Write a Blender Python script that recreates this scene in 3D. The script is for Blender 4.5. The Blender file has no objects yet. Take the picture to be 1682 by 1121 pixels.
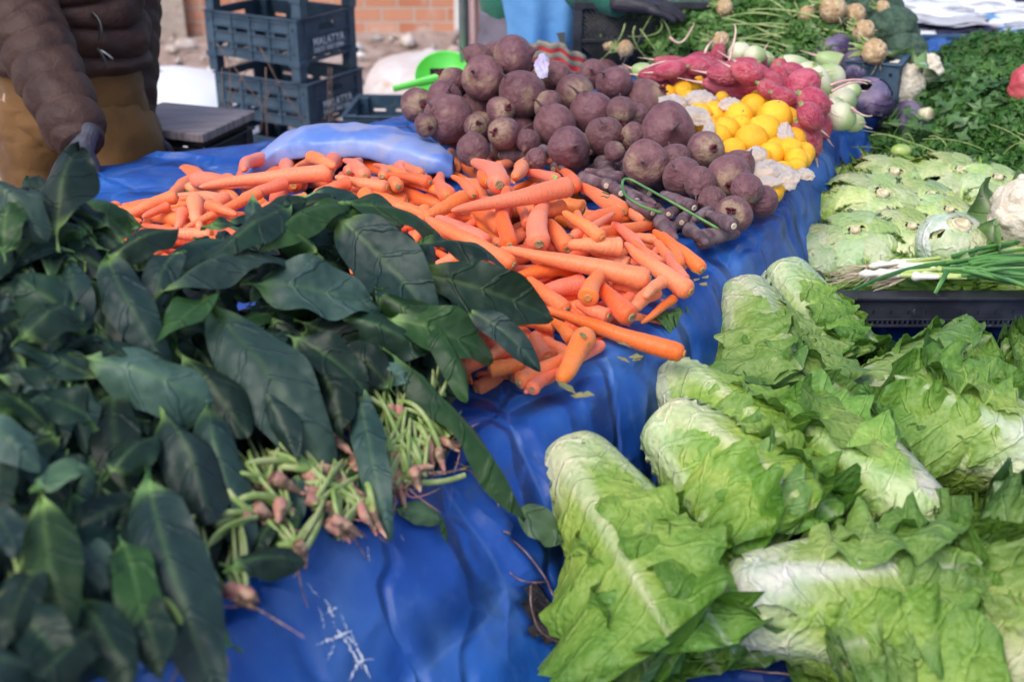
EXPOSURE = 0.76
import bpy, math, random
import numpy as np
from mathutils import Vector, Matrix, Euler
random.seed(7)
RNG = np.random.default_rng(11)
SC = bpy.context.scene
COL = SC.collection
PI = math.pi
FPX = 2000.0
PITCH = math.radians(25)
CAM = np.array([0.0, 0.0, 1.55])
cP, sP = math.cos(PITCH), math.sin(PITCH)

def ray(px, py):
    u = (px-841)/FPX; v = (560.5-py)/FPX
    return np.array([u, cP+v*sP, -sP+v*cP])
def at_z(px, py, z):
    d = ray(px, py); return CAM + d*((z-1.55)/d[2])
def at_t(px, py, t):
    return CAM + ray(px, py)*t
def proj(P):
    P = np.asarray(P, float); R = P-CAM
    t = R[..., 1]*cP - R[..., 2]*sP
    v = (R[..., 1]*sP + R[..., 2]*cP)/t
    return 841+R[..., 0]/t*FPX, 560.5-v*FPX, t
def nrm(v):
    v = np.asarray(v, float); return v/(np.linalg.norm(v)+1e-12)
def ss(a, b, x):
    t = np.clip((np.asarray(x, float)-a)/(b-a), 0, 1); return t*t*(3-2*t)

def fbm(P, freq, seed=0, octs=3, gain=.5):
    P = np.asarray(P, float); r = np.random.default_rng(seed)
    out = 0; amp = 1; tot = 0
    for o in range(octs):
        s = 0
        for k in range(4):
            d = r.normal(size=P.shape[-1]); d /= np.linalg.norm(d)
            e = r.normal(size=P.shape[-1]); e /= np.linalg.norm(e)
            s = s + np.sin((P@d)*freq*6.28 + r.uniform(0, 6.28) + 1.3*np.sin((P@e)*freq*4.1+r.uniform(0, 6.28)))
        out = out + amp*s/4; tot += amp; amp *= gain; freq *= 2.1
    return out/tot

# ---------------------------------------------------------------- meshes
def grid_faces(n, m, wrap=False, off=0):
    i = np.arange(n-1)[:, None]; j = np.arange(m if wrap else m-1)[None, :]
    j2 = (j+1) % m
    a = i*m+j; b = i*m+j2; c = (i+1)*m+j2; d = (i+1)*m+j
    return np.stack([a, b, c, d], -1).reshape(-1, 4)+off

def tag(o, label=None, cat=None, group=None, kind=None):
    if label: o['label'] = label
    if cat: o['category'] = cat
    if group: o['group'] = group
    if kind: o['kind'] = kind
    return o

def empty(name, loc, label=None, cat=None, group=None):
    o = bpy.data.objects.new(name, None); COL.objects.link(o)
    o.location = Vector(np.asarray(loc, float)); o.empty_display_size = .02
    return tag(o, label, cat, group)

def mesh(name, V, F, mat, parent=None, col=None, uv=None, smooth=True, loc=None):
    V = np.asarray(V, float)
    if loc is None: loc = parent_loc(parent) if parent is not None else V.mean(0)
    loc = np.asarray(loc, float)
    me = bpy.data.meshes.new(name)
    F = F.tolist() if isinstance(F, np.ndarray) else F
    me.from_pydata((V-loc).tolist(), [], F)
    me.update()
    if smooth: me.polygons.foreach_set('use_smooth', [True]*len(me.polygons))
    if col is not None:
        ca = me.color_attributes.new('Col', 'FLOAT_COLOR', 'POINT')
        c = np.ones((len(V), 4)); c[:, :3] = np.asarray(col)[:, :3]
        ca.data.foreach_set('color', c.ravel())
    if uv is not None:
        ul = me.uv_layers.new(name='UVMap')
        idx = np.zeros(len(me.loops), dtype=np.int32); me.loops.foreach_get('vertex_index', idx)
        ul.data.foreach_set('uv', np.asarray(uv)[idx].ravel())
    for m in (mat if isinstance(mat, (list, tuple)) else [mat]): me.materials.append(m)
    o = bpy.data.objects.new(name, me); COL.objects.link(o)
    if parent is not None:
        o.parent = parent; o.location = Vector(loc-parent_loc(parent))
    else:
        o.location = Vector(loc)
    return o
def parent_loc(p):
    l = np.zeros(3)
    while p is not None:
        l = l+np.array(p.location); p = p.parent
    return l

class MB:
    def __init__(s): s.V = []; s.F = []
    def add(s, V, F):
        k = len(s.V); s.V += [list(map(float, v)) for v in V]; s.F += [[int(i)+k for i in f] for f in F]
    def box(s, lo, hi, M=None):
        x0, y0, z0 = lo; x1, y1, z1 = hi
        V = [(x0,y0,z0),(x1,y0,z0),(x1,y1,z0),(x0,y1,z0),(x0,y0,z1),(x1,y0,z1),(x1,y1,z1),(x0,y1,z1)]
        if M is not None: V = [M@Vector(v) for v in V]
        s.add(V, [(0,3,2,1),(4,5,6,7),(0,1,5,4),(1,2,6,5),(2,3,7,6),(3,0,4,7)])
    def tube(s, pts, rad, n=8, cap=True):
        pts = np.asarray(pts, float); rad = np.broadcast_to(rad, (len(pts),))
        V, F = tube_np(pts, rad, n)
        s.add(V, F.tolist())
        if cap:
            k = len(s.V)-len(V)
            s.F.append([k+i for i in range(n)][::-1]); s.F.append([k+len(V)-n+i for i in range(n)])
    def build(s, name, mat, parent=None, smooth=False, bevel=0, loc=None):
        o = mesh(name, np.array(s.V), s.F, mat, parent, smooth=smooth, loc=loc)
        if bevel:
            b = o.modifiers.new('bevel', 'BEVEL'); b.width = bevel; b.segments = 2; b.limit_method = 'ANGLE'
        return o

def frames(pts):
    pts = np.asarray(pts, float); T = np.gradient(pts, axis=0)
    T /= (np.linalg.norm(T, axis=1)[:, None]+1e-12)
    ref = np.array([0, 0, 1.]) if abs(T[0][2]) < .9 else np.array([1., 0, 0])
    N = []; n = nrm(ref-T[0]*(ref@T[0]))
    for t in T:
        n = nrm(n-t*(n@t)); N.append(n)
    N = np.array(N); return T, N, np.cross(T, N)
def tube_np(pts, rad, n=10, flat=1.0):
    T, N, B = frames(pts)
    a = np.linspace(0, 2*PI, n, endpoint=False)
    V = pts[:, None, :]+rad[:, None, None]*(np.cos(a)[None, :, None]*N[:, None, :]+flat*np.sin(a)[None, :, None]*B[:, None, :])
    return V.reshape(-1, 3), grid_faces(len(pts), n, True)
def bez(P, n=20):
    P = [np.asarray(p, float) for p in P]; t = np.linspace(0, 1, n)[:, None]
    if len(P) == 2: return P[0]*(1-t)+P[1]*t
    if len(P) == 3: return P[0]*(1-t)**2+2*P[1]*t*(1-t)+P[2]*t*t
    if len(P) == 4: return P[0]*(1-t)**3+3*P[1]*t*(1-t)**2+3*P[2]*t*t*(1-t)+P[3]*t**3
def poly(P, n=30):
    P = np.asarray(P, float); d = np.r_[0, np.cumsum(np.linalg.norm(np.diff(P, axis=0), axis=1))]
    t = np.linspace(0, d[-1], n)
    Q = np.stack([np.interp(t, d, P[:, k]) for k in range(3)], -1)
    for _ in range(3):
        Q[1:-1] = (Q[:-2]+2*Q[1:-1]+Q[2:])/4
    return Q

def copy_tree(o, parent=None, first=True):
    c = o.copy(); COL.objects.link(c)
    if parent is not None: c.parent = parent
    for ch in list(o.children): copy_tree(ch, c, False)
    return c

# ---------------------------------------------------------------- materials
class NT:
    def __init__(s, name):
        s.m = bpy.data.materials.new(name); s.m.use_nodes = True
        s.t = s.m.node_tree; s.n = s.t.nodes; s.n.clear()
        s.out = s.n.new('ShaderNodeOutputMaterial')
    def new(s, ty, **kw):
        x = s.n.new(ty)
        for k, v in kw.items():
            if k.startswith('_'): setattr(x, k[1:], v)
            else: x.inputs[k.replace('__', ' ')].default_value = v
        return x
    def link(s, a, b): s.t.links.new(a, b)

def mixc(nt, fac, a, b, mode='MIX'):
    x = nt.n.new('ShaderNodeMix'); x.data_type = 'RGBA'; x.blend_type = mode
    for sock, val in ((x.inputs[0], fac), (x.inputs[6], a), (x.inputs[7], b)):
        if isinstance(val, (int, float)): sock.default_value = val
        elif isinstance(val, (tuple, list)): sock.default_value = (*val[:3], 1)
        else: nt.link(val, sock)
    return x.outputs[2]
def noise(nt, vec, scale, detail=4, rough=.55, dist=0):
    x = nt.new('ShaderNodeTexNoise'); x.inputs['Scale'].default_value = scale; x.inputs['Detail'].default_value = detail
    x.inputs['Roughness'].default_value = rough; x.inputs['Distortion'].default_value = dist
    nt.link(vec, x.inputs['Vector']); return x.outputs['Fac']
def ramp(nt, fac, lo, hi):
    x = nt.new('ShaderNodeMapRange'); x.interpolation_type = 'SMOOTHSTEP'
    x.inputs['From Min'].default_value = lo; x.inputs['From Max'].default_value = hi
    nt.link(fac, x.inputs['Value']); return x.outputs['Result']

def M(name, c1, c2=None, scale=10, lo=.4, hi=.6, c3=None, scale3=30, lo3=.55, hi3=.7, rough=.6, rough2=None,
      bump=0, bscale=80, bdist=.002, spec=.5, attr=False, transl=0, sheen=0, coat=0, rand=0, stretch=None, vein=0, crinkle=0, cscale=120, metal=0, detail=4, sss=0, dist=0, crease=0):
    nt = NT(name)
    tc = nt.new('ShaderNodeTexCoord'); vec = tc.outputs['Object']
    if rand:
        oi = nt.new('ShaderNodeObjectInfo')
        va = nt.new('ShaderNodeVectorMath', _operation='SCALE'); va.inputs[0].default_value = (7, 3, 5); nt.link(oi.outputs['Random'], va.inputs['Scale'])
        vb = nt.new('ShaderNodeVectorMath', _operation='ADD'); nt.link(vec, vb.inputs[0]); nt.link(va.outputs[0], vb.inputs[1]); vec = vb.outputs[0]
    if stretch:
        mp = nt.new('ShaderNodeMapping'); mp.inputs['Scale'].default_value = stretch; nt.link(vec, mp.inputs['Vector']); vec2 = mp.outputs[0]
    else: vec2 = vec
    n1 = noise(nt, vec2, scale, detail, dist=dist)
    if attr:
        at = nt.new('ShaderNodeAttribute', _attribute_name='Col'); base = at.outputs['Color']
        if c2: base = mixc(nt, ramp(nt, n1, lo, hi), base, mixc(nt, 1.0, base, c2, 'MULTIPLY'))
    else:
        base = mixc(nt, ramp(nt, n1, lo, hi), c1, c2) if c2 else None
    if c3:
        n3 = noise(nt, vec, scale3, 3)
        base = mixc(nt, ramp(nt, n3, lo3, hi3), base if base is not None else c1, c3)
    if base is None:
        rg = nt.new('ShaderNodeRGB'); rg.outputs[0].default_value = (*c1, 1); base = rg.outputs[0]
    if rand:
        hs = nt.new('ShaderNodeHueSaturation'); nt.link(base, hs.inputs['Color'])
        mr = nt.new('ShaderNodeMapRange'); mr.inputs['To Min'].default_value = 1-rand; mr.inputs['To Max'].default_value = 1+rand
        nt.link(oi.outputs['Random'], mr.inputs['Value']); nt.link(mr.outputs[0], hs.inputs['Value'])
        mu = nt.new('ShaderNodeMath', _operation='MULTIPLY_ADD'); nt.link(oi.outputs['Random'], mu.inputs[0]); mu.inputs[1].default_value = 37.7; mu.inputs[2].default_value = 0
        fr = nt.new('ShaderNodeMath', _operation='FRACT'); nt.link(mu.outputs[0], fr.inputs[0])
        m2 = nt.new('ShaderNodeMapRange'); m2.inputs['To Min'].default_value = .5-rand*.035; m2.inputs['To Max'].default_value = .5+rand*.035
        nt.link(fr.outputs[0], m2.inputs['Value']); nt.link(m2.outputs[0], hs.inputs['Hue'])
        base = hs.outputs[0]
    bs = nt.new('ShaderNodeBsdfPrincipled')
    height = None
    def addh(h, k):
        nonlocal height
        mm = nt.new('ShaderNodeMath', _operation='MULTIPLY'); nt.link(h, mm.inputs[0]); mm.inputs[1].default_value = k
        if height is None: height = mm.outputs[0]
        else:
            ad = nt.new('ShaderNodeMath', _operation='ADD'); nt.link(height, ad.inputs[0]); nt.link(mm.outputs[0], ad.inputs[1]); height = ad.outputs[0]
    if bump: addh(noise(nt, vec2, bscale, 5), bump)
    if crease:
        for sc_, k_, st_ in ((3.2, 5.0, (1, 1, .35)), (9, 1.6, (1, .6, .5))):
            mp2 = nt.new('ShaderNodeMapping'); mp2.inputs['Scale'].default_value = st_; mp2.inputs['Rotation'].default_value = (0, 0, .5*sc_)
            dn = nt.new('ShaderNodeTexNoise'); dn.inputs['Scale'].default_value = sc_*.8; nt.link(vec, dn.inputs['Vector'])
            ad = nt.new('ShaderNodeVectorMath', _operation='MULTIPLY_ADD'); nt.link(dn.outputs['Color'], ad.inputs[0]); ad.inputs[1].default_value = (.35/sc_*3,)*3; nt.link(vec, ad.inputs[2])
            nt.link(ad.outputs[0], mp2.inputs['Vector'])
            vo = nt.new('ShaderNodeTexVoronoi', _feature='DISTANCE_TO_EDGE'); vo.inputs['Scale'].default_value = sc_; nt.link(mp2.outputs[0], vo.inputs['Vector'])
            addh(ramp(nt, vo.outputs['Distance'], 0, .12), k_)
            if sc_ < 5:
                ln = ramp(nt, vo.outputs['Distance'], .012, 0); sc = nt.new('ShaderNodeMath', _operation='MULTIPLY'); nt.link(ln, sc.inputs[0]); sc.inputs[1].default_value = .14
                base = mixc(nt, sc.outputs[0], base, (.18, .30, .5))
        fine = nt.new('ShaderNodeMapping'); fine.inputs['Scale'].default_value = (3, 3, .5); nt.link(vec, fine.inputs['Vector'])
        st2 = noise(nt, fine.outputs[0], 22, 8, .65); sc = nt.new('ShaderNodeMath', _operation='MULTIPLY'); nt.link(ramp(nt, st2, .54, .75), sc.inputs[0]); sc.inputs[1].default_value = .28
        base = mixc(nt, sc.outputs[0], base, (.11, .20, .40))
    if crinkle:
        vo = nt.new('ShaderNodeTexVoronoi', _feature='SMOOTH_F1'); vo.inputs['Scale'].default_value = cscale; vo.inputs['Smoothness'].default_value = .7
        dn = nt.new('ShaderNodeTexNoise'); dn.inputs['Scale'].default_value = cscale*.6
        nt.link(vec, dn.inputs['Vector']); mxv = nt.new('ShaderNodeVectorMath', _operation='MULTIPLY_ADD'); nt.link(dn.outputs['Color'], mxv.inputs[0]); mxv.inputs[1].default_value = (.012,)*3; nt.link(vec, mxv.inputs[2])
        nt.link(mxv.outputs[0], vo.inputs['Vector']); addh(vo.outputs['Distance'], -crinkle)
    if vein:
        uvn = nt.new('ShaderNodeUVMap', _uv_map='UVMap')
        dn = nt.new('ShaderNodeTexNoise'); dn.inputs['Scale'].default_value = 2.5; nt.link(uvn.outputs[0], dn.inputs['Vector'])
        ad = nt.new('ShaderNodeVectorMath', _operation='MULTIPLY_ADD'); nt.link(dn.outputs['Color'], ad.inputs[0]); ad.inputs[1].default_value = (.5, .3, 0); nt.link(uvn.outputs[0], ad.inputs[2])
        wv = nt.new('ShaderNodeTexWave', _wave_type='BANDS', _bands_direction='X', _wave_profile='SIN'); wv.inputs['Scale'].default_value = .32
        wv.inputs['Distortion'].default_value = 1.2; wv.inputs['Detail Scale'].default_value = 1.5
        nt.link(ad.outputs[0], wv.inputs['Vector'])
        vf = ramp(nt, wv.outputs['Fac'], .9, 1.0)
        sc = nt.new('ShaderNodeMath', _operation='MULTIPLY'); nt.link(vf, sc.inputs[0]); sc.inputs[1].default_value = .30*min(vein, 1)
        base = mixc(nt, sc.outputs[0], base, mixc(nt, 1.0, base, (1.7, 1.5, 1.9), 'MULTIPLY'))
        addh(vf, .5*vein)
    if height is not None:
        bn = nt.new('ShaderNodeBump'); bn.inputs['Strength'].default_value = 1; bn.inputs['Distance'].default_value = bdist
        nt.link(height, bn.inputs['Height']); nt.link(bn.outputs[0], bs.inputs['Normal'])
    nt.link(base, bs.inputs['Base Color'])
    bs.inputs['Roughness'].default_value = rough
    if rough2 is not None:
        mr = nt.new('ShaderNodeMapRange'); mr.inputs['To Min'].default_value = rough; mr.inputs['To Max'].default_value = rough2
        nt.link(noise(nt, vec, scale*1.7, 5), mr.inputs['Value']); nt.link(mr.outputs[0], bs.inputs['Roughness'])
    bs.inputs['Specular IOR Level'].default_value = spec; bs.inputs['Metallic'].default_value = metal
    bs.inputs['Sheen Weight'].default_value = sheen; bs.inputs['Coat Weight'].default_value = coat
    bs.inputs['Sheen Roughness'].default_value = .4
    if sss:
        bs.inputs['Subsurface Weight'].default_value = sss; bs.inputs['Subsurface Radius'].default_value = (.01, .005, .002); bs.inputs['Subsurface Scale'].default_value = .6
    if transl:
        tr = nt.new('ShaderNodeBsdfTranslucent'); nt.link(base, tr.inputs['Color'])
        mx = nt.new('ShaderNodeMixShader'); mx.inputs[0].default_value = transl
        nt.link(bs.outputs[0], mx.inputs[1]); nt.link(tr.outputs[0], mx.inputs[2]); nt.link(mx.outputs[0], nt.out.inputs[0])
    else: nt.link(bs.outputs[0], nt.out.inputs[0])
    nt.m['x'] = 1
    return nt.m

MT = dict(
 tarp=M('blue_tarp', (.005,.055,.29), (.013,.105,.40), 5, .35, .7, c3=(.08,.18,.42), scale3=6, lo3=.45, hi3=.8, rough=.36, rough2=.62, bump=.35, bscale=45, bdist=.004, spec=.5, detail=8, crease=1),  # pale third colour: faded wear, also sky reflection painted into the blue
 tarp_dark=M('dark_blue_tarp', (.006,.030,.20), (.012,.055,.28), 6, rough=.32, rough2=.55, bump=.4, bscale=30, bdist=.003, crease=1),
 tarp_pale=M('faded_blue_tarp', (.13,.25,.66), (.28,.38,.72), 8, c3=(.36,.4,.62), scale3=14, rough=.4, bump=.3, bscale=40, bdist=.004, transl=.15),
 seam=M('worn_seam', (.16,.08,.08), (.34,.22,.20), 60, rough=.8, bump=.4, bscale=200),
 scuff=M('white_scuff', (.55,.57,.66), (.75,.76,.8), 60, rough=.7),
 board=M('brown_board', (.045,.028,.02), (.08,.05,.035), 8, rough=.8, stretch=(1,12,1), bump=.3),
 carrot=M('carrot_skin', (.90,.19,.050), (.88,.26,.12), 14, .35,.7, c3=(.92,.34,.20), scale3=55, lo3=.6, hi3=.82, rough=.45, rough2=.65, bump=.35, bscale=70, bdist=.0015, rand=.10, sheen=.2),
 carrot_top=M('carrot_crown', (.75,.25,.06), (.42,.24,.09), 120, rough=.7, bump=.4, bscale=200),
 carrot_cut=M('carrot_crown_dry', (.20,.15,.07), (.42,.33,.17), 150, rough=.85, bump=.5, bscale=200),
 purple=M('purple_carrot_skin', (.085,.045,.055), (.20,.14,.15), 45, .35,.65, c3=(.17,.05,.065), scale3=25, rough=.75, bump=.8, bscale=120, bdist=.002, rand=.12, detail=6),
 beet=M('beet_skin', (1,1,1), (.72,.66,.68), 3, .35,.7, attr=True, rough=.62, bump=.28, bscale=3.5, bdist=.02, rand=.12, detail=7, sheen=.1),
 beet2=M('beet_skin_purple', (1,1,1), (.7,.6,.64), 4, .35,.7, attr=True, rough=.58, bump=.22, bscale=4, bdist=.02, rand=.12, detail=7, sheen=.1),
 beet_cut=M('beet_cut_stalks', (.10,.006,.012), (.24,.02,.035), 5, rough=.55, bump=.6, bscale=8, bdist=.02),
 citrus=M('citrus_peel', (.98,.45,.010), (.98,.53,.018), 1, rough=.38, bump=.4, bscale=26, bdist=.004, rand=.08),
 scar=M('stem_scar', (.25,.28,.06), (.35,.3,.12), 90, rough=.8),
 radish=M('pink_radish_skin', (.46,.045,.09), (.56,.12,.16), 1.5, c3=(.40,.19,.18), scale3=3.5, lo3=.58,hi3=.72, rough=.42, bump=.4, bscale=5, bdist=.02, rand=.12, sss=.05),
 tail=M('pale_root_tail', (.62,.35,.33), (.72,.55,.42), 40, rough=.6),
 celeriac=M('celeriac_skin', (.42,.27,.14), (.62,.46,.28), 40, c3=(.20,.12,.06), scale3=60, rough=.85, bump=1, bscale=90, bdist=.006, detail=8),
 paper=M('white_wrap', (.74,.69,.67), (.84,.73,.62), 25, rough=.45, bump=.5, bscale=50, bdist=.003, transl=.55),
 spinach=M('spinach_leaf', (1,1,1), (.5,.6,.65), 9, attr=True, rough=.42, rough2=.65, crinkle=.7, cscale=60, bdist=.004, vein=1.0, spec=.36, transl=.04, rand=.25),
 lettuce=M('lettuce_leaf', (1,1,1), (.72,.84,.7), 24, attr=True, rough=.42, rough2=.6, crinkle=.9, cscale=110, bdist=.0035, vein=1.0, spec=.45, transl=.22, bump=.5, bscale=60, c3=None),
 cabbage=M('cabbage_leaf', (1,1,1), (.75,.8,.8), 20, attr=True, rough=.5, vein=1.3, bdist=.003, crinkle=.4, cscale=60, spec=.4),
 herb=M('herb_leaf', (1,1,1), (.55,.7,.5), 12, attr=True, rough=.45, transl=.2, spec=.4),
 stem=M('pale_green_stem', (.22,.33,.08), (.38,.43,.18), 40, rough=.5, transl=.1),
 rootpink=M('pink_root_crown', (.42,.18,.14), (.50,.32,.20), 60, c3=(.12,.07,.045), scale3=45, lo3=.48, hi3=.62, rough=.7, bump=.8, bscale=90, bdist=.003),
 cutbase=M('cut_lettuce_base', (.62,.58,.38), (.48,.38,.22), 60, rough=.6, bump=.4, bscale=120),
 navycrate=M('navy_crate_plastic', (.028,.062,.105), (.05,.09,.135), 12, c3=(.11,.11,.10), scale3=35, lo3=.64,hi3=.75, rough=.45, bump=.2, bscale=40),
 blackcrate=M('black_crate_plastic', (.014,.015,.02), (.03,.032,.04), 15, c3=(.10,.10,.10), scale3=50, lo3=.66,hi3=.76, rough=.45, bump=.2, bscale=60),
 greycrate=M('grey_crate_plastic', (.14,.14,.17), (.2,.2,.22), 15, rough=.5),
 bluecrate=M('blue_crate_plastic', (.035,.085,.17), (.05,.12,.22), 15, rough=.4),
 redcrate=M('red_crate_plastic', (.42,.035,.04), (.5,.07,.06), 15, rough=.4),
 letter=M('white_lettering', (.62,.66,.72), (.4,.45,.52), 60, rough=.6),
 pole=M('grey_pole', (.20,.235,.25), (.26,.29,.30), 10, rough=.35, metal=.3),
 pinksheet=M('pale_pink_sheet', (.62,.42,.42), (.68,.50,.50), 4, rough=.55, transl=.2),
 sack=M('cream_sack', (.58,.50,.47), (.68,.62,.60), 5, c3=(.50,.36,.28), scale3=6, rough=.8, bump=.5, bscale=20, bdist=.01),
 whitesheet=M('white_sheet', (.74,.76,.82), (.80,.81,.84), 4, rough=.5, bump=.3, bscale=6, bdist=.01),
 greenplastic=M('green_plastic', (.10,.60,.06), (.12,.66,.09), 5, rough=.3, sss=.1),
 wood=M('grey_board', (.20,.16,.17), (.30,.26,.27), 8, rough=.6, stretch=(1,14,1), bump=.3),
 jacket=M('brown_nylon', (.038,.017,.013), (.056,.028,.021), 9, rough=.55, rough2=.7, bump=1.0, bscale=16, bdist=.012, spec=.3),
 mustard=M('mustard_cotton', (.115,.052,.013), (.155,.073,.019), 7, rough=.85, bump=.6, bscale=18, bdist=.01, sheen=.15),
 glove=M('grey_glove', (.035,.036,.052), (.055,.056,.078), 30, rough=.75, bump=.5, bscale=120),
 blackglove=M('black_glove', (.018,.016,.022), (.03,.025,.035), 30, rough=.6, bump=.5, bscale=120),
 trim=M('dark_zip', (.01,.011,.014), None, rough=.4),
 skin=M('skin', (.55,.33,.24), (.6,.38,.28), 20, rough=.5, sss=.1),
 hair=M('dark_hair', (.02,.015,.012), (.04,.03,.02), 30, rough=.6),
 greensweater=M('green_knit', (.012,.115,.075), (.02,.15,.095), 12, rough=.85, bump=.7, bscale=90, bdist=.004, sheen=.2),
 apron=M('blue_apron', (.10,.30,.62), (.14,.36,.68), 5, rough=.6, bump=.5, bscale=15, bdist=.01),
 greytrouser=M('grey_trousers', (.13,.115,.15), (.17,.15,.19), 8, rough=.85, bump=.5, bscale=20, bdist=.008),
 redcloth=M('red_woven', (.55,.03,.035), (.45,.02,.03), 40, rough=.85),
 oliveband=M('olive_band', (.22,.20,.14), (.28,.25,.18), 40, rough=.85),
 blackcloth=M('black_woven', (.02,.018,.022), (.04,.035,.04), 60, rough=.85),
 gold=M('ochre_thread', (.45,.33,.12), None, rough=.8),
 lilac=M('lilac_paper', (.55,.48,.68), (.65,.6,.75), 20, rough=.5, transl=.3),
 whitecloth=M('white_cotton', (.66,.67,.73), (.76,.77,.82), 8, c3=(.5,.5,.56), scale3=12, rough=.85, bump=.6, bscale=18, bdist=.008),
 greycloth=M('grey_cotton', (.42,.42,.45), (.5,.5,.53), 8, rough=.85, bump=.6, bscale=18, bdist=.008),
 navycloth=M('navy_cotton', (.018,.018,.05), (.03,.03,.075), 8, rough=.85, bump=.6, bscale=18, bdist=.008),
 bluecloth=M('light_blue_cotton', (.12,.32,.62), (.2,.42,.7), 8, rough=.85),
 redbag=M('red_plastic', (.50,.06,.08), (.58,.12,.13), 12, rough=.3, bump=.6, bscale=20, bdist=.01, transl=.1),
 dirt=M('ground_dirt', (.30,.22,.185), (.42,.34,.305), 1.2, .3,.7, c3=(.21,.14,.11), scale3=6, lo3=.5, hi3=.7, rough=.95, bump=1, bscale=12, bdist=.05, detail=10),
 plaster=M('grey_plaster', (.40,.33,.28), (.52,.43,.37), 3, c3=(.28,.2,.15), scale3=8, rough=.95, bump=.8, bscale=25, bdist=.02),
 whiteplaster=M('white_plaster', (.62,.6,.58), (.7,.68,.66), 3, rough=.9, bump=.4, bscale=30, bdist=.01),
 rubble=M('rubble_stone', (.50,.44,.40), (.36,.28,.24), 8, rough=.95, bump=.8, bscale=30, bdist=.01, rand=.25),
 wire=M('rusty_wire', (.12,.07,.05), (.2,.12,.09), 50, rough=.8),
 curd=M('cauliflower_curd', (.66,.56,.42), (.76,.68,.54), 60, rough=.8, bump=1, bscale=160, bdist=.004),
 broccoli=M('broccoli_head', (.035,.075,.048), (.07,.12,.075), 60, c3=(.02,.045,.03), scale3=110, rough=.85, bump=1, bscale=260, bdist=.004, detail=6),
 onionwhite=M('onion_bulb', (.70,.66,.50), (.78,.76,.66), 40, rough=.4, sss=.1),
 oniongreen=M('onion_leaf', (.05,.16,.05), (.10,.26,.06), 14, rough=.35),
 onionpale=M('onion_stalk', (.30,.45,.10), (.42,.52,.16), 14, rough=.4),
 dryroot=M('dry_roots', (.52,.40,.27), (.62,.52,.4), 60, rough=.9),
 litter=M('dry_leaf_scrap', (.16,.17,.07), (.26,.22,.10), 40, rough=.85),
)
def brick_mat():
    nt = NT('red_brick')
    tc = nt.new('ShaderNodeTexCoord'); mp = nt.new('ShaderNodeMapping'); nt.link(tc.outputs['Object'], mp.inputs[0])
    mp.inputs['Rotation'].default_value = (PI/2, 0, 0)
    br = nt.new('ShaderNodeTexBrick'); br.inputs['Scale'].default_value = 1; br.inputs['Brick Width'].default_value = .20; br.inputs['Row Height'].default_value = .085
    br.inputs['Mortar Size'].default_value = .007; br.inputs['Color1'].default_value = (.46,.17,.09,1); br.inputs['Color2'].default_value = (.56,.27,.17,1); br.inputs['Mortar'].default_value = (.50,.40,.34,1)
    br.inputs['Mortar Smooth'].default_value = .3
    nt.link(mp.outputs[0], br.inputs['Vector'])
    n = noise(nt, tc.outputs['Object'], 5, 6)
    c = mixc(nt, ramp(nt, n, .5, .75), br.outputs['Color'], (.55,.42,.35))
    bs = nt.new('ShaderNodeBsdfPrincipled'); nt.link(c, bs.inputs['Base Color']); bs.inputs['Roughness'].default_value = .9
    bn = nt.new('ShaderNodeBump'); bn.inputs['Distance'].default_value = .01; nt.link(br.outputs['Fac'], bn.inputs['Height']); bn.invert = True; nt.link(bn.outputs[0], bs.inputs['Normal'])
    nt.link(bs.outputs[0], nt.out.inputs[0]); return nt.m
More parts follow.
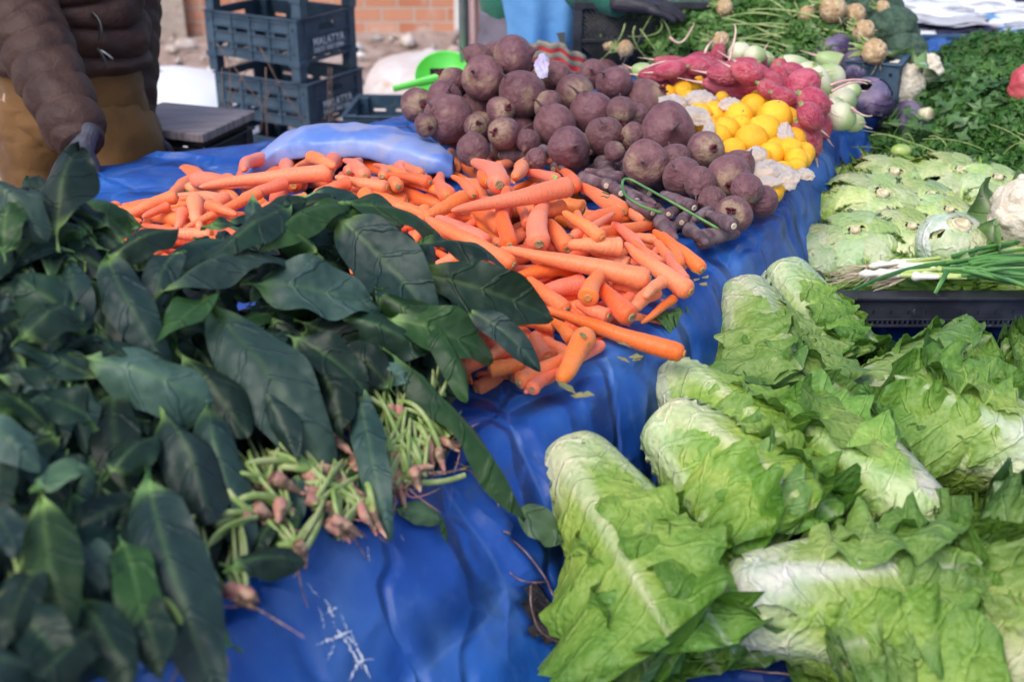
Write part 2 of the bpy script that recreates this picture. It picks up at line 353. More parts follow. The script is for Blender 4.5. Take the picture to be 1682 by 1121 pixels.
def carrot_mat():
    nt = NT('carrot_skin'); tc = nt.new('ShaderNodeTexCoord'); uv = nt.new('ShaderNodeUVMap', _uv_map='UVMap'); oi = nt.new('ShaderNodeObjectInfo')
    sh = nt.new('ShaderNodeVectorMath', _operation='SCALE'); sh.inputs[0].default_value = (31, 17, 5); nt.link(oi.outputs['Random'], sh.inputs['Scale'])
    def coords(sc_):
        mp = nt.new('ShaderNodeMapping'); mp.inputs['Scale'].default_value = sc_; nt.link(uv.outputs[0], mp.inputs['Vector'])
        a = nt.new('ShaderNodeVectorMath', _operation='ADD'); nt.link(mp.outputs[0], a.inputs[0]); nt.link(sh.outputs[0], a.inputs[1]); return a.outputs[0]
    rings = noise(nt, coords((26, 1.2, 1)), 3, 3, .6); big = noise(nt, tc.outputs['Object'], 11, 4); spots = noise(nt, coords((10, 7, 1)), 5, 4, .7)
    c = mixc(nt, ramp(nt, big, .38, .66), (.90, .185, .040), (.90, .222, .070))
    sc = nt.new('ShaderNodeMath', _operation='MULTIPLY'); nt.link(ramp(nt, rings, .56, .70), sc.inputs[0]); sc.inputs[1].default_value = .55
    c = mixc(nt, sc.outputs[0], c, (.62, .12, .03))
    sc = nt.new('ShaderNodeMath', _operation='MULTIPLY'); nt.link(ramp(nt, spots, .64, .72), sc.inputs[0]); sc.inputs[1].default_value = .5
    c = mixc(nt, sc.outputs[0], c, (.42, .20, .10))
    hs = nt.new('ShaderNodeHueSaturation'); nt.link(c, hs.inputs['Color'])
    for src, sock, lo, hi in ((oi.outputs['Random'], 'Value', .86, 1.08),):
        mr = nt.new('ShaderNodeMapRange'); mr.inputs['To Min'].default_value = lo; mr.inputs['To Max'].default_value = hi; nt.link(src, mr.inputs['Value']); nt.link(mr.outputs[0], hs.inputs[sock])
    for k, sock, lo, hi in ((37.7, 'Hue', .488, .506), (91.3, 'Saturation', .92, 1.06)):
        mu = nt.new('ShaderNodeMath', _operation='MULTIPLY'); nt.link(oi.outputs['Random'], mu.inputs[0]); mu.inputs[1].default_value = k; fr = nt.new('ShaderNodeMath', _operation='FRACT'); nt.link(mu.outputs[0], fr.inputs[0])
        mr = nt.new('ShaderNodeMapRange'); mr.inputs['To Min'].default_value = lo; mr.inputs['To Max'].default_value = hi; nt.link(fr.outputs[0], mr.inputs['Value']); nt.link(mr.outputs[0], hs.inputs[sock])
    bs = nt.new('ShaderNodeBsdfPrincipled'); nt.link(hs.outputs[0], bs.inputs['Base Color']); bs.inputs['Roughness'].default_value = .5; bs.inputs['Sheen Weight'].default_value = .15
    bn = nt.new('ShaderNodeBump'); bn.inputs['Distance'].default_value = .0016; bn.inputs['Strength'].default_value = 1; bn.invert = True; nt.link(rings, bn.inputs['Height']); nt.link(bn.outputs[0], bs.inputs['Normal'])
    nt.link(bs.outputs[0], nt.out.inputs[0]); return nt.m
MT['carrot'] = carrot_mat()
MT['brick'] = brick_mat()
def axis_mat(name, ca, cb, rough=.45, rand=.1):
    nt = NT(name); tc = nt.new('ShaderNodeTexCoord'); sp = nt.new('ShaderNodeSeparateXYZ'); nt.link(tc.outputs['Generated'], sp.inputs[0])
    n = noise(nt, tc.outputs['Object'], 18, 5)
    ad = nt.new('ShaderNodeMath', _operation='MULTIPLY_ADD'); nt.link(n, ad.inputs[0]); ad.inputs[1].default_value = .5; nt.link(sp.outputs[0], ad.inputs[2])
    c = mixc(nt, ramp(nt, ad.outputs[0], .45, 1.0), ca, cb)
    bs = nt.new('ShaderNodeBsdfPrincipled'); nt.link(c, bs.inputs['Base Color']); bs.inputs['Roughness'].default_value = rough
    bs.inputs['Subsurface Weight'].default_value = .08; bs.inputs['Subsurface Radius'].default_value = (.01,.008,.004)
    nt.link(bs.outputs[0], nt.out.inputs[0]); return nt.m
MT['whiteradish'] = axis_mat('green_white_radish', (.62,.60,.42), (.33,.44,.18))

# ---------------------------------------------------------------- labels
ORD = ['leftmost','second from left','third from left','fourth from left','fifth from left','sixth from left','seventh from left','eighth from left','ninth from left','tenth from left','eleventh from left','twelfth from left']
def label_all(items):
    """items: list of (object, look, place, px, cat, group): number the ones that would read the same."""
    by = {}
    items = [(a, b, c, d, e, f) for a, b, c, d, e, f in items]
    for it in items: by.setdefault((it[1], it[2]), []).append(it)
    for (look, place), v in by.items():
        v.sort(key=lambda i: i[3])
        for k, it in enumerate(v):
            n = len(v)
            lab = f'{look} {place}'
            if n > 1:
                o = 'rightmost' if k == n-1 else (ORD[k] if k < len(ORD) else None)
                lab = f'{look} {place}, {o}' if o else f'{look} {place}, further right'
            tag(it[0], lab, it[4], it[5])
# ================================================================ stall geometry
O2 = np.array([-.33, .87]); E2 = nrm([.49, .87]); N2 = np.array([E2[1], -E2[0]])   # along the stall edge, outward to the right
OFF_S = [-1.5, 0, .35, .6, .82, 1.43, 1.8, 2.19, 2.44, 4.5]
OFF_V = [0, 0, .01, .06, .10, .085, .05, .01, .05, .05]
def edge_off(s): return np.interp(s, OFF_S, OFF_V)
def to_sw(x, y):
    dx, dy = x-O2[0], y-O2[1]
    return dx*E2[0]+dy*E2[1], dx*N2[0]+dy*N2[1]
ZT = .80; ZR = .56     # tops of the left stall and of the lower right table

def ease_off(s):
    return (edge_off(s-.12)+edge_off(s)+edge_off(s+.12))/3
# ---- blue tarp on the left stall: flat top, rounded rim, drape
def pin_poly(x, y, P):
    P = np.asarray(P); n = len(P); c = np.zeros(np.shape(x), bool)
    j = n-1
    for i in range(n):
        cond = ((P[i, 1] > y) != (P[j, 1] > y)) & (x < (P[j, 0]-P[i, 0])*(y-P[i, 1])/(P[j, 1]-P[i, 1]+1e-9)+P[i, 0])
        c ^= cond; j = i
    return c
S = np.arange(-1.3, 4.2, .011); K = np.r_[np.arange(-1.16, -.12, .022), np.arange(-.12, .62, .008)]
SS, KK = np.meshgrid(S, K, indexing='ij')
rr = .026
def prof(k, fall):
    """outward distance and drop at arc length k past the rim"""
    a = np.clip(k/rr, 0, None); am = np.radians(fall)
    b = np.minimum(a, am)
    out = rr*np.sin(b)+np.maximum(a-am, 0)*rr*np.cos(am)
    dr = rr*(1-np.cos(b))+np.maximum(a-am, 0)*rr*np.sin(am)
    return np.where(k < 0, k, out), np.where(k < 0, 0, dr)
FALL = lambda s_: 72+6*np.sin(s_*2.3+1)-25*(1-ss(.45, .85, s_))
fall = FALL(SS)
out, drop = prof(KK, fall)
fl = fbm(np.stack([SS*1.0, KK*.35], -1), 1.9, 5, 3)     # folds running down the drape
fl2 = fbm(np.stack([SS*1.0, KK*1.0], -1), 5, 8, 3)
fold = ss(-.05, .12, KK)
base_off = ease_off(SS)
WB = np.interp(SS, [.6, .9, 1.09, 1.23, 1.40, 1.65, 4], [1.40, 1.38, 1.35, 1.31, 1.18, 1.0, .97])/1.16
out = np.where(KK < 0, KK*WB, out)
oo = base_off+out+fold*(fl*.018+fl2*.006)
rid = (1-np.abs(fbm(np.stack([SS, KK*.5], -1), 1.3, 77, 3)))**6
rid2 = (1-np.abs(fbm(np.stack([SS*.8, KK], -1), 2.2, 78, 3)))**7
oo = oo+fold*(rid*.016+rid2*.007)
zz = ZT-drop+(1-fold)*(rid*.010+rid2*.006)+(1-fold)*(.006*fl2+.010*fl)+fold*fl2*.004
zz = zz+.018*np.exp(-((KK+.03)/.05)**2)*(1+fl*.8)                        # the rim stands up a little
zz = zz-.02*np.exp(-((SS-.62)/.16)**2)*np.exp(-((KK+.06)/.09)**2)
X = O2[0]+E2[0]*SS+N2[0]*oo; Y = O2[1]+E2[1]*SS+N2[1]*oo
V = np.stack([X, Y, zz], -1)
px, py, tt = proj(V)
seam = np.array([(742,762),(762,768),(780,790),(800,826),(824,868),(840,900),(861,940),(880,958),(905,990),(930,1025),(965,1058),(1010,1080),(1060,1100),(1120,1130),(1180,1160)], float)
sx = np.interp(py, seam[:, 1], seam[:, 0])
dseam = px-sx
near = (py > 762) & (py < 1300) & (KK > -.02)
bul = np.where(near & (dseam < 0), np.exp(dseam/70)*.024*ss(762, 840, py), 0)-np.where(near & (dseam >= 0), .012*np.exp(-dseam/60)*ss(762, 840, py), 0)
V[..., 0] += bul*N2[0]; V[..., 1] += bul*N2[1]
hole = [(851,955),(862,950),(874,960),(889,990),(914,1015),(957,1058),(925,1056),(894,1049),(871,1034),(856,1000)]
hole2 = [(812,862),(824,868),(846,905),(864,942),(860,952),(845,935),(828,905)]
inh = (pin_poly(px, py, hole)) & (KK > 0)
inh2 = pin_poly(px, py, hole2) & (KK > 0)
V[..., 0] -= np.where(inh2, .006, 0)*N2[0]; V[..., 1] -= np.where(inh2, .006, 0)*N2[1]
F = grid_faces(len(S), len(K))
drop_v = inh.ravel()
F = F[~drop_v[F].any(1)]
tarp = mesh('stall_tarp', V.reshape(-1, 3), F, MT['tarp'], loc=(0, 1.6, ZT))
tag(tarp, 'torn blue tarpaulin covering the raised stall and hanging over its edge', 'tarpaulin')
so = tarp.modifiers.new('thickness', 'SOLIDIFY'); so.thickness = .0015; so.offset = -1

TV, TPX, TPY = V.copy(), px.copy(), py.copy()
def tarp_point(px_, py_, lift=.002):
    d = (TPX-px_)**2+(TPY-py_)**2+np.where(KK < -.3, 1e6, 0)
    i, j = np.unravel_index(np.argmin(d), d.shape)
    i = min(max(i, 1), d.shape[0]-2); j = min(max(j, 1), d.shape[1]-2)
    A_ = np.array([[(TPX[i+1, j]-TPX[i-1, j])/2, (TPX[i, j+1]-TPX[i, j-1])/2], [(TPY[i+1, j]-TPY[i-1, j])/2, (TPY[i, j+1]-TPY[i, j-1])/2]])
    try: du, dv = np.clip(np.linalg.solve(A_, [px_-TPX[i, j], py_-TPY[i, j]]), -1, 1)
    except Exception: du = dv = 0
    return TV[i, j]+(TV[i+1, j]-TV[i-1, j])/2*du+(TV[i, j+1]-TV[i, j-1])/2*dv+np.array([N2[0]*.8, N2[1]*.8, .6])*lift
# worn hem along the tear
mb = MB()
pts = poly([tarp_point(a, b, .006) for a, b in [(742,762),(762,768),(780,790),(800,826),(824,868),(843,905),(862,945),(876,962),(892,992),(917,1017),(958,1058),(1010,1080),(1060,1102)]], 60)
pts = pts+.0012*fbm(pts, 18, 3, 2)[:, None]
mb.tube(pts, .0008+.0007*np.abs(fbm(pts, 30, 4, 2)), 6)
pts = poly([tarp_point(a, b, .004) for a, b in [(849,957),(853,990),(868,1033),(892,1050),(925,1057),(957,1059)]], 30)
mb.tube(pts, .0009, 5)
pts = poly([tarp_point(a, b, .004) for a, b in [(802,868),(812,873),(824,870),(832,878)]], 10); mb.tube(pts, .0012, 5)
pts = poly([tarp_point(a, b, .003) for a, b in [(818,937),(832,950),(850,953),(868,950)]], 10); mb.tube(pts, .0009, 5)
mb.build('torn_hem', MT['seam'], tarp, smooth=True)
# white scuffs on the drape
mb = MB()
def scuff(poly_px, lift=.0035):
    P3 = [tarp_point(a, b, lift) for a, b in poly_px]
    k = len(mb.V); mb.V += [list(p) for p in P3]; mb.F.append(list(range(k, k+len(P3))))
rs = random.Random(5)
def blob_stroke(p0, p1, w, n=22):
    (x0, y0), (x1, y1) = p0, p1
    L = math.hypot(x1-x0, y1-y0); nx, ny = -(y1-y0)/L, (x1-x0)/L
    prev = None; j = 0
    for i in range(n):
        t = i/(n-1); wa = w*(.1+1.1*rs.random()**1.5)*math.sin(PI*(.06+.9*t)); wb = w*(.1+1.1*rs.random()**1.5)*math.sin(PI*(.06+.9*t)); j = .7*j+rs.uniform(-1.2, 1.2)
        cx, cy = x0+(x1-x0)*t+nx*j, y0+(y1-y0)*t+ny*j
        cur = ((cx+nx*wa, cy+ny*wa), (cx-nx*wb, cy-ny*wb))
        if prev and rs.random() > .22: scuff([prev[0], cur[0], cur[1], prev[1]], .0045)
        prev = cur
for a, b, w in [((530,985),(548,1032),3.5),((512,1062),(574,1040),4.5),((548,1033),(592,1102),4),((572,1040),(604,1121),3),((592,1080),(568,1119),4),((528,1012),(556,998),2.5),((545,1060),(533,1088),2),((556,1010),(566,1040),2),((520,1000),(530,1040),1.5),((575,1090),(610,1085),2),((600,900),(602,925),1.5),((500,960),(520,985),1.5),((652,880),(655,892),1.2),((560,1050),(585,1060),3)]:
    blob_stroke(a, b, w)
mb.build('white_scuff', MT['scuff'], tarp, smooth=False)

def drape_z(x, y):
    s_, o_ = to_sw(x, y); d_ = o_-ease_off(s_); return ZT-np.tan(np.radians(FALL(s_)))*np.clip(d_-.012, 0, None)
# ---- the table under it
mb = MB()
def R2(s, w): return np.array([O2[0]+E2[0]*s+N2[0]*w, O2[1]+E2[1]*s+N2[1]*w])
def slab(mb, s0, s1, w0, w1, z0, z1):
    Vs = [(*R2(s, w), z) for z in (z0, z1) for s, w in ((s0, w0), (s1, w0), (s1, w1), (s0, w1))]
    mb.add(Vs, [(0,1,2,3),(4,7,6,5),(0,4,5,1),(1,5,6,2),(2,6,7,3),(3,7,4,0)])
tb = empty('stall_table', (*R2(1.2, -.5), 0), 'brown plank table hidden under the torn blue tarpaulin', 'table')
slab(mb, -1.25, 4.1, -.88, -.03, .735, .765); mb.build('tabletop', MT['board'], tb)
mb = MB(); slab(mb, -1.25, 4.1, -.06, -.035, .40, .733); mb.build('side_board', MT['board'], tb)
for s in (-1.1, 1.4, 3.9):
    for w in (-.86, -.12):
        mb = MB(); slab(mb, s, s+.07, w, w+.05, 0, .734 if w < -.5 else .40); mb.build('leg', MT['board'], tb)

# ---- lower table at the right with its own tarp
S2 = np.arange(-1.2, 3.6, .02); K2 = np.arange(-.02, 1.7, .02)
A, B = np.meshgrid(S2, K2, indexing='ij')
o2 = ease_off(A)+.02+.19*(1-ss(.45, .85, A))+B
z2 = ZR+.006*fbm(np.stack([A, B], -1), 2.5, 21, 4)+.03*np.exp(-(B/.05)**2)
V2 = np.stack([O2[0]+E2[0]*A+N2[0]*o2, O2[1]+E2[1]*A+N2[1]*o2, z2], -1).reshape(-1, 3)
tarp2 = mesh('table_tarp', V2, grid_faces(len(S2), len(K2)), MT['tarp_dark'], loc=(.7, 1.6, ZR))
tag(tarp2, 'dark blue tarpaulin lying flat under the lettuces and crates', 'tarpaulin')
so = tarp2.modifiers.new('thickness', 'SOLIDIFY'); so.thickness = .0015; so.offset = -1
q = poly([at_z(a, b, ZR+.006) for a, b in [(1120,1086),(1180,1094),(1240,1104),(1320,1112),(1420,1119)]], 40)
mb = MB(); mb.tube(q+.0015*fbm(q, 14, 9, 2)[:, None], .0016, 5); mb.build('frayed_hem', MT['seam'], tarp2, smooth=True)
tb2 = empty('produce_table', (*R2(1.2, .8), 0), 'brown plank table under the dark blue tarpaulin, lower of the two', 'table')
mb = MB(); slab(mb, -1.15, .6, .34, 1.7, .51, .54); slab(mb, .6, 3.55, .14, 1.7, .509, .539); mb.build('tabletop', MT['board'], tb2)
for s in (-1.0, 1.2, 3.4):
    for w in (.4, 1.6):
        mb = MB(); slab(mb, s, s+.06, w, w+.05, 0, .509); mb.build('leg', MT['board'], tb2)

# ---- rolled, folded tarp flap behind the carrots
path = poly([at_z(395, 288, .815), at_z(430, 262, .83), at_z(462, 236, .85), at_z(505, 226, .872), at_z(560, 226, .872), at_z(620, 230, .872), at_z(680, 244, .868), at_z(720, 262, .855), at_z(745, 275, .84)], 60)
T, _, _ = frames(path)
back = np.array([0, 1.0, 0]); up = np.array([0, 0, 1.0])
# cross-section: down the back, over the top, curling to a front lip
sec = [(.17, -.06), (.13, -.03), (.108, -.004), (.10, .002), (.05, .008), (.0, .008), (-.030, .004), (-.040, .0005), (-.044, -.006), (-.047, -.024), (-.046, -.036), (-.042, -.0385), (-.02, -.034), (.02, -.026), (.06, -.03)]
W = []
for i, p in enumerate(path):
    e = min(1, min(i, len(path)-1-i)/9.0)**.7
    sc = .45+.55*e
    for (b, u) in sec: W.append(p+back*b*sc+up*u*sc)
W = np.array(W); W[:, 2] += .006*fbm(W, 6, 31, 3)+.009*(1-np.abs(fbm(W, 3.5, 33, 3)))**5; W[:, 1] += .010*fbm(W, 5, 32, 3)+.008*(1-np.abs(fbm(W, 4, 35, 2)))**5
W[:, 2] = np.maximum(W[:, 2], ZT+.008)
fo = mesh('folded_tarp', W, grid_faces(len(path), len(sec)), MT['tarp_pale'], loc=path.mean(0))
tag(fo, 'pale faded blue tarpaulin edge folded back in a roll behind the carrots', 'tarpaulin')
so = fo.modifiers.new('thickness', 'SOLIDIFY'); so.thickness = .003
sub = fo.modifiers.new('smooth', 'SUBSURF'); sub.levels = 1; sub.render_levels = 1

# ================================================================ ground, walls
n = 140
gx, gy = np.meshgrid(np.r_[-60, -30, np.linspace(-9, 9, n), 30, 60], np.r_[-40, -10, np.linspace(0, 12, n), 40, 90], indexing='ij')
G = np.stack([gx, gy], -1); amp = ss(3.6, 4.6, gy)*(1-ss(8.3, 9, gy))*(np.abs(gx) < 8)
gz = amp*(.035*fbm(G, .35, 2, 3)+.018*fbm(G, 1.9, 3, 2))
gz += amp*.10*ss(5.8, 7.5, gy)
g = mesh('ground', np.stack([gx, gy, gz], -1).reshape(-1, 3), grid_faces(*gx.shape), MT['dirt'], loc=(0, 0, 0)); tag(g, kind='structure')
# brick wall far behind
mb = MB(); mb.box((-2.35, 7.6, -.1), (-.12, 7.85, 2.6))
bw = empty('brick_wall', (-1.2, 7.6, 0), 'red brick wall at the far edge of the rubble ground', 'wall')
mb.build('brickwork', MT['brick'], bw)
mb = MB(); mb.box((-2.4, 7.57, 2.6), (-.1, 7.88, 2.68)); mb.build('coping', MT['plaster'], bw, bevel=.01)
mb = MB(); mb.box((-.352, 7.55, -.1), (-.31, 7.599, 2.55)); mb.build('white_pilaster', MT['whiteplaster'], bw, bevel=.008)
# older wall at left: brick above, rough plaster plinth
ow = empty('old_wall', (-3.6, 7.6, 0), 'weathered wall with dark brick above a rough plaster base', 'wall')
Pn = []
nx_, nz_ = 60, 50
gx, gz = np.meshgrid(np.linspace(-5.5, -1.98, nx_), np.linspace(0, 1, nz_), indexing='ij')
mb = MB(); mb.box((-5.5, 7.62, .55), (-1.95, 7.9, 2.6)); mb.build('brickwork', MT['brick'], ow)
base = np.stack([gx, 7.50-.03*fbm(np.stack([gx, gz], -1), .9, 6, 4)+.10*ss(.6, 1, gz), -.05+gz*(.66+.06*np.sin(gx*3))], -1)
o = mesh('plaster_base', base.reshape(-1, 3), grid_faces(nx_, nz_), MT['plaster'], ow)
mb = MB(); mb.box((-2.56, 7.3, -.1), (-2.40, 7.5, 2.5)); mb.build('white_post', MT['whiteplaster'], ow, bevel=.01)
mb = MB(); mb.tube([(-1.93, 7.5, 3), (-1.93, 7.5, 1.02), (-1.88, 7.45, .96), (-1.80, 7.40, .95)], .05, 10); 
pp = empty('drain_pipe', (-1.93, 7.5, .95), 'dark drain pipe coming down the weathered wall', 'drain pipe'); mb.build('pipe', MT['trim'], pp, smooth=True)
mb = MB(); mb.tube([(-1.93, 7.5, 1.45), (-1.93, 7.5, 1.5)], .06, 10); mb.build('bracket', MT['pole'], pp, smooth=True)

# rubble stones: countable ones as things
def rock_mesh(name, r, seed):
    u = np.linspace(0, PI, 9); a = np.linspace(0, 2*PI, 12, endpoint=False)
    P = np.stack([np.sin(u)[:, None]*np.cos(a), np.sin(u)[:, None]*np.sin(a), np.cos(u)[:, None]*np.ones(12)], -1).reshape(-1, 3)
    P = P*(1+.25*fbm(P, .45, seed, 2))[:, None]*np.array(r)
    return P, grid_faces(9, 12, True)
items = []
protos = []
for k in range(5):
    P, Fr = rock_mesh('r', (.07, .05, .035), 40+k); protos.append((P, Fr))
r_ = random.Random(4)
made = {}
for k in range(260):
    x, y = r_.uniform(-3.3, .3), 4.9+2.55*math.sqrt(r_.random())
    if (x > -1 and y < 6.3) or (x < -1.2 and y < 5.8): continue
    pi = k % 5 if k % 3 else 1+k % 4
    if pi not in made:
        o = mesh('rubble_stone', protos[pi][0]+np.array([x, y, .0]), protos[pi][1], MT['rubble'] if pi else MT['whiteplaster'], loc=(x, y, 0)); made[pi] = o
    else: o = made[pi].copy(); COL.objects.link(o)
    s_ = r_.choice([.2, .25, .3, .3, .4, .5, .7, 1.1]); o.scale = (s_, s_*r_.uniform(.7, 1.2), s_)
    o.rotation_euler.z = r_.uniform(0, 6.28); o.location = (x, y, .03+.10*ss(5.8, 7.5, y))
    tag(o, 'small broken stone lying on the rubble ground before the brick wall' if pi else 'chunk of white plaster lying on the rubble before the brick wall', 'stone' , 'stones on the rubble ground' if pi else 'white plaster chunks on the rubble ground')

def cloth_blob(name, c, r, mat, seed, label, cat, zmin, sq=2.6, parent=None, amp=.12):
    u = np.linspace(.02, PI-.02, 40); a = np.linspace(0, 2*PI, 64, endpoint=False)
    cu, su = np.cos(u)[:, None], np.sin(u)[:, None]
    f = lambda v: np.sign(v)*np.abs(v)**(2/sq)
    P = np.stack([f(su)*f(np.cos(a)[None]), f(su)*f(np.sin(a)[None]), f(cu)*np.ones((1, 64))], -1).reshape(-1, 3)
    P = P*(1+amp*fbm(P, .55, seed, 4))[:, None]*np.array(r)+np.array(c)
    P[:, 2] = np.maximum(P[:, 2], zmin)
    o = mesh(name, P, grid_faces(40, 64, True), mat, parent)
    if label: tag(o, label, cat)
    return o
cloth_blob('cream_sack', (-.36, 5.55, .2), (.32, .34, .19), MT['sack'], 3, 'stuffed cream woven sack lying on the ground behind the green scoop', 'sack', .0)
cloth_blob('sheeted_load', (-1.46, 5.05, .15), (.42, .45, .28), MT['whitesheet'], 9, 'smooth white sheet over a load behind the man in the brown jacket', 'sheet', .0, 2.2, amp=.05)
# pole
tp = at_t(762, 60, 3.75)
pl = empty('tent_pole', (tp[0], tp[1], 0), 'grey metal pole standing behind the beetroot heap', 'pole')
mb = MB(); mb.tube([(tp[0], tp[1], .02), (tp[0], tp[1], 2.6)], .0145, 20, True); mb.build('shaft', MT['pole'], pl, smooth=True)
mb = MB(); mb.box((tp[0]-.06, tp[1]-.06, 0), (tp[0]+.06, tp[1]+.06, .018)); mb.build('foot_plate', MT['pole'], pl, bevel=.003)
mb = MB(); mb.tube([(tp[0], tp[1], 1.25), (tp[0], tp[1], 1.32)], .019, 20); mb.build('collar', MT['pole'], pl, smooth=True)
# pale pink sheet hanging beside the pole
a0 = at_t(768, 60, 4.3); a1 = at_t(822, 60, 4.3)
uu, vv = np.meshgrid(np.linspace(0, 1, 40), np.linspace(0, 1, 30), indexing='ij')
Xs = a0[0]+(a1[0]-a0[0])*uu; Ys = a0[1]+.02*np.sin(uu*22+vv*1.5)+.01*np.sin(uu*9+1); Zs = .25+vv*1.8
o = mesh('hanging_sheet', np.stack([Xs, Ys, Zs], -1).reshape(-1, 3), grid_faces(40, 30), MT['pinksheet']); tag(o, 'pale pink plastic sheet hanging behind the grey pole', 'sheet')
so = o.modifiers.new('t', 'SOLIDIFY'); so.thickness = .002

# ================================================================ crates
def crate(name, c, size, yaw, mat, label, h=.15, legs=.055, text=None, group=None, slots=(2, 4), solid_bottom=True, cat='crate'):
    """c = centre of the underside; c[2] is where its feet stand"""
    L, Wd = size; e = empty(name, c, label, cat, group); e.rotation_euler.z = yaw
    z0 = legs; t = .006
    def add(mb, nm, m=mat, bev=.0015):
        ob = mb.build(nm, m, None, bevel=bev, loc=(0, 0, 0)); ob.parent = e; return ob
    mb = MB()   # base: slatted
    nb = 9
    for i in range(nb):
        x = -L/2+.02+(L-.04)*i/(nb-1); mb.box((x-.012, -Wd/2+.008, z0), (x+.012, Wd/2-.008, z0+.005))
    for i in range(5):
        y = -Wd/2+.03+(Wd-.06)*i/4; mb.box((-L/2+.008, y-.010, z0+.0055), (L/2-.008, y+.010, z0+.0095))
    add(mb, 'base')
    for side in range(4):
        mb = MB(); long = side % 2 == 0
        w = L if long else Wd; ncol = slots[1] if long else 3
        Rm = Matrix.Rotation([0, PI/2, PI, -PI/2][side], 4, 'Z')
        off = -(Wd/2) if long else -(L/2)
        x0, x1 = -w/2+.03, w/2-.03
        rows = [(.012, .22, 0), (.22, .31, 1), (.31, .57, 0), (.57, .66, 1 if slots[0] > 1 else 0), (.66, .97, 0)]
        if not long: rows = [(.012, .09, 0), (.09, .16, 1), (.16, .64, 0), (.64, .82, 2), (.82, .97, 0)]
        for (a, b, k) in rows:
            za, zb = z0+a*h, z0+b*h
            if k == 0: mb.box((x0, off, za), (x1, off+t, zb), Rm)
            elif k == 1:
                cw = (x1-x0)/ncol
                for i in range(ncol+1):
                    xa = max(x0, x0+i*cw-.017); xb = min(x1, x0+i*cw+.017); mb.box((xa, off+.0002, za), (xb, off+t-.0002, zb), Rm)
            else:
                mb.box((x0, off+.0002, za), (-.042, off+t-.0002, zb), Rm); mb.box((.042, off+.0002, za), (x1, off+t-.0002, zb), Rm)
        for i in range(ncol+1):      # ribs standing proud
            xx = x0+.004+i*(x1-x0-.008)/ncol
            mb.box((xx-.0015, off-.005, z0+.002), (xx+.0015, off, z0+h*(.97)), Rm) if long or i in (0, ncol) else None
        for q in ((.0, .2, .34, .55, .68, .88) if long else (.2, .58, .88)):
            mb.box((x0, off-.006, z0+q*h+.001), (x1, off, z0+q*h+.004), Rm)
        add(mb, 'side_wall', bev=0)
    mb = MB()
    for (lo, hi) in (((-L/2-.008, -Wd/2-.008), (L/2+.008, -Wd/2+.006)), ((-L/2-.008, Wd/2-.006), (L/2+.008, Wd/2+.008)), ((-L/2-.008, -Wd/2+.0061), (-L/2+.006, Wd/2-.0061)), ((L/2-.006, -Wd/2+.0061), (L/2+.008, Wd/2-.0061))):
        mb.box((*lo, z0+h*.971), (*hi, z0+h))
    add(mb, 'rim')
    for sx_ in (-1, 1):
        for sy_ in (-1, 1):
            mb = MB(); cx, cy = sx_*(L/2-.016), sy_*(Wd/2-.016)
            mb.box((cx-.0185, cy-.0185, 0 if legs else z0), (cx+.0185, cy+.0185, z0+h*.97))
            if legs: mb.box((cx-.023, cy-.023, z0-.006), (cx+.023, cy+.023, z0+.012))
            ob = add(mb, 'corner_post')
            for zz_ in (.25, .78):
                mh = MB(); mh.box((cx-.004, cy-.0195, z0+h*zz_-.004), (cx+.004, cy+.0195, z0+h*zz_+.004))
                hb = mh.build('bolt_hole', MT['trim'], None, loc=(0, 0, 0)); hb.parent = ob
    if text:
        for (s, size_, zz_, ww) in text:
            cu = bpy.data.curves.new('t', 'FONT'); cu.body = s; cu.size = size_; cu.extrude = .0008; cu.align_x = 'CENTER'; cu.space_character = 1.12
            cu.offset = size_*.018
            ob = bpy.data.objects.new('t', cu); COL.objects.link(ob)
            bpy.context.view_layer.update()
            me = bpy.data.meshes.new_from_object(ob.evaluated_get(bpy.context.evaluated_depsgraph_get()))
            bpy.data.objects.remove(ob)
            me.materials.clear(); me.materials.append(MT['letter'])
            for face in (1,):
                lo = bpy.data.objects.new('lettering', me); COL.objects.link(lo); lo.parent = e
                lo.rotation_euler = (PI/2, 0, PI/2); lo.location = (L/2+.0075, 0, z0+h*zz_); lo.scale = (ww, 1, 1)
    return e
TXT = [('MALATYA', .036, .36, .92), ('SEBZE HALI 290A', .0215, .22, .88)]
# tall stack: corner nearest the camera at about px 528; long face toward camera-left
c0 = at_t(470, 110, 4.22)
yaw = math.radians(-30)
names = ['bottom', 'second lowest', 'third lowest', 'upper', 'topmost']
for k in range(5):
    crate('plastic_crate', (c0[0]+[.0,.01,0.008,-.008,0][k], c0[1]+[0,.01,0,.005,0][k], .0+.208*k), (.40, .30), yaw+[0,.01,0,-.02,.01][k], MT['navycrate'],
          f'{["bottom","second lowest","third lowest, wire-wrapped","second highest","topmost"][k]} navy crate of the tall stack with MALATYA lettering', text=TXT, group='tall stack of navy crates')
# wires hanging on the stack
mb = MB()
for a in range(5):
    x0_, x1_ = random.uniform(345, 540), random.uniform(345, 560)
    p = [at_t(x0_, 75+random.uniform(-5, 60), 3.93), at_t((x0_+x1_)/2+random.uniform(-20, 20), 150+random.uniform(-20, 20), 3.90), at_t(x1_, 205+random.uniform(0, 30), 3.93)]
    mb.tube(bez(p, 12), .0017, 5)
for x_ in (436, 437, 365, 540, 545):
    mb.tube(bez([at_t(x_, 110, 3.93), at_t(x_+random.uniform(-3, 3), 150, 3.93), at_t(x_+2, 222, 3.93)], 8), .0016, 5)
o = mb.build('loose_wire', MT['wire'], smooth=True); tag(o, 'tangle of thin rusty wire hanging over the tall crate stack', 'wire')
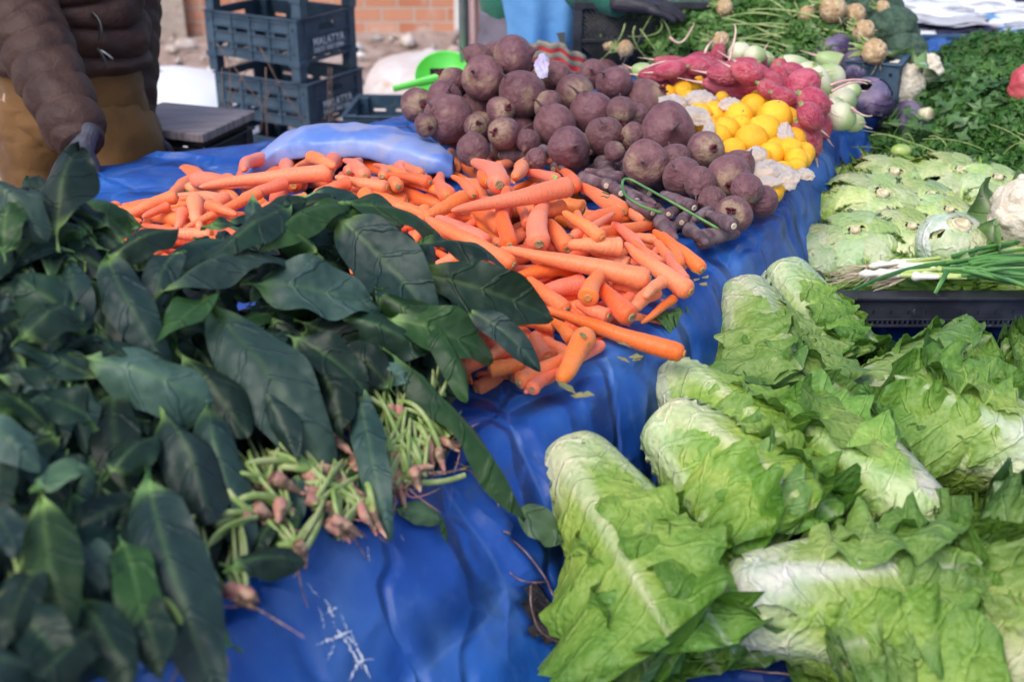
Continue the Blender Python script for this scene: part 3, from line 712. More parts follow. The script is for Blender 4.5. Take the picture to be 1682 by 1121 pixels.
# lower stack carrying the green scoop
c1 = at_t(668, 178, 3.95)
for k in range(3):
    crate('plastic_crate', (c1[0]+.0*k, c1[1], .0+.195*k), (.36, .28), math.radians(-8+2*k), MT['navycrate'],
          f'{["bottom","middle","top"][k]} navy crate of the low stack beneath the green scoop', h=.135, legs=.05, group='low stack of navy crates')
# green scoop on it
sc = at_t(714, 126, 3.72); zs = sc[2]-.02
es = empty('plastic_scoop', sc, 'bright green plastic scoop with a long handle beside the beetroots', 'scoop')
u = np.linspace(0, 1, 14); a = np.linspace(0, 2*PI, 48, endpoint=False)
rim = .088
prf = [(r*rim, -.035*(1-(r)**2.5)) for r in u]+[(rim*1.04, .004), (rim*1.04, -.004), (rim*.98, -.012)]
Vd = np.array([[r*math.cos(x), r*math.sin(x), z] for (r, z) in prf for x in a])
tilt = np.array(Matrix.Rotation(math.radians(40), 3, 'X'))
Vd = Vd@tilt.T+sc+np.array([.03, .02, 0])
Vd[:, 2] += .0
mesh('scoop_bowl', Vd, grid_faces(len(prf), 48, True), MT['greenplastic'], es)
mb = MB(); pts = bez([at_t(742, 122, 3.58), at_t(700, 132, 3.58), at_t(646, 146, 3.60)], 14)
V_, F_ = tube_np(pts, np.linspace(.016, .009, 14), 10, .5); mb.add(V_, F_.tolist()); 
for ring in (0, 13): mb.F.append([ring*10+i for i in range(10)])
mb.build('handle', MT['greenplastic'], es, smooth=True)
mb = MB(); mb.box((-.028, -.004, -.012), (.028, .004, .012), Matrix.Translation(at_t(722, 119, 3.585))); mb.build('handle_slot', MT['trim'], es)

# market scale: board on a black crate, left
cs = at_t(292, 212, 3.15)
eb = crate('black_crate', (cs[0], cs[1]+.05, cs[2]-.235), (.27, .23), math.radians(-20), MT['blackcrate'], 'black crate holding up the worn grey board near the man', h=.19, legs=.02)
crate('black_crate', (cs[0], cs[1]+.05, cs[2]-.465), (.27, .23), math.radians(-20), MT['blackcrate'], 'lower black crate under the one with the grey board', h=.19, legs=.035)
M_ = Matrix.Translation((cs[0], cs[1]+.05, cs[2]-.005))@Matrix.Rotation(math.radians(-20), 4, 'Z')
sb = empty('weighing_board', M_.translation, 'worn grey board platform lying on the black crate', 'board')
mb = MB(); mb.box((-.145, -.125, .0), (.145, .125, .024), M_); mb.build('board', MT['wood'], sb, bevel=.004)
mb = MB(); mb.box((-.13, -.11, -.018), (.13, .11, -.002), M_); mb.build('frame', MT['trim'], sb, bevel=.002)
# two flat crates at lower table's far side etc.
# ================================================================ heaps of roots and fruit
def g2(x, y, cx, cy, sx_, sy_): return np.exp(-((x-cx)/sx_)**2-((y-cy)/sy_)**2)
def H_carrot(x, y): return .822+.075*g2(x, y, -.0, 1.93, .30, .30)+.05*g2(x, y, -.33, 2.1, .3, .22)+.05*g2(x, y, -.6, 2.0, .28, .25)
def H_beet(x, y): return .84+.175*g2(x, y, .0, 2.74, .28, .30)+.075*g2(x, y, .36, 2.3, .2, .25)
def H_citrus(x, y): return .855+.05*g2(x, y, .45, 2.6, .22, .3)
def H_radish(x, y): return .865+.075*g2(x, y, .5, 2.9, .32, .3)
def on_heap(px_, py_, H, lift=0):
    d = ray(px_, py_); t = np.arange(1.0, 4.2, .004)
    P = CAM+d*t[:, None]; below = P[:, 2] <= H(P[:, 0], P[:, 1])+lift
    i = np.argmax(below) if below.any() else len(t)-1
    return P[i]
PLACED = np.zeros((0, 4))
def penetration(sph):
    if not len(PLACED): return 0
    d = np.linalg.norm(PLACED[None, :, :3]-sph[:, None, :3], axis=2)
    return ((PLACED[None, :, 3]+sph[:, None, 3])-d).max()
def commit(sph):
    global PLACED
    PLACED = np.concatenate([PLACED, sph])
def settle(make, tol, steps=26, dl=.004):
    """raise a thing along its line of rest until it only touches what lies below"""
    best = None
    for k in range(steps):
        sph, data = make(k*dl)
        p = penetration(sph)
        if best is None or p < best[0]-1e-4: best = (p, sph, data)
        if p < tol: break
    p, sph, data = best
    commit(sph); return data

# ---- carrots
def carrot_mesh(P, rb, tip, seed, n=26, m=18):
    """P: centre line butt->tip, rb: butt radius, tip: relative radius at the far end before it rounds off"""
    r = np.random.default_rng(seed); u = np.linspace(0, 1, len(P))
    prof_ = np.interp(u, [0, .012, .03, .06, .12, .5, .85, .94, .985, 1], [.30, .55, .76, .92, 1, .52+.38*tip+.05, .16+.60*tip, .06+.52*tip, .02+.32*tip, .008])
    prof_ = prof_*(1+.03*np.sin(u*r.uniform(18, 30)+r.uniform(0, 6))+.025*np.sin(u*r.uniform(7, 12)+r.uniform(0, 6)))
    rad = rb*prof_
    V, F = tube_np(P, rad, m)
    # rings and small dents
    uu = np.repeat(u, m); cen = np.repeat(P, m, axis=0); dirn = (V-cen)
    ringy = .012*np.sin(uu*r.uniform(90, 140)+3*fbm(V, 12, seed, 1))+.03*fbm(V, 14, seed+1, 2)
    V = cen+dirn*(1+ringy)[:, None]
    return V, F
def line_for(A, B, bend, seed, up_b=0., n=34):
    r = np.random.default_rng(seed); A, B = np.asarray(A), np.asarray(B); d = B-A; L = np.linalg.norm(d)
    side = nrm(np.cross(d, [0, 0, 1])); 
    u = np.r_[np.linspace(0, .1, 7)[:-1], np.linspace(.1, .9, n-13), np.linspace(.9, 1, 8)[1:]][:, None]
    P = A+d*u+side*bend*L*4*u*(1-u)+np.array([0, 0, 1])*up_b*L*4*u*(1-u)
    P = P+side*.008*L*np.sin(u*9+r.uniform(0, 6))
    return P
def make_carrot(P, rb, tip, seed, mat='carrot', crown=None, name='carrot'):
    V, F = carrot_mesh(P, rb, tip, seed)
    k = len(P); m = 18
    Fl = F.tolist()+[[i for i in range(m)][::-1], [(k-1)*m+i for i in range(m)]]
    uu_ = np.linspace(0, 1, k)*np.linalg.norm(P[0]-P[-1])/.2
    uv = np.stack([np.repeat(uu_, m), np.tile(np.abs(np.linspace(-1, 1, m, endpoint=False)), k)], -1)
    o = mesh(name, V, Fl, MT[mat], loc=P.mean(0), uv=uv)
    # crown scar at the butt
    T = nrm(P[0]-P[3]); N = nrm(np.cross(T, [.3, .2, 1])); B = np.cross(T, N); a = np.linspace(0, 2*PI, 12, endpoint=False)
    rr_ = [1.0*.40, .40, .30, .18, .05]; hh = [-.02, .035, .06, .03, .045]
    cs_ = 1.0 if crown is None else crown
    Vc = np.array([P[0]+(N*math.cos(x)+B*math.sin(x))*rb*q*min(cs_, 1.15)+T*rb*h*cs_*1.6 for q, h in zip(rr_, hh) for x in a])
    mesh('stem_scar', Vc, grid_faces(5, 12, True), MT['carrot_cut' if (seed % 3 or crown) else 'carrot_top'] if mat == 'carrot' else MT['dryroot'], o)
    return o
# butt px, tip px, butt radius px, relative tip thickness, bend, crown size, extra words
CR = [
 # at the back and under the flap
 (573,283,560,253,11,.4,0),(600,290,586,246,14,.5,0),(627,290,608,263,11,.4,0),(653,307,664,268,13,.6,0),(637,308,558,292,12,.5,0),(707,300,640,288,11,.3,0),
 (777,322,745,292,11,.4,0),(690,285,655,262,10,.4,0),(520,262,470,282,11,.4,0),(510,258,545,272,12,.6,0),(430,262,385,290,13,.5,.05),(550,263,515,328,15,.35,0),
 (575,300,520,316,12,.5,0),(470,300,400,322,12,.5,0),(505,325,440,338,11,.4,0),(480,345,560,322,10,.4,0),
 (735,322,712,250,16,.45,-.03),(866,272,838,302,15,.7,0),(800,300,819,239,14,.25,0),(815,275,855,258,11,.35,.05),(914,296,862,284,12,.6,0),(935,268,902,266,12,.7,0),(940,308,905,268,13,.5,0),
 # left arm of the heap
 (292,322,206,360,13,.6,.10),(279,338,238,356,9,.6,.05),(300,347,292,375,11,.6,0),(321,328,328,372,15,.5,0),(371,324,346,350,13,.6,0),(348,387,272,382,13,.5,0),
 (430,316,312,372,11,.45,0),(104,376,222,364,12,.5,-.04),(116,358,165,366,9,.5,0),(272,400,238,424,12,.6,0),(370,395,310,404,12,.5,0),(340,335,385,352,11,.5,0),(455,350,400,366,11,.5,0),
 (548,284,319,308,16,.40,.03),
 # middle
 (828,378,775,342,17,.6,0),(869,370,852,340,12,.6,0),(837,404,833,316,15,.8,0),(765,324,702,356,15,.7,0),(846,436,712,366,16,.6,-.03),(800,402,722,362,15,.6,0),
 (1025,348,944,298,16,.5,-.03),(925,340,880,352,14,.6,0),(958,346,905,326,17,.5,0),(1018,352,952,374,15,.7,0),(1060,362,1006,326,13,.6,0),
 (932,410,903,368,17,.7,0),(972,398,950,352,14,.6,0),(884,402,896,322,21,.55,-.03),(940,388,1002,352,10,.35,.08),
 (940,306,758,343,19,.35,-.02),(822,304,706,212,20,.42,.05),
 (1086,398,1036,390,10,.7,0),(1092,389,1070,420,11,.6,0),(1117,437,1076,384,11,.6,0),(1155,444,1092,388,14,.5,-.04),(1112,452,1080,400,12,.6,0),(1127,462,1098,420,11,.6,0),
 (1020,406,940,402,17,.6,0),(990,392,930,352,13,.5,0),(1060,430,1010,372,13,.6,0),(1085,436,1040,398,12,.5,0),
 (955,438,853,456,16,.6,.04),(961,466,878,486,18,.6,.03),(1033,436,975,412,14,.6,0),
 (1136,480,1036,406,19,.30,.0),(1068,460,830,409,21,.26,-.05),
 # front
 (1062,480,1010,470,12,.7,0),(1078,478,1045,506,15,.8,0),(1107,490,1058,528,9,.5,0),(1038,522,990,470,20,.55,0),(965,490,985,452,18,.7,0),(1090,462,1062,486,12,.7,0),
 (930,510,872,462,15,.6,0),(980,530,974,488,13,.6,0),(913,536,850,530,13,.6,0),(940,560,910,530,13,.6,0),(900,590,880,552,17,.6,0),(1000,520,950,500,14,.6,0),(880,500,826,470,15,.6,0),
 (823,560,778,532,12,.2,0),(756,603,848,574,15,.6,0),(803,608,856,600,16,.7,0),(920,606,866,642,12,.5,0),(850,628,925,588,17,.7,0),(873,640,922,610,13,.6,0),(840,560,800,590,13,.5,0),
 (946,590,900,560,15,.6,0),(960,552,924,620,21,.75,-.02),(1123,583,905,510,18,.38,-.03),(700,600,760,566,13,.5,0),(770,590,720,560,13,.5,0),(990,566,950,596,10,.5,0),
]
carrots = []
def px_carrot(a, b, c, d, rpx, tip, bend, seed, H, tol, name='carrot', mat='carrot', crown=None, l0=0.0):
    up_b = np.random.default_rng(seed).uniform(0, .03)
    def mk(l):
        A = on_heap(a, b, H, l+l0); B = on_heap(c, d, H, l*.9+l0)
        if np.linalg.norm(A-B) > .235:      # keep to a believable length
            B = A+(B-A)*.235/np.linalg.norm(A-B)
        t = proj(A)[2]; rb = rpx/FPX*t; P = line_for(A, B, bend, seed, up_b)
        k = np.linspace(1, len(P)-2, 7).astype(int); u = k/len(P)
        sph = np.c_[P[k], rb*np.interp(u, [0, .15, 1], [.9, .95, tip])]
        return sph, (P, rb)
    P, rb = settle(mk, tol)
    o = make_carrot(P, rb, tip, seed, mat, crown, name)
    return o, P, rb
# buried carrots fill the heap first
fr = random.Random(12)
fillpoly = np.array([(105,385),(190,340),(330,300),(420,268),(560,262),(700,268),(860,280),(1000,335),(1085,400),(1140,452),(1095,500),(1000,560),(930,620),(860,630),(760,610),(690,560),(600,480),(420,440),(250,430)])
buried = []
def fill_heap(polyp, step, jit, fn, rnd):
    x0_, y0_ = polyp.min(0); x1_, y1_ = polyp.max(0); y = y0_
    while y < y1_:
        x = x0_
        while x < x1_:
            xx, yy = x+rnd.uniform(-jit, jit), y+rnd.uniform(-jit, jit)*.6
            if pin_poly(np.array([xx]), np.array([yy]), polyp)[0]: fn(xx, yy)
            x += step
        y += step*.62
def fill_carrot(x, y):
    a = fr.uniform(0, 6.28); L = fr.uniform(45, 75); dx, dy = math.cos(a)*L, math.sin(a)*L*.5
    sd = fr.randrange(10**6)
    o, P, rb = px_carrot(x-dx, y-dy, x+dx, y+dy, fr.uniform(12, 16), fr.uniform(.25, .55), fr.uniform(-.07, .07), sd, H_carrot, .012, l0=-.035)
    tag(o, 'orange carrot mostly buried under the others in the big carrot heap', 'carrot', 'carrots buried in the heap')
fill_heap(fillpoly, 36, 13, fill_carrot, fr)
def dirword(dx, dy):
    a = math.degrees(math.atan2(-dy, dx)) % 360
    return ['right', 'upper right', 'far side', 'upper left', 'left', 'lower left', 'viewer', 'lower right'][int(((a+22.5) % 360)//45)]
def carrot_place(x, y):
    if x < 400: return 'in the left arm by the spinach'
    if y < 300 and x < 700: return 'below the folded tarp flap'
    if y < 330 and x < 860: return 'at the foot of the beetroots'
    if y < 380 and x > 860 and x < 1000: return 'beside the purple carrots'
    if x >= 1040 and y < 500: return 'at the right rim'
    if y > 540: return 'at the near end'
    if x < 860: return 'next to the spinach leaves'
    return 'in the middle of the heap'
lab = []
for i, c in enumerate(CR):
    a, b, c_, d, rpx, tip, bend = c; rpx *= .96; tip *= .95; c_, d = c_+(c_-a)*.10, d+(d-b)*.10
    if abs(bend) < .02: bend = random.Random(i).uniform(-.07, .07)
    crown = 1.5 if i in (44, 69) else None
    o, P, rb = px_carrot(a, b, c_, d, rpx, tip, bend, 500+i, H_carrot, .007, crown=crown)
    Lr = np.linalg.norm(P[0]-P[-1])
    look = ('long ' if Lr > .17 else 'short ' if Lr < .08 else '')+('stout ' if rb > .0165 else 'thin ' if rb < .012 else '')+'carrot pointing to the '+dirword(c_-a, d-b)
    lab.append((o, look, carrot_place((a+c_)/2, (b+d)/2), (a+c_)/2, 'carrot', 'carrots of the big heap'))
label_all(lab)

# ---- purple carrots
PC = [(820,255,900,257,13,.7,0),(935,232,925,278,15,.5,.05),(925,266,955,262,10,.6,0),(990,268,1004,300,16,.8,0),(953,292,1078,336,14,.35,-.03),(1014,250,1054,318,8,.3,.06),
 (1100,384,1070,352,15,.7,0),(1234,332,1112,328,19,.5,.03),(1120,366,1135,345,11,.8,0),(1150,396,1215,384,18,.5,-.05),(1104,325,1098,300,9,.7,0),(1098,352,1120,342,10,.7,0),
 (870,240,835,248,10,.6,0),(1045,330,1000,300,12,.6,0),(1090,372,1110,395,11,.7,0),(1165,358,1190,372,17,.7,0),(1020,292,960,280,10,.5,0),(1140,342,1085,318,13,.6,0),(1066,318,1030,292,11,.6,0),(1180,345,1140,362,13,.6,.03),(1205,372,1160,350,14,.5,0),(1072,350,1030,330,13,.6,0),(960,262,930,280,12,.6,0),(1130,376,1165,402,13,.6,0),(1115,300,1085,278,11,.5,0),(895,248,862,268,12,.6,0),(1020,318,990,296,12,.6,0)]
lab = []
for i, (a, b, c_, d, rpx, tip, bend) in enumerate(PC):
    Hm = lambda x, y: np.maximum(H_carrot(x, y), .845)
    o, P, rb = px_carrot(a, b, c_, d, rpx, tip, bend, 900+i, Hm, .008, name='purple_carrot', mat='purple')
    look = ('long ' if abs(a-c_) > 70 else 'stubby ' if rb > .017 else 'small ')+'purple carrot pointing to the '+dirword(c_-a, d-b)
    place = 'by the blue rim' if a > 1100 else 'between beetroots and orange carrots'
    lab.append((o, look, place, a, 'purple carrot', 'purple carrots between the heaps'))
label_all(lab)
frp = random.Random(3)
def fill_purple(x, y):
    a = frp.uniform(0, 6.28); L = 26
    o, P, rb = px_carrot(x-math.cos(a)*L, y-math.sin(a)*L*.5, x+math.cos(a)*L, y+math.sin(a)*L*.5, 12, .6, 0, frp.randrange(9999), lambda x, y: 0*x+.84, .012, name='purple_carrot', mat='purple', l0=-.012)
    tag(o, 'small purple carrot half hidden under the purple carrots and beetroots', 'purple carrot', 'purple carrots half hidden')
fill_heap(np.array([(850,250),(960,262),(1080,320),(1190,370),(1230,360),(1150,390),(1080,372),(980,312)]), 40, 10, fill_purple, frp)
# a bent green onion stalk
q = poly([on_heap(1180, 376, H_carrot, .05), on_heap(1100, 330, H_carrot, .07), on_heap(1030, 291, H_carrot, .075), on_heap(1021, 296, H_carrot, .073), on_heap(1024, 320, H_carrot, .065), on_heap(1050, 338, H_carrot, .06), on_heap(1088, 350, H_carrot, .055)], 40)
mb = MB(); mb.tube(q, .0024, 8); o = mb.build('green_stalk', MT['oniongreen'], smooth=True); tag(o, 'thin bent green onion stalk lying over the purple carrots', 'stalk')

# ---- beetroots: a few shapes, each with crown and tail, then copies
def ball(n=34, m=44):
    u = np.linspace(0, PI, n)[:, None]; a = np.linspace(0, 2*PI, m, endpoint=False)[None]
    return np.stack([np.sin(u)*np.cos(a), np.sin(u)*np.sin(a), np.cos(u)*np.ones_like(a)], -1).reshape(-1, 3), grid_faces(n, m, True)
def beet_proto(seed):
    r = np.random.default_rng(seed); P, F = ball()
    th = np.arccos(np.clip(P[:, 2], -1, 1))
    k = 1+.085*fbm(P, .33, seed, 2)+.02*fbm(P, .9, seed+1, 2)-.05*np.clip(fbm(P, .7, seed+5, 1)-.3, 0, 1)
    lob = r.uniform(.0, .06); k = k*(1+lob*np.cos(np.arctan2(P[:, 1], P[:, 0])*r.integers(2, 4)+r.uniform(0, 6))*np.sin(th))
    V = P*k[:, None]; V[:, 2] *= r.uniform(.86, 1.02)
    V[:, 2] -= .25*np.exp(-((PI-th)/.22)**2)          # pulls out toward the tail
    V[:, 2] += .07*np.exp(-(th/.4)**2)
    tanm = ss(.95+r.uniform(-.2, .5), .45, th+.35*fbm(P, .9, seed+3, 3))*ss(.10, .3, th); darkm = ss(.30, .12, th)
    side_t = ss(.35, .6, fbm(P, .45, seed+8, 3))*.75; mott = (.5+.5*fbm(P, 1.6, seed+4, 4))[:, None]; pit = ss(.55, .75, fbm(P, 3.1, seed+6, 3))[:, None]
    c0 = np.array([.13, .042, .050]) if seed % 2 else np.array([.115, .032, .050]); c1 = np.array([.215, .105, .108])
    col = c0*(1-mott)+c1*mott; tm = np.maximum(tanm, side_t)[:, None]*.8; col = col*(1-tm)+np.array([.33, .225, .14])*(.75+.5*mott)*tm; col = col*(1-.5*pit)+np.array([.07, .02, .03])*.5*pit
    col = col*(1-darkm[:, None])+np.array([.05, .012, .018])*darkm[:, None]
    o = mesh('beetroot', V, F, MT['beet' if seed % 2 else 'beet2'], loc=(0, 0, 0), col=col)
    zt = V[:, 2].max(); zb = V[:, 2].min()
    mb = MB()
    for j in range(int(r.integers(5, 9))):            # cut leaf stalks
        a = r.uniform(0, 6.28); q = r.uniform(.03, .2); l = r.uniform(.08, .28)
        p0 = np.array([math.cos(a)*q, math.sin(a)*q, zt-.09]); p1 = p0+np.array([math.cos(a)*.10, math.sin(a)*.10, .08+l])
        mb.tube(bez([p0, (p0+p1)/2+np.array([0, 0, .02]), p1], 5), [.07, .065, .06, .055, .05], 7)
    mb.build('cut_stalks', MT['beet_cut'], o, smooth=True)
    mb = MB(); l = r.uniform(.15, .8)
    mb.tube(bez([(0, 0, zb+.12), (0, 0, zb-l*.4), (r.uniform(-.25, .25), r.uniform(-.25, .25), zb-l)], 9), np.linspace(.085, .012, 9), 8)
    mb.build('tail_root', MT['purple'], o, smooth=True)
    return o
NBP = 14
bprot = [beet_proto(60+i) for i in range(NBP)]; bused = [False]*NBP
def put_beet(x, y, r, seed, H, tol, l0=0, squash=1.0, euler=None):
    rn = random.Random(seed)
    def mk(l):
        c = on_heap(x, y, H, l+l0); R = r/FPX*proj(c)[2]
        return np.array([[*c, R*.97]]), (c, R)
    c, R = settle(mk, tol)
    k = seed % NBP; o = bprot[k] if not bused[k] else copy_tree(bprot[k]); bused[k] = True
    o.location = Vector(c); o.scale = (R, R, R*squash)
    o.rotation_euler = euler if euler else (rn.uniform(.6, 2.6), rn.uniform(-.8, .8), rn.uniform(0, 6.28))
    return o
frb = random.Random(77)
bfill = np.array([(690,170),(760,110),(820,90),(900,120),(1010,125),(1090,175),(1180,240),(1250,310),(1230,350),(1130,320),(1000,270),(900,245),(780,240),(700,215)])
def fb(x, y):
    o = put_beet(x, y, frb.uniform(24, 30), frb.randrange(10**5), H_beet, .02, l0=-.065)
    tag(o, 'dull purple beetroot mostly hidden beneath the others in the beetroot heap', 'beetroot', 'beetroots buried in the heap')
fill_heap(bfill, 50, 12, fb, frb)
BT = [(813,100,30,0),(843,92,33,0),(787,92,20,0),(743,135,26,0),(793,128,36,1),(858,153,38,1),(913,124,24,0),(1020,125,18,0),(973,122,24,1),(1007,136,28,1),(687,172,28,2),(730,160,28,1),(735,195,39,1),(823,182,24,2),
 (900,172,25,0),(945,155,31,2),(1060,165,35,0),(1040,192,24,0),(782,207,20,2),(827,218,26,2),(777,245,26,0),(867,232,20,0),(912,206,33,1),(973,188,36,1),(1020,182,23,0),(933,242,33,0),(993,224,30,1),(1096,213,44,0),(1040,222,22,0),
 (1160,247,30,2),(1122,292,32,1),(1107,262,28,0),(1060,268,37,1),(1214,272,26,0),(1197,290,36,0),(1250,330,27,1),(1205,352,30,2),(1228,310,25,0),(1150,300,26,0),(700,205,20,0),(880,262,18,0),(1010,250,18,0),(1170,330,24,0)]
look3 = ['dusty purple beetroot', 'smooth round purple beetroot', 'tan beetroot with dark crown']
def bplace(x, y):
    if y < 115: return 'on top of the heap'
    if x < 760: return 'beside the folded tarp flap'
    if x > 1140: return 'at the heap foot near the citrus'
    if y > 200 and x < 1000: return 'just above the orange carrots'
    if x > 1000: return 'on the right slope of the heap'
    return 'in the middle of the heap'
lab = []
for i, (x, y, r, lk) in enumerate(BT):
    e = None
    if lk == 2: e = (random.Random(i).uniform(1.0, 1.4), random.Random(i+5).uniform(-.3, .3), random.Random(i+9).uniform(-.7, .7))   # crown turned to the viewer
    if lk == 1: e = (random.Random(i).uniform(1.9, 2.6)+PI*.0, .3, random.Random(i+9).uniform(2.5, 3.8))
    sz = 'big ' if r >= 33 else 'small ' if r < 24 else ''
    o = put_beet(x, y, r*1.04, 31*i+7, H_beet, .014, squash=random.Random(i).uniform(.85, 1.15), euler=e)
    lab.append((o, sz+look3[lk], bplace(x, y), x, 'beetroot', 'beetroots of the heap'))
label_all(lab)
for k in range(NBP):
    if not bused[k]:
        for ch in list(bprot[k].children): bpy.data.objects.remove(ch)
        bpy.data.objects.remove(bprot[k])

# ---- citrus fruit
def citrus_proto():
    P, F = ball(24, 32); th = np.arccos(np.clip(P[:, 2], -1, 1))
    V = P*(1+.012*fbm(P, .8, 4, 2))[:, None]; V[:, 2] += .10*np.exp(-((PI-th)/.2)**2)*-1; V[:, 2] -= .05*np.exp(-(th/.2)**2)
    o = mesh('citrus_fruit', V, F, MT['citrus'], loc=(0, 0, 0))
    mb = MB(); mb.tube([(0, 0, .90), (0, 0, .975), (0, 0, .985)], [.09, .08, .03], 8); mb.build('stem_button', MT['scar'], o, smooth=True)
    return o
cp = citrus_proto(); cused = False
def put_like(proto, used, x, y, r, H, tol, seed, l0=0, scale=(1, 1, 1), rot=None, spread=0):
    rn = random.Random(seed)
    def mk(l):
        c = on_heap(x, y, H, l+l0); R = r/FPX*proj(c)[2]
        return np.array([[*c, R*.97]]), (c, R)
    c, R = settle(mk, tol)
    o = copy_tree(proto) if used else proto
    o.location = Vector(c); o.scale = (R*scale[0], R*scale[1], R*scale[2]); o.rotation_euler = rot or (rn.uniform(0, 6.28), rn.uniform(0, 3), rn.uniform(0, 6.28))
    return o
CT = [(1106,146,19),(1079,145,15),(1092,158,16),(1134,145,15),(1150,127,24),(1122,150,15),(1173,188,19),(1106,172,12),(1186,162,10),(1249,166,17),(1237,178,20),(1290,198,20),(1272,195,25),(1212,194,22),(1218,207,16),(1194,215,19),(1177,227,20),(1148,190,18),
 (1256,218,25),(1234,232,24),(1205,246,17),(1275,246,17),(1265,257,20),(1242,264,20),(1301,231,19),(1296,246,17),(1320,252,16),(1308,262,16),(1308,274,13),(1263,315,20),(1285,283,16),(1240,290,16),(1160,208,16),(1130,165,15),(1320,262,12)]
frc = random.Random(5)
def fc(x, y):
    global cused
    o = put_like(cp, cused, x, y, 19, H_citrus, .015, frc.randrange(9999), l0=-.045); cused = True
    tag(o, 'orange-yellow citrus fruit hidden under the others in the fruit heap', 'citrus fruit', 'citrus fruit buried in the heap')
fill_heap(np.array([(1080,145),(1150,130),(1260,170),(1320,240),(1290,290),(1265,320),(1235,290),(1190,240),(1130,190)]), 40, 8, fc, frc)
lab = []
for i, (x, y, r) in enumerate(CT):
    o = put_like(cp, cused, x, y, r*1.18, H_citrus, .013, 40+i, scale=(1, 1, 1.06)); cused = True
    place = 'among the pink radishes' if (y < 140 and x > 1140) else 'at the far left of the fruit heap' if x < 1140 else 'at the blue rim' if x > 1290 else 'low beside the beetroots' if (y > 240 and x < 1275) else 'in the middle of the fruit heap' if y > 200 else 'at the top of the fruit heap'
    lab.append((o, ('plump ' if r > 22 else 'small ' if r < 16 else '')+'yellow-orange citrus fruit', place, x, 'citrus fruit', 'citrus fruit of the heap'))
label_all(lab)
# crumpled wrapping paper
def paper(px_, py_, rx, ry, seed, label, H=H_citrus, lift=.022, mat='paper', yaw=0, name='wrapping_paper', cat='wrapping paper'):
    c = on_heap(px_, py_, H, lift); t = proj(c)[2]; r = np.random.default_rng(seed)
    n = 34; u, v = np.meshgrid(np.linspace(-1, 1, n), np.linspace(-1, 1, n), indexing='ij')
    rad = np.sqrt(u*u+v*v); ang = np.arctan2(v, u)
    uu = u*np.sqrt(1-v*v/2)*(1+.10*np.sin(3*ang+seed)+.05*np.sin(11*ang)); vv = v*np.sqrt(1-u*u/2)*(1+.10*np.cos(2*ang+seed*2)+.05*np.sin(13*ang))
    P0 = np.stack([uu, vv, 0*u], -1)
    side = np.array([math.cos(yaw), math.sin(yaw), 0]); upv = nrm(np.array([-.25, -.75, .8])); fwd = nrm(np.cross(upv, side))
    h = .38*fbm(P0, .5, seed, 2)+.24*(1-np.abs(fbm(P0, .9, seed+1, 3)))**2
    V = c+side*(uu*rx/FPX*t)[..., None]+fwd*(vv*ry/FPX*t)[..., None]*1.15+upv*((h-.25*rad**2)*min(rx, ry)/FPX*t)[..., None]
    o = mesh(name, V.reshape(-1, 3), grid_faces(n, n), MT[mat]); so = o.modifiers.new('t', 'SOLIDIFY'); so.thickness = .0006
    return tag(o, label, cat, None)
paper(1108,168,28,14, 1, 'crumpled white wrapping paper left of the citrus heap')
paper(1150,160,26,12, 2, 'white wrapping paper below the topmost citrus fruit', lift=.03)
paper(1200,170,20,12, 3, 'white wrapping paper scrap under the large pink radish', lift=.03)
paper(1140,188,28,16, 4, 'pale wrapping paper folded around a citrus fruit beside the beetroot', lift=.035)
paper(1165,215,10,20, 5, 'narrow twist of white wrapping paper beside the big beetroot', lift=.03)
paper(1258,278,30,16, 6, 'white wrapping paper hanging below the lowest citrus fruits', lift=.03)
paper(1290,290,24,20, 7, 'crumpled wrapping paper spilling onto the blue rim', lift=.02)
paper(1262,298,26,8, 8, 'thin white wrapping paper strip above the lone low citrus', lift=.028)
paper(1290,222,14,24, 9, 'wrapping paper tucked between citrus and pink radish', lift=.025)
paper(1322,285,16,10, 10, 'small white wrapping paper flap lying on the tarp edge', lift=.012)
paper(1243,252,18,12, 11, 'torn wrapping paper piece in the middle of the citrus', lift=.045)
paper(890,108,12,22, 12, 'lilac paper scrap standing behind the beetroot heap', H=lambda x, y: 0*x+1.0, lift=-.0, mat='lilac', name='paper_scrap', cat='paper')

# ---- radishes
def radish_proto(mat, tailmat, name, seed, taper=.35):
    P, F = ball(28, 28); V = P.copy(); V = V[:, [2, 0, 1]]          # long axis = x
    s = V[:, 0]; V[:, 1:] *= (1-taper*.5*np.clip(s, 0, 1)-.04*s)[:, None]
    V = V*(1+.03*fbm(V, .6, seed, 3))[:, None]
    o = mesh(name, V, F, MT[mat], loc=(0, 0, 0))
    mb = MB(); mb.tube(bez([(.93, 0, 0), (1.12, .02, 0), (1.3, .12, .02), (1.75, .2, -.08)], 12), np.linspace(.14, .015, 12)*np.array([1]*12), 8); mb.build('tail_root', MT[tailmat], o, smooth=True)
    mb = MB(); mb.tube([(-.93, 0, 0), (-1.02, 0, 0), (-1.05, 0, 0)], [.26, .22, .14], 10)
    for k in range(4):
        a = k*1.6+seed; mb.tube([(-1.0, .08*math.cos(a), .08*math.sin(a)), (-1.16, .14*math.cos(a), .14*math.sin(a))], [.06, .05], 6)
    mb.build('cut_top', MT['stem'], o, smooth=True)
    return o
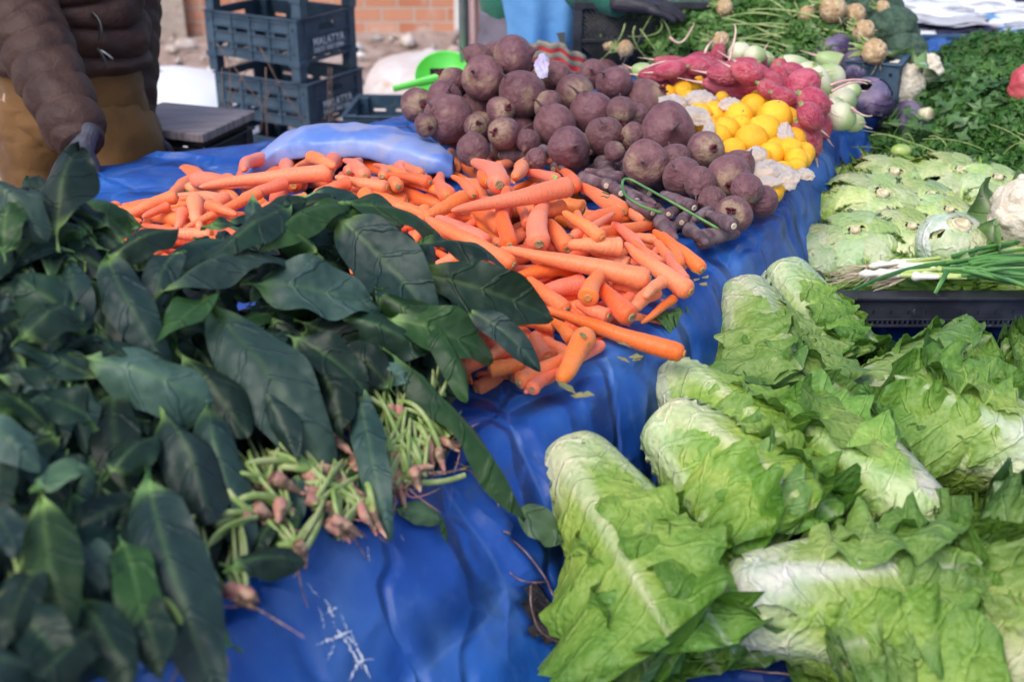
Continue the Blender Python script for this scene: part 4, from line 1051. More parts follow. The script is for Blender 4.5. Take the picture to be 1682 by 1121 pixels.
def put_radish(proto, used, x, y, a, b, ang, seed, H, tol, l0=0, facing=0.0):
    def mk(l):
        c = on_heap(x, y, H, l+l0); t = proj(c)[2]; A, B_ = a/FPX*t, b/FPX*t
        d = np.array([math.cos(ang), facing, -math.sin(ang)]); d = nrm(d)
        sp = np.array([[*(c+d*A*k*.75), B_*.93] for k in (-.8, -.3, .3, .8)]) if a > b*1.15 else np.array([[*c, B_*.96]])
        return sp, (c, A, B_, d)
    c, A, B_, d = settle(mk, tol, 20)
    o = copy_tree(proto) if used else proto
    o.location = Vector(c)
    o.rotation_mode = 'QUATERNION'; q = Vector((1, 0, 0)).rotation_difference(Vector(d)); o.rotation_quaternion = q@Euler((seed*1.7, 0, 0)).to_quaternion()
    o.scale = (A, B_, B_)
    return o
R_ = math.radians
pr = radish_proto('radish', 'tail', 'pink_radish', 1); wr = radish_proto('whiteradish', 'tail', 'green_radish', 2, .2)
PR = [(1083,123,28,15,R_(180)),(1119,124,18,15,R_(0)),(1108,104,28,11,R_(190)),(1151,95,18,10,R_(180)),(1179,90,16,12,R_(-80)),(1168,108,30,14,R_(10)),(1212,108,26,12,R_(170)),(1245,104,17,14,R_(-70)),(1243,127,36,20,R_(215)),(1278,117,18,13,R_(100)),(1284,135,24,12,R_(75)),
 (1205,142,42,20,R_(187)),(1316,140,26,23,R_(150)),(1297,190,18,16,R_(60)),(1305,176,32,22,R_(20)),(1352,182,20,19,R_(20)),(1348,206,20,17,R_(60)),(1331,212,20,16,R_(55)),(1325,229,28,23,R_(60)),(1268,150,22,14,R_(30)),(1140,106,24,12,R_(185)),(1290,160,20,14,R_(20)),(1192,122,26,17,R_(185)),(1268,140,22,18,R_(40)),(1338,168,24,20,R_(30)),(1226,120,24,17,R_(200)),(1146,108,24,14,R_(10)),(1332,192,22,18,R_(50)),(1300,120,20,16,R_(0)),(1100,114,22,13,R_(170))]
fru = False
frr = random.Random(8)
def frd(x, y):
    global fru
    o = put_radish(pr, fru, x, y, 24, 17, frr.uniform(0, 6), 3, H_radish, .015, l0=-.045); fru = True
    tag(o, 'pink radish hidden beneath the other radishes of the heap', 'radish', 'pink radishes buried in the heap')
fill_heap(np.array([(1080,120),(1170,95),(1250,105),(1330,140),(1365,200),(1340,240),(1300,190),(1240,150),(1150,125)]), 42, 8, frd, frr)
lab = []
for i, (x, y, a, b, an) in enumerate(PR):
    o = put_radish(pr, fru, x, y, a*1.28, b*1.15, an, i, H_radish, .014); fru = True
    shp = 'long tapered' if a > b*1.6 else 'round' if a < b*1.2 else 'oval'
    place = 'at the far edge by the mesh crate' if y < 112 else 'by the blue rim next to the citrus' if (x > 1290 and y > 160) else 'above the wrapped citrus' if x < 1230 else 'in the middle of the radishes'
    lab.append((o, f'{shp} pink radish', place, x, 'radish', 'pink radishes of the heap'))
label_all(lab)
WR = [(1057,119,18,13,R_(200)),(1198,77,20,14,R_(180)),(1215,90,18,16,R_(90)),(1228,72,24,14,R_(10)),(1265,82,33,22,R_(200)),(1256,98,14,12,R_(0)),(1308,92,26,22,R_(50)),(1305,108,28,14,R_(10)),(1348,142,30,15,R_(70)),(1374,108,33,17,R_(205)),(1363,126,22,18,R_(200)),(1384,165,20,18,R_(40)),(1382,192,21,19,R_(20)),(1402,200,16,14,R_(20)),(1290,70,26,16,R_(30)),(1398,150,14,13,R_(0)),(1330,118,20,14,R_(0)),(1240,92,16,14,R_(0)),(1372,178,16,15,R_(0))]
wru = False; lab = []
H_w = lambda x, y: H_radish(x, y)
for x, y in ((1230, 95), (1290, 100), (1340, 120), (1370, 150), (1385, 180), (1330,100)):
    o = put_radish(wr, wru, x, y, 22, 18, .3, 3, H_w, .015, l0=-.045); wru = True
    tag(o, 'pale green radish hidden beneath the other green radishes', 'radish', 'green radishes buried in the heap')
for i, (x, y, a, b, an) in enumerate(WR):
    o = put_radish(wr, wru, x, y, a*1.2, b*1.26, an, i, H_w, .014)
    shp = 'big plump' if b > 19 else 'long' if a > b*1.5 else 'small round' if b < 15 else 'round'
    place = 'left of the pink radishes' if x < 1100 else 'before the celery greens' if x < 1325 else 'beside the red cabbage'
    lab.append((o, f'{shp} pale green radish', place, x, 'radish', 'green radishes of the heap'))
label_all(lab)
# long thin dried radish roots sticking up
mb = MB()
for pts in ([(1198,100),(1204,70),(1213,50),(1206,40)],[(1190,52),(1214,40),(1240,60),(1262,78)],[(1050,20),(1092,70),(1107,95),(1118,98)],[(1100,60),(1120,84),(1128,60),(1140,40)],[(1364,140),(1385,130),(1410,128),(1432,134)],[(1366,150),(1390,136),(1408,130),(1425,138)],[(1398,176),(1412,190),(1424,192),(1432,190)],[(1060,112),(1080,102),(1100,98),(1118,100)],[(1158,88),(1160,76),(1168,68),(1172,66)]):
    P4 = [on_heap(a, b, H_radish, .045+.01*i) for i, (a, b) in enumerate(pts)]; P4 = [P4[0]]+[at_t(a, b, proj(P4[0])[2]+.01*i) for i, (a, b) in enumerate(pts[1:])]
    m2 = MB(); m2.tube(bez(P4, 14), np.linspace(.0035, .0015, 14), 6); o = m2.build('thin_root', MT['tail'], smooth=True)
    tag(o, f'thin pale dried root strand lying over the radishes', 'root strand', 'thin root strands over the radishes')
# scraps between carrots
for i, (x, y, sc_) in enumerate([(910,300,1),(1000,322,1),(960,560,1.2),(1035,588,1.4),(935,640,1.6),(1155,462,1.3),(880,336,.8),(770,765,1.0)]):
    r = np.random.default_rng(i); c = on_heap(x, y, H_carrot, .03)
    if i in (5, 3): c = on_heap(x, y, H_carrot, .0)
    if i == 7: c = tarp_point(x, y, .006)
    m2 = MB()
    for j in range(4):
        a = r.uniform(0, 6.28); d = np.array([math.cos(a), math.sin(a), r.uniform(0, .4)])*.014*sc_
        s_ = np.array([-d[1], d[0], 0])*.3; p = c+r.normal(size=3)*.004*sc_
        m2.add([p-s_*.2, p+d*.5-s_, p+d, p+d*.5+s_+np.array([0, 0, .003])], [(0, 1, 2, 3)])
    o = m2.build('leaf_scrap', MT['litter'] if i != 0 else MT['onionpale']); o.modifiers.new('t', 'SOLIDIFY').thickness = .0008
    tag(o, ['dry yellow leaf scrap on top of the orange carrots','pale scrap between orange and purple carrots','small torn leaf scrap by the near carrots','torn green scrap under the long front carrot','crumbling brown scrap below the nearest carrot','green sprig at the right rim below the carrots','tiny dry scrap in the middle of the carrots','brown crumb beside the torn tarp hem'][i], 'leaf scrap')
# ================================================================ leafy bunches at the left front
def leaf_grid(P0, P1, width, N, seed, arch=.08, fold=.12, wave=.06, n=18, m=9, petiole=.12, twist=0., droop=0., shape=(1.0, 1.15)):
    r = np.random.default_rng(seed); P0, P1 = np.asarray(P0), np.asarray(P1); d = P1-P0; L = np.linalg.norm(d); D = d/L
    N = nrm(N-D*(N@D)); Sd = np.cross(D, N)
    t = np.linspace(0, 1, n); q = np.linspace(-1, 1, m)
    tb = np.clip((t-petiole)/(1-petiole), 0, 1)
    w = np.where(t < petiole, .045, np.maximum(.045, np.sin(PI*tb**.95)**.62*.95))
    w[-1] = .01; w = w*width/2
    T, Q = np.meshgrid(t, q, indexing='ij'); Wd = np.broadcast_to(w[:, None], T.shape)
    jag = 1+.05*np.sin(T*r.uniform(14, 22)+r.uniform(0, 6))*np.abs(Q)
    ph = r.uniform(0, 6.28, 4)
    bendx = r.uniform(-.06, .06)
    ax = P0+D*(T*L)[..., None]+N*((arch*4*T*(1-T))*L)[..., None]+Sd*(bendx*L*4*T*(1-T))[..., None]
    tw = twist*(T-.3)
    side = Sd*np.cos(tw)[..., None]+N*np.sin(tw)[..., None]; nn = -Sd*np.sin(tw)[..., None]+N*np.cos(tw)[..., None]
    h = -fold*np.abs(Q)**1.4*Wd*2+wave*width*np.abs(Q)**1.5*(np.sin(T*r.uniform(9, 15)+ph[0]+(Q > 0)*ph[1]))+.035*width*np.sin(Q*3+T*7+ph[2])-.02*width*np.exp(-(Q/.12)**2)+.055*width*fbm(np.stack([T*L/width, Q*.5+seed%13], -1), .7, seed, 3)
    V = ax+side*(Q*Wd*jag)[..., None]+nn*h[..., None]
    V = V-(N*.6+np.array([0, 0, .5]))*(droop*L*(T**3)*.45)[..., None]
    uv = np.stack([T*L*22-np.abs(Q)*Wd*20, Q*Wd*20], -1)
    return V, T, Q, uv
def spin_col(T, Q, seed, tone):
    r = np.random.default_rng(seed)
    dark = np.array([[.009, .028, .013], [.021, .052, .040], [.060, .112, .080], [.022, .064, .012], [.10, .17, .08]])[tone]
    dark = dark*r.uniform(.65, 1.3)
    rib = np.exp(-(Q/.09)**2)*(1-.75*T)
    pet = 1-ss(.10, .26, T)
    k = np.clip(rib*.32+pet, 0, 1)[..., None]
    c = dark*(1-k)+np.array([.20, .33, .09])*k
    sp_ = ss(.55, .8, fbm(np.stack([T*6, Q*2+seed % 7], -1), .8, seed, 3))[..., None]
    return c*(1-.35*sp_)+np.array([.16, .17, .13])*.35*sp_
def D_sp(x, y): return 1.56+.0004*x-.0006*y
LEAVES = [] # (V, col, uv, grid shape, px, py)
def sp_leaf(b, tip, wpx, tone, seed, dz=0., dtip=0., n=26, m=13, arch=None, nrmix=(.5, .7), **kw):
    r = np.random.default_rng(seed)
    tb_, tt_ = D_sp(*b)+dz, D_sp(*tip)+dz+dtip
    P0, P1 = at_t(*b, tb_), at_t(*tip, tt_)
    N = nrm(-nrm(ray(*b))*nrmix[0]+np.array([0, 0, 1])*nrmix[1]+r.normal(size=3)*.25)
    w = wpx/FPX*(tb_+tt_)/2
    V, T, Q, uv = leaf_grid(P0, P1, w, N, seed, arch=r.uniform(.05, .14) if arch is None else arch, fold=r.uniform(-.1, .45), wave=r.uniform(.05, .16), droop=r.uniform(0, .6), n=n, m=m, twist=r.uniform(-.6, .6), **kw)
    LEAVES.append((V, spin_col(T, Q, seed, tone), uv, (b[0]+tip[0])/2, (b[1]+tip[1])/2))
HERO = [((130,990),(205,1108),95,0),((20,1000),(112,1095),95,0),((215,985),(262,1100),80,0),((60,900),(170,960),80,1),((150,1040),(60,1110),90,0),((520,600),(560,700),70,0),((300,590),(400,700),90,0),((95,390),(122,226),100,0),((-30,295),(62,372),85,2),((180,430),(285,357),66,0),((262,505),(482,408),80,2),((420,470),(618,490),125,2),((352,520),(532,740),140,2),((140,590),(374,660),115,2),((185,430),(264,568),80,1),
 ((555,362),(706,508),118,1),((555,340),(722,350),95,3),((690,450),(905,500),95,0),((690,405),(828,428),62,0),((765,512),(882,598),48,1),((640,530),(806,572),95,3),((640,590),(870,795),74,3),((255,800),(350,1088),130,1),((380,938),(498,922),66,0),
 ((-70,1085),(97,1095),110,1),((60,805),(146,755),72,4),((70,830),(90,1015),105,3),((268,680),(346,835),100,1),((350,670),(408,852),86,1),((590,640),(632,842),58,1),((400,590),(482,738),62,1),((350,490),(262,560),74,3),((470,345),(335,432),70,0),
 ((590,600),(670,616),42,2),((430,430),(570,335),70,3),((-20,690),(52,745),70,2),((-20,840),(22,905),60,1),((500,350),(640,330),66,3),((640,640),(560,560),70,0),((560,520),(700,560),80,0),((150,700),(60,640),80,0),((30,560),(120,470),90,0),((200,900),(240,1040),80,3),
 ((480,560),(600,640),80,0),((620,480),(740,560),76,3),((120,520),(30,450),90,0),((10,420),(20,330),70,3),((250,620),(170,560),70,0),((420,370),(500,330),50,0),((60,950),(10,1030),70,0),((700,520),(770,640),60,3),((0,620),(90,600),70,0),((520,420),(430,350),66,3),((180,780),(250,700),74,0),((300,420),(250,480),60,1)]
for i, (b, t_, w_, tone) in enumerate(HERO): sp_leaf((b[0]-(t_[0]-b[0])*.12, b[1]-(t_[1]-b[1])*.12), (t_[0]+(t_[0]-b[0])*.05, t_[1]+(t_[1]-b[1])*.05), w_*1.0, tone, 1000+i, dz=-.02-.0004*(i % 5), n=32, m=17, dtip=-.03)
frs = np.random.default_rng(33)
SPOLY = np.array([(-60,330),(60,260),(150,340),(200,390),(300,400),(420,352),(560,335),(690,335),(715,400),(820,445),(860,500),(790,570),(770,640),(740,690),(640,690),(560,680),(430,760),(400,880),(380,960),(300,1050),(100,1121),(-60,1130)])
cnt = 0
for layer, (nn_, off_) in enumerate([(300, .015), (230, .05), (150, .10), (110, .16)]):
    k = 0
    while k < nn_:
        x, y = frs.uniform(-60, 880), frs.uniform(260, 1125)
        if not pin_poly(np.array([x]), np.array([y]), SPOLY)[0]: continue
        a0 = math.atan2(y-520, x-250)+frs.normal()*.7
        L = frs.uniform(60, 175)*1.35/D_sp(x, y); tx, ty = x+math.cos(a0)*L*.5, y+math.sin(a0)*L*.5
        bx, by = x-math.cos(a0)*L*.5, y-math.sin(a0)*L*.5
        if not pin_poly(np.array([tx]), np.array([ty]), SPOLY)[0]: continue
        sp_leaf((bx, by), (tx, ty), L*frs.uniform(.34, .55), int(frs.choice([0, 0, 0, 3, 1, 0, 1, 2])), 3000+cnt, dz=off_, dtip=frs.uniform(-.02, .05), n=16, m=9)
        cnt += 1; k += 1
rq = np.random.default_rng(61)
for q in range(34):
    x, y = rq.uniform(430, 740), rq.uniform(650, 890)
    if y > 1135-.52*x: continue
    a0 = rq.uniform(.2, 2.2); L = rq.uniform(45, 95); sp_leaf((x-math.cos(a0)*L*.5, y-math.sin(a0)*L*.5), (x+math.cos(a0)*L*.5, y+math.sin(a0)*L*.5), L*rq.uniform(.35, .5), int(rq.choice([0, 3, 1])), 7000+q, dz=-.005, n=16, m=9)
# bunches: root crown with a fan of stems, and the leaves nearest to it
ROOTS = [(470,845,-130),(560,870,-100),(630,815,-80),(665,790,-70),(715,745,-150),(500,735,-100),(300,1045,-110),(395,985,-90),(520,830,-70),(545,722,-110),(520,775,-150),(600,770,-60),(606,848,-120),(492,903,-115),(700,700,-100),(735,722,-140),(690,778,-110),(655,690,-130),(445,800,-150),(335,1015,-120),(262,985,-100),(62,1012,-90),(10,1000,-60),(560,690,-100),(575,815,-150),(655,745,-120),(420,850,-170),(350,955,-140),(640,800,-110)]
CENT = [(100,330),(30,480),(250,470),(160,620),(340,600),(450,420),(480,540),(600,380),(640,470),(780,470),(740,560),(60,780),(230,760),(380,760),(130,900),(300,900),(40,1060),(220,1020),(600,580),(760,660)]
cents = [(x, y, None) for x, y in CENT]+[(x, y, a) for x, y, a in ROOTS]
bunches = []
zlay = {}
WH = lambda x, y: 'at the left edge of the picture' if x < 90 else 'at the top of the leaf heap' if y < 400 else 'hanging over the near carrots' if x > 690 and y < 700 else 'at the tarp ridge' if (y > 690 and x > 420) else 'at the bottom left' if y > 850 else 'in the middle of the leaf heap'
lab = []
for i, (x, y, a) in enumerate(cents):
    c = at_t(x, y, D_sp(x, y)+(.04 if a is None else .0))
    e = empty('spinach_bunch', c); bunches.append((x, y, e))
    look = 'spinach bunch with broad dark leaves' if a is None else 'spinach bunch with pink root'
    lab.append((e, look, WH(x, y), x, 'spinach bunch', 'spinach bunches of the leaf heap'))
    if a is None: continue
    r = np.random.default_rng(700+i); t = D_sp(x, y)-.01
    zed = at_t(x, y, t); down = np.array([.45, -.25, -.55]); down = nrm(down+r.normal(size=3)*.3)
    m2 = MB()
    for q in range(3):
        o_ = zed+r.normal(size=3)*.006
        pts = bez([o_-down*.012, o_+down*.006, o_+down*r.uniform(.012, .022)+r.normal(size=3)*.005], 8)
        V_, F_ = tube_np(pts, np.array([0.0055, .0068, .0068, .006, .005, .0038, .0024, .001])*r.uniform(.8, 1.15), 10)
        V_ += .0012*fbm(V_, 60, i+q, 2)[:, None]; m2.add(V_, F_.tolist())
    for q in range(2):
        pts = bez([zed+down*.006, zed+down*.02+r.normal(size=3)*.008, zed+down*.035+r.normal(size=3)*.018], 7); m2.tube(pts, np.linspace(.0013, .0005, 7), 4)
    m2.build('root_crown', MT['rootpink'], e, smooth=True)
    m3 = MB(); aa = math.radians(a)
    for q in range(15):
        an = aa+r.normal()*.45; L = r.uniform(55, 125)
        dx, dy = math.cos(an)*L, math.sin(an)*L
        p0 = zed+r.normal(size=3)*.0035; p2 = at_t(x+dx, y+dy, D_sp(x+dx, y+dy)+r.uniform(-.02, .06)); p1 = (p0+p2)/2+np.array([0, -.01, .012])*r.uniform(-.5, 2)+r.normal(size=3)*.008
        V_, F_ = tube_np(bez([p0, p1, p2], 12), np.linspace(.0040, .0034, 12)*r.uniform(.7, 1.2), 7, .6); m3.add(V_, F_.tolist())
    m3.build('stems', MT['stem'], e, smooth=True)
label_all(lab)
for (V, c, uv, x, y) in LEAVES:
    j = min(range(len(bunches)), key=lambda k: (bunches[k][0]-x)**2+(bunches[k][1]-y)**2)
    mesh('leaf', V.reshape(-1, 3), grid_faces(V.shape[0], V.shape[1]), MT['spinach'], bunches[j][2], col=c.reshape(-1, 3), uv=uv.reshape(-1, 2))
# single fallen leaves
def single_leaf(P0, P1, w, N, tone, seed, label, mat='spinach', **kw):
    V, T, Q, uv = leaf_grid(np.array(P0), np.array(P1), w, np.array(N), seed, **kw)
    o = mesh('fallen_leaf', V.reshape(-1, 3), grid_faces(V.shape[0], V.shape[1]), MT[mat], col=spin_col(T, Q, seed, tone).reshape(-1, 3), uv=uv.reshape(-1, 2))
    return tag(o, label, 'leaf')
nv = np.array([N2[0], N2[1], .3])
single_leaf(tarp_point(632, 836, .004), tarp_point(712, 858, .012), .028, nv, 4, 5, 'small wilted green leaf lying over the tarp ridge', fold=.3, arch=.18)
single_leaf(tarp_point(706, 850, .012), tarp_point(722, 895, .008), .012, nv, 3, 6, 'shrivelled leaf tip hanging down the blue tarp', fold=.3)
single_leaf(tarp_point(835, 850, .02), tarp_point(900, 905, .03), .05, nv, 4, 7, 'pale green leaf wedged between tarp and front lettuce', fold=.1, petiole=.05)
# ================================================================ lettuces
LT = dict(white=np.array([.74,.74,.52]), pale=np.array([.37,.49,.10]), mid=np.array([.165,.31,.042]), dark=np.array([.055,.145,.016]), grey=np.array([.26,.40,.17]))
def head(name, base, tip, R, seed, layers, up=(0, 0, 1), floor=ZR+.012, roll=0, pal=('white','pale','mid','dark'), mat='lettuce', group=None, label=None, cat='lettuce', rib=.13,
         n=46, m=29, ruff=1.0, base_cut=True, cone=.72, parent_col=None, whiteness=.30, ribk=1.15, flat_y=1.0, shade=1.0, vf=1.0, dome=False, lf=.12, drape=False):
    prf_ = (lambda T: np.sqrt(np.clip(1-(1-np.clip(T/.42, 0, 1))**2, 0, 1))) if dome else (lambda T: .26*np.sqrt(np.clip(1-(1-np.clip(T/.12, 0, 1))**2, 0, 1))+.74*np.sin(PI/2*np.clip(T/.88, 0, 1)))
    base, tip = np.asarray(base, float), np.asarray(tip, float); ax = tip-base; L = np.linalg.norm(ax); A = ax/L
    U = nrm(np.asarray(up, float)-A*(np.asarray(up)@A)); W_ = np.cross(A, U)
    e = empty(name, base, label, cat, group); r = np.random.default_rng(seed)
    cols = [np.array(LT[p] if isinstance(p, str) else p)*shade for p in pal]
    li = 0
    for (cnt_, Rk, Lk, wid, splay, start, rf) in layers:
        for j in range(cnt_):
            sd = seed*100+li; li += 1; q_ = np.random.default_rng(sd)
            phi = roll+start+2*PI*j/cnt_+q_.uniform(-.25, .25)
            t = np.linspace(0, 1, n)**1.0; q = np.linspace(-1, 1, m); T, Q = np.meshgrid(t, q, indexing='ij')
            Ll = L*Lk*q_.uniform(.92, 1.05)
            r0 = .36*cone
            rad = R*Rk*(r0+(1-r0)*prf_(T)*(1-.30*ss(.5, 1.0, T)*(1 if splay <= .2 else .3)))
            sp_ = splay*q_.uniform(.6, 1.4)*R*ss(.25, 1.0, T)**1.5*1.4
            hw = wid*(.24+.76*ss(0.02, .62, T))*np.sqrt(np.clip(1-((T-.55)/.45).clip(0)**2.6, 0, 1))
            hw = np.maximum(hw, .0)*(1+.07*np.sin(T*q_.uniform(22, 30)+(Q > 0)*2)+.05*fbm(np.stack([T*9, Q*0+(Q > 0)*5.], -1), .9, sd, 3)*2)
            s_ = Q*hw; rad0 = np.maximum(rad, .022); a0_ = phi+1.75*np.tanh(s_/rad0/1.75)
            outz = U[2]*np.cos(a0_)+W_[2]*np.sin(a0_); sp_ = sp_*(1-.92*ss(-.55, .75, outz))
            # length of the side arc -> angle; leaves wrap the head
            rad_e = np.maximum(rad, .022)
            ang = s_/rad_e/1.0; lim = 1.75; ang = lim*np.tanh(ang/lim)
            opening = ss(.35, 1, T)*(splay > .01)
            phase = q_.uniform(0, 6.28, 4); aq = np.abs(Q)
            ruffle = rf*ruff*R*(aq**2.2*(.10*(.75+.25*T)*(1+0*T)+.14*np.sin(T*q_.uniform(24, 34)+phase[0]+Q*2)+.10*np.sin(T*q_.uniform(46, 60)+phase[1]))*ss(.2, .55, T)+aq**6*.05*np.sin(T*95+phase[2])+.14*(T**4)*np.sin(Q*q_.uniform(6, 9)+phase[2]))
            P2 = np.stack([T*L*30+sd, Q*3], -1)
            crink = .0022*fbm(P2, .26, sd, 2)*(1-np.exp(-(Q/.15)**2))*ss(.12, .4, T)
            vfold = vf*.0013*np.sin((T*Ll-aq*hw*.55)*2*PI/.017+phase[3])*(1-np.exp(-(Q/.2)**2))*ss(.15, .45, T)
            wq = np.clip((.0115*(1-T)**1.2+.0018)*ribk/np.maximum(hw, .006), .02, .8); ribb = .0028*ribk*np.exp(-(Q/wq)**4)*(1-T)**.6
            lift = opening*aq**2*q_.uniform(-.3, 1)*R*lf*3
            sp_ = sp_+q_.uniform(0, .12)*R*ss(.3, 1, T)*(splay > .05)
            edge = (aq**5*q_.uniform(.05, .20)*R*ss(.25, .6, T)) if not dome else 0
            RR = rad+sp_+ruffle+crink+vfold+ribb+lift+edge+li*.0007
            along = T*Ll-(.0*T)-np.where(splay <= .01, R*.35*ss(.7, 1, T), 0)
            a_ = phi+ang
            V = base+A*along[..., None]+(U*np.cos(a_)[..., None]+W_*np.sin(a_)[..., None]*flat_y)*RR[..., None]
            # weight pulls the open ends down on to what they lie on
            V[..., 2] -= splay*.25*R*T**2.2*2.2*(1-.7*ss(-.4, .7, outz))
            flo = floor+(np.maximum(floor, drape_z(V[..., 0], V[..., 1])+.008)-floor)*ss(.3, .6, T) if drape else floor
            fl_ = flo+.004*fbm(V[..., :2], 7, sd, 2)+.0009*li
            soft = .018; zz_ = V[..., 2]-fl_
            V[..., 2] = fl_+np.where(zz_ > soft, zz_, soft*np.exp((np.clip(zz_, -.3, soft)-soft)/(soft*3)))*1.0
            k1 = ss(.06, whiteness*1.5, T*(1+.25*aq)-.03*np.sin(Q*9+sd)); k2 = ss(whiteness, .95, T*.8+aq*.28+.06*fbm(P2, .12, sd+1, 2)); k3 = ss(.72, 1.15, T*.55+aq*.5+.12*fbm(P2, .2, sd+2, 3))
            c = cols[0]*(1-k1)[..., None]+cols[1]*k1[..., None]
            c = c*(1-k2)[..., None]+cols[2]*k2[..., None]; c = c*(1-.75*k3)[..., None]+cols[3]*.75*k3[..., None]
            ribm = (np.exp(-np.abs(Q/wq)**3)*(1-.45*T)*.97)[..., None]
            c = c*(1-ribm)+(cols[0]*.85+cols[1]*.15)*ribm
            if splay > .3 and mat == 'lettuce' and q_.random() < .45: c = c*.8+LT['grey']*.2*shade
            c = c*q_.uniform(.82, 1.10)*np.array([q_.uniform(.86, 1.08), 1, q_.uniform(.8, 1.3)])
            br = ss(.62, .85, fbm(P2, .35, sd+9, 3))[..., None]*.35*(aq[..., None] > .75); c = c*(1-br)+np.array([.22,.15,.05])*br
            if name in ('curly_lettuce', 'round_lettuce'):
                ylim = 2.095+.015*fbm(V[..., :1]*np.ones(3), 9, sd, 2); V[..., 1] = ylim+np.where(V[..., 1]-ylim > .05, V[..., 1]-ylim, .05*np.exp(np.clip((V[..., 1]-ylim-.05)/.05, -6, 0)))
            uv = np.stack([T*Ll*26-aq*hw*20, s_*20], -1)
            mesh('leaf', V.reshape(-1, 3), grid_faces(n, m), MT[mat], e, col=c.reshape(-1, 3), uv=uv.reshape(-1, 2))
    if base_cut:
        a = np.linspace(0, 2*PI, 28, endpoint=False); rb = R*r0*.98
        pr_ = [(1.04, .012), (1.02, 0), (.9, -.004), (.72, -.003), (.66, .0005), (.3, .002), (.02, .0025)]
        Vb = np.array([base+A*(h-.001)+(U*math.cos(x)+W_*math.sin(x))*rb*q*(1+.06*math.sin(3*x+seed)) for q, h in pr_ for x in a])
        mesh('cut_base', Vb, grid_faces(len(pr_), 28, True), MT['cutbase'], e)
    return e
#        count, radius, length, half width, splay, start, ruffle
ROM = [(3,.58,.88,.050,.0,.3,.3),(4,.74,.95,.058,.0,1.0,.3),(5,.88,1.0,.068,.15,.1,.45),(5,1.0,1.04,.076,.5,.6,.9),(5,1.14,1.02,.080,1.2,2.2,1.3)]
ROMC = [(3,.60,.9,.050,.0,.3,.3),(4,.77,.97,.060,.0,.9,.35),(5,.93,1.0,.068,.15,.2,.6),(5,1.08,1.04,.078,.6,.5,1.1)]
def romaine(bpx, zb, tpx, zt, R, seed, layers, label, up=(0, 0, 1), floor=ZR+.012, roll=0, ext=1.0, **kw):
    b, t = at_z(*bpx, zb), at_z(*tpx, zt); t = b+(t-b)*ext
    return head('romaine_lettuce', b, t, R*1.04, seed, layers, up=up, floor=floor, roll=roll, label=label, group='romaine lettuces', drape=True, **kw)
romaine((930,742), .755, (1165,1095), .64, .057, 1, ROM, 'nearest romaine lettuce leaning on the drape, white base up', roll=-.3, up=(.3,-.5,.8), whiteness=.26)
romaine((1086,690), .765, (1320,905), .675, .060, 2, ROM, 'romaine lettuce with round cut base, second from the front left', roll=.2, up=(.2,-.5,.8), floor=.60)
romaine((1095,618), .755, (1290,800), .69, .056, 3, ROMC, 'romaine lettuce behind the round-cut one, its base against the rim', roll=.5, up=(.1,-.5,.8), floor=.62)
romaine((1218,478), .775, (1300,690), .665, .060, 4, ROM, 'romaine lettuce standing tall with white rounded top by the tarp', roll=.1, up=(.1,-.8,.5), floor=.60)
romaine((1280,440), .775, (1380,610), .655, .044, 5, ROM, 'romaine lettuce tucked behind the tall one near the black tray', roll=.8, up=(.1,-.7,.5), floor=.60)
romaine((1352,690), .665, (1590,592), .70, .044, 6, ROMC, 'romaine lettuce pointing up right below the black tray', roll=-.1, up=(-.2,-.4,.9), floor=.60, ext=1.05, whiteness=.22)
romaine((1196,990), .69, (1570,985), .665, .062, 7, ROM, 'romaine lettuce lying sideways in front with brownish cut base', roll=.35, up=(0,-.5,.8), whiteness=.24)
romaine((1535,868), .715, (1325,715), .715, .056, 8, ROMC, 'romaine lettuce with its base toward the lower right', roll=.1, up=(0,-.4,.9), floor=.62, whiteness=.24)
romaine((1740,775), .70, (1480,665), .715, .058, 9, ROM, 'romaine lettuce reaching in from the right edge, grey-green leaves', roll=.0, up=(0,-.3,.9), floor=.60)
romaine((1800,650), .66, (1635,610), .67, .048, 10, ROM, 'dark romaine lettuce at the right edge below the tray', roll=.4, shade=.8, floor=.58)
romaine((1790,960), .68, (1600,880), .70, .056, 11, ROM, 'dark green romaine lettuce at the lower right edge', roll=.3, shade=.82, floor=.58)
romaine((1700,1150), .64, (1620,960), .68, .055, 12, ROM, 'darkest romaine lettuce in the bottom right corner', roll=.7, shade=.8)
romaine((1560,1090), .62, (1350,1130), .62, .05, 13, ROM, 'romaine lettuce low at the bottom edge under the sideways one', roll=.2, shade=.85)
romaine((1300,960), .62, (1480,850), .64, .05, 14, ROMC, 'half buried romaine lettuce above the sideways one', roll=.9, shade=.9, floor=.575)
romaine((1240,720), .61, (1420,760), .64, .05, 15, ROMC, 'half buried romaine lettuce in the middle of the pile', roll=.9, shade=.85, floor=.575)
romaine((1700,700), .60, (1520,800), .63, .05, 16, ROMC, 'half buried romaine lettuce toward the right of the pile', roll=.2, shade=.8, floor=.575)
romaine((1560,650), .59, (1450,700), .62, .05, 17, ROMC, 'buried romaine lettuce below the upper right one', roll=.2, shade=.8, floor=.575, n=30, m=19)

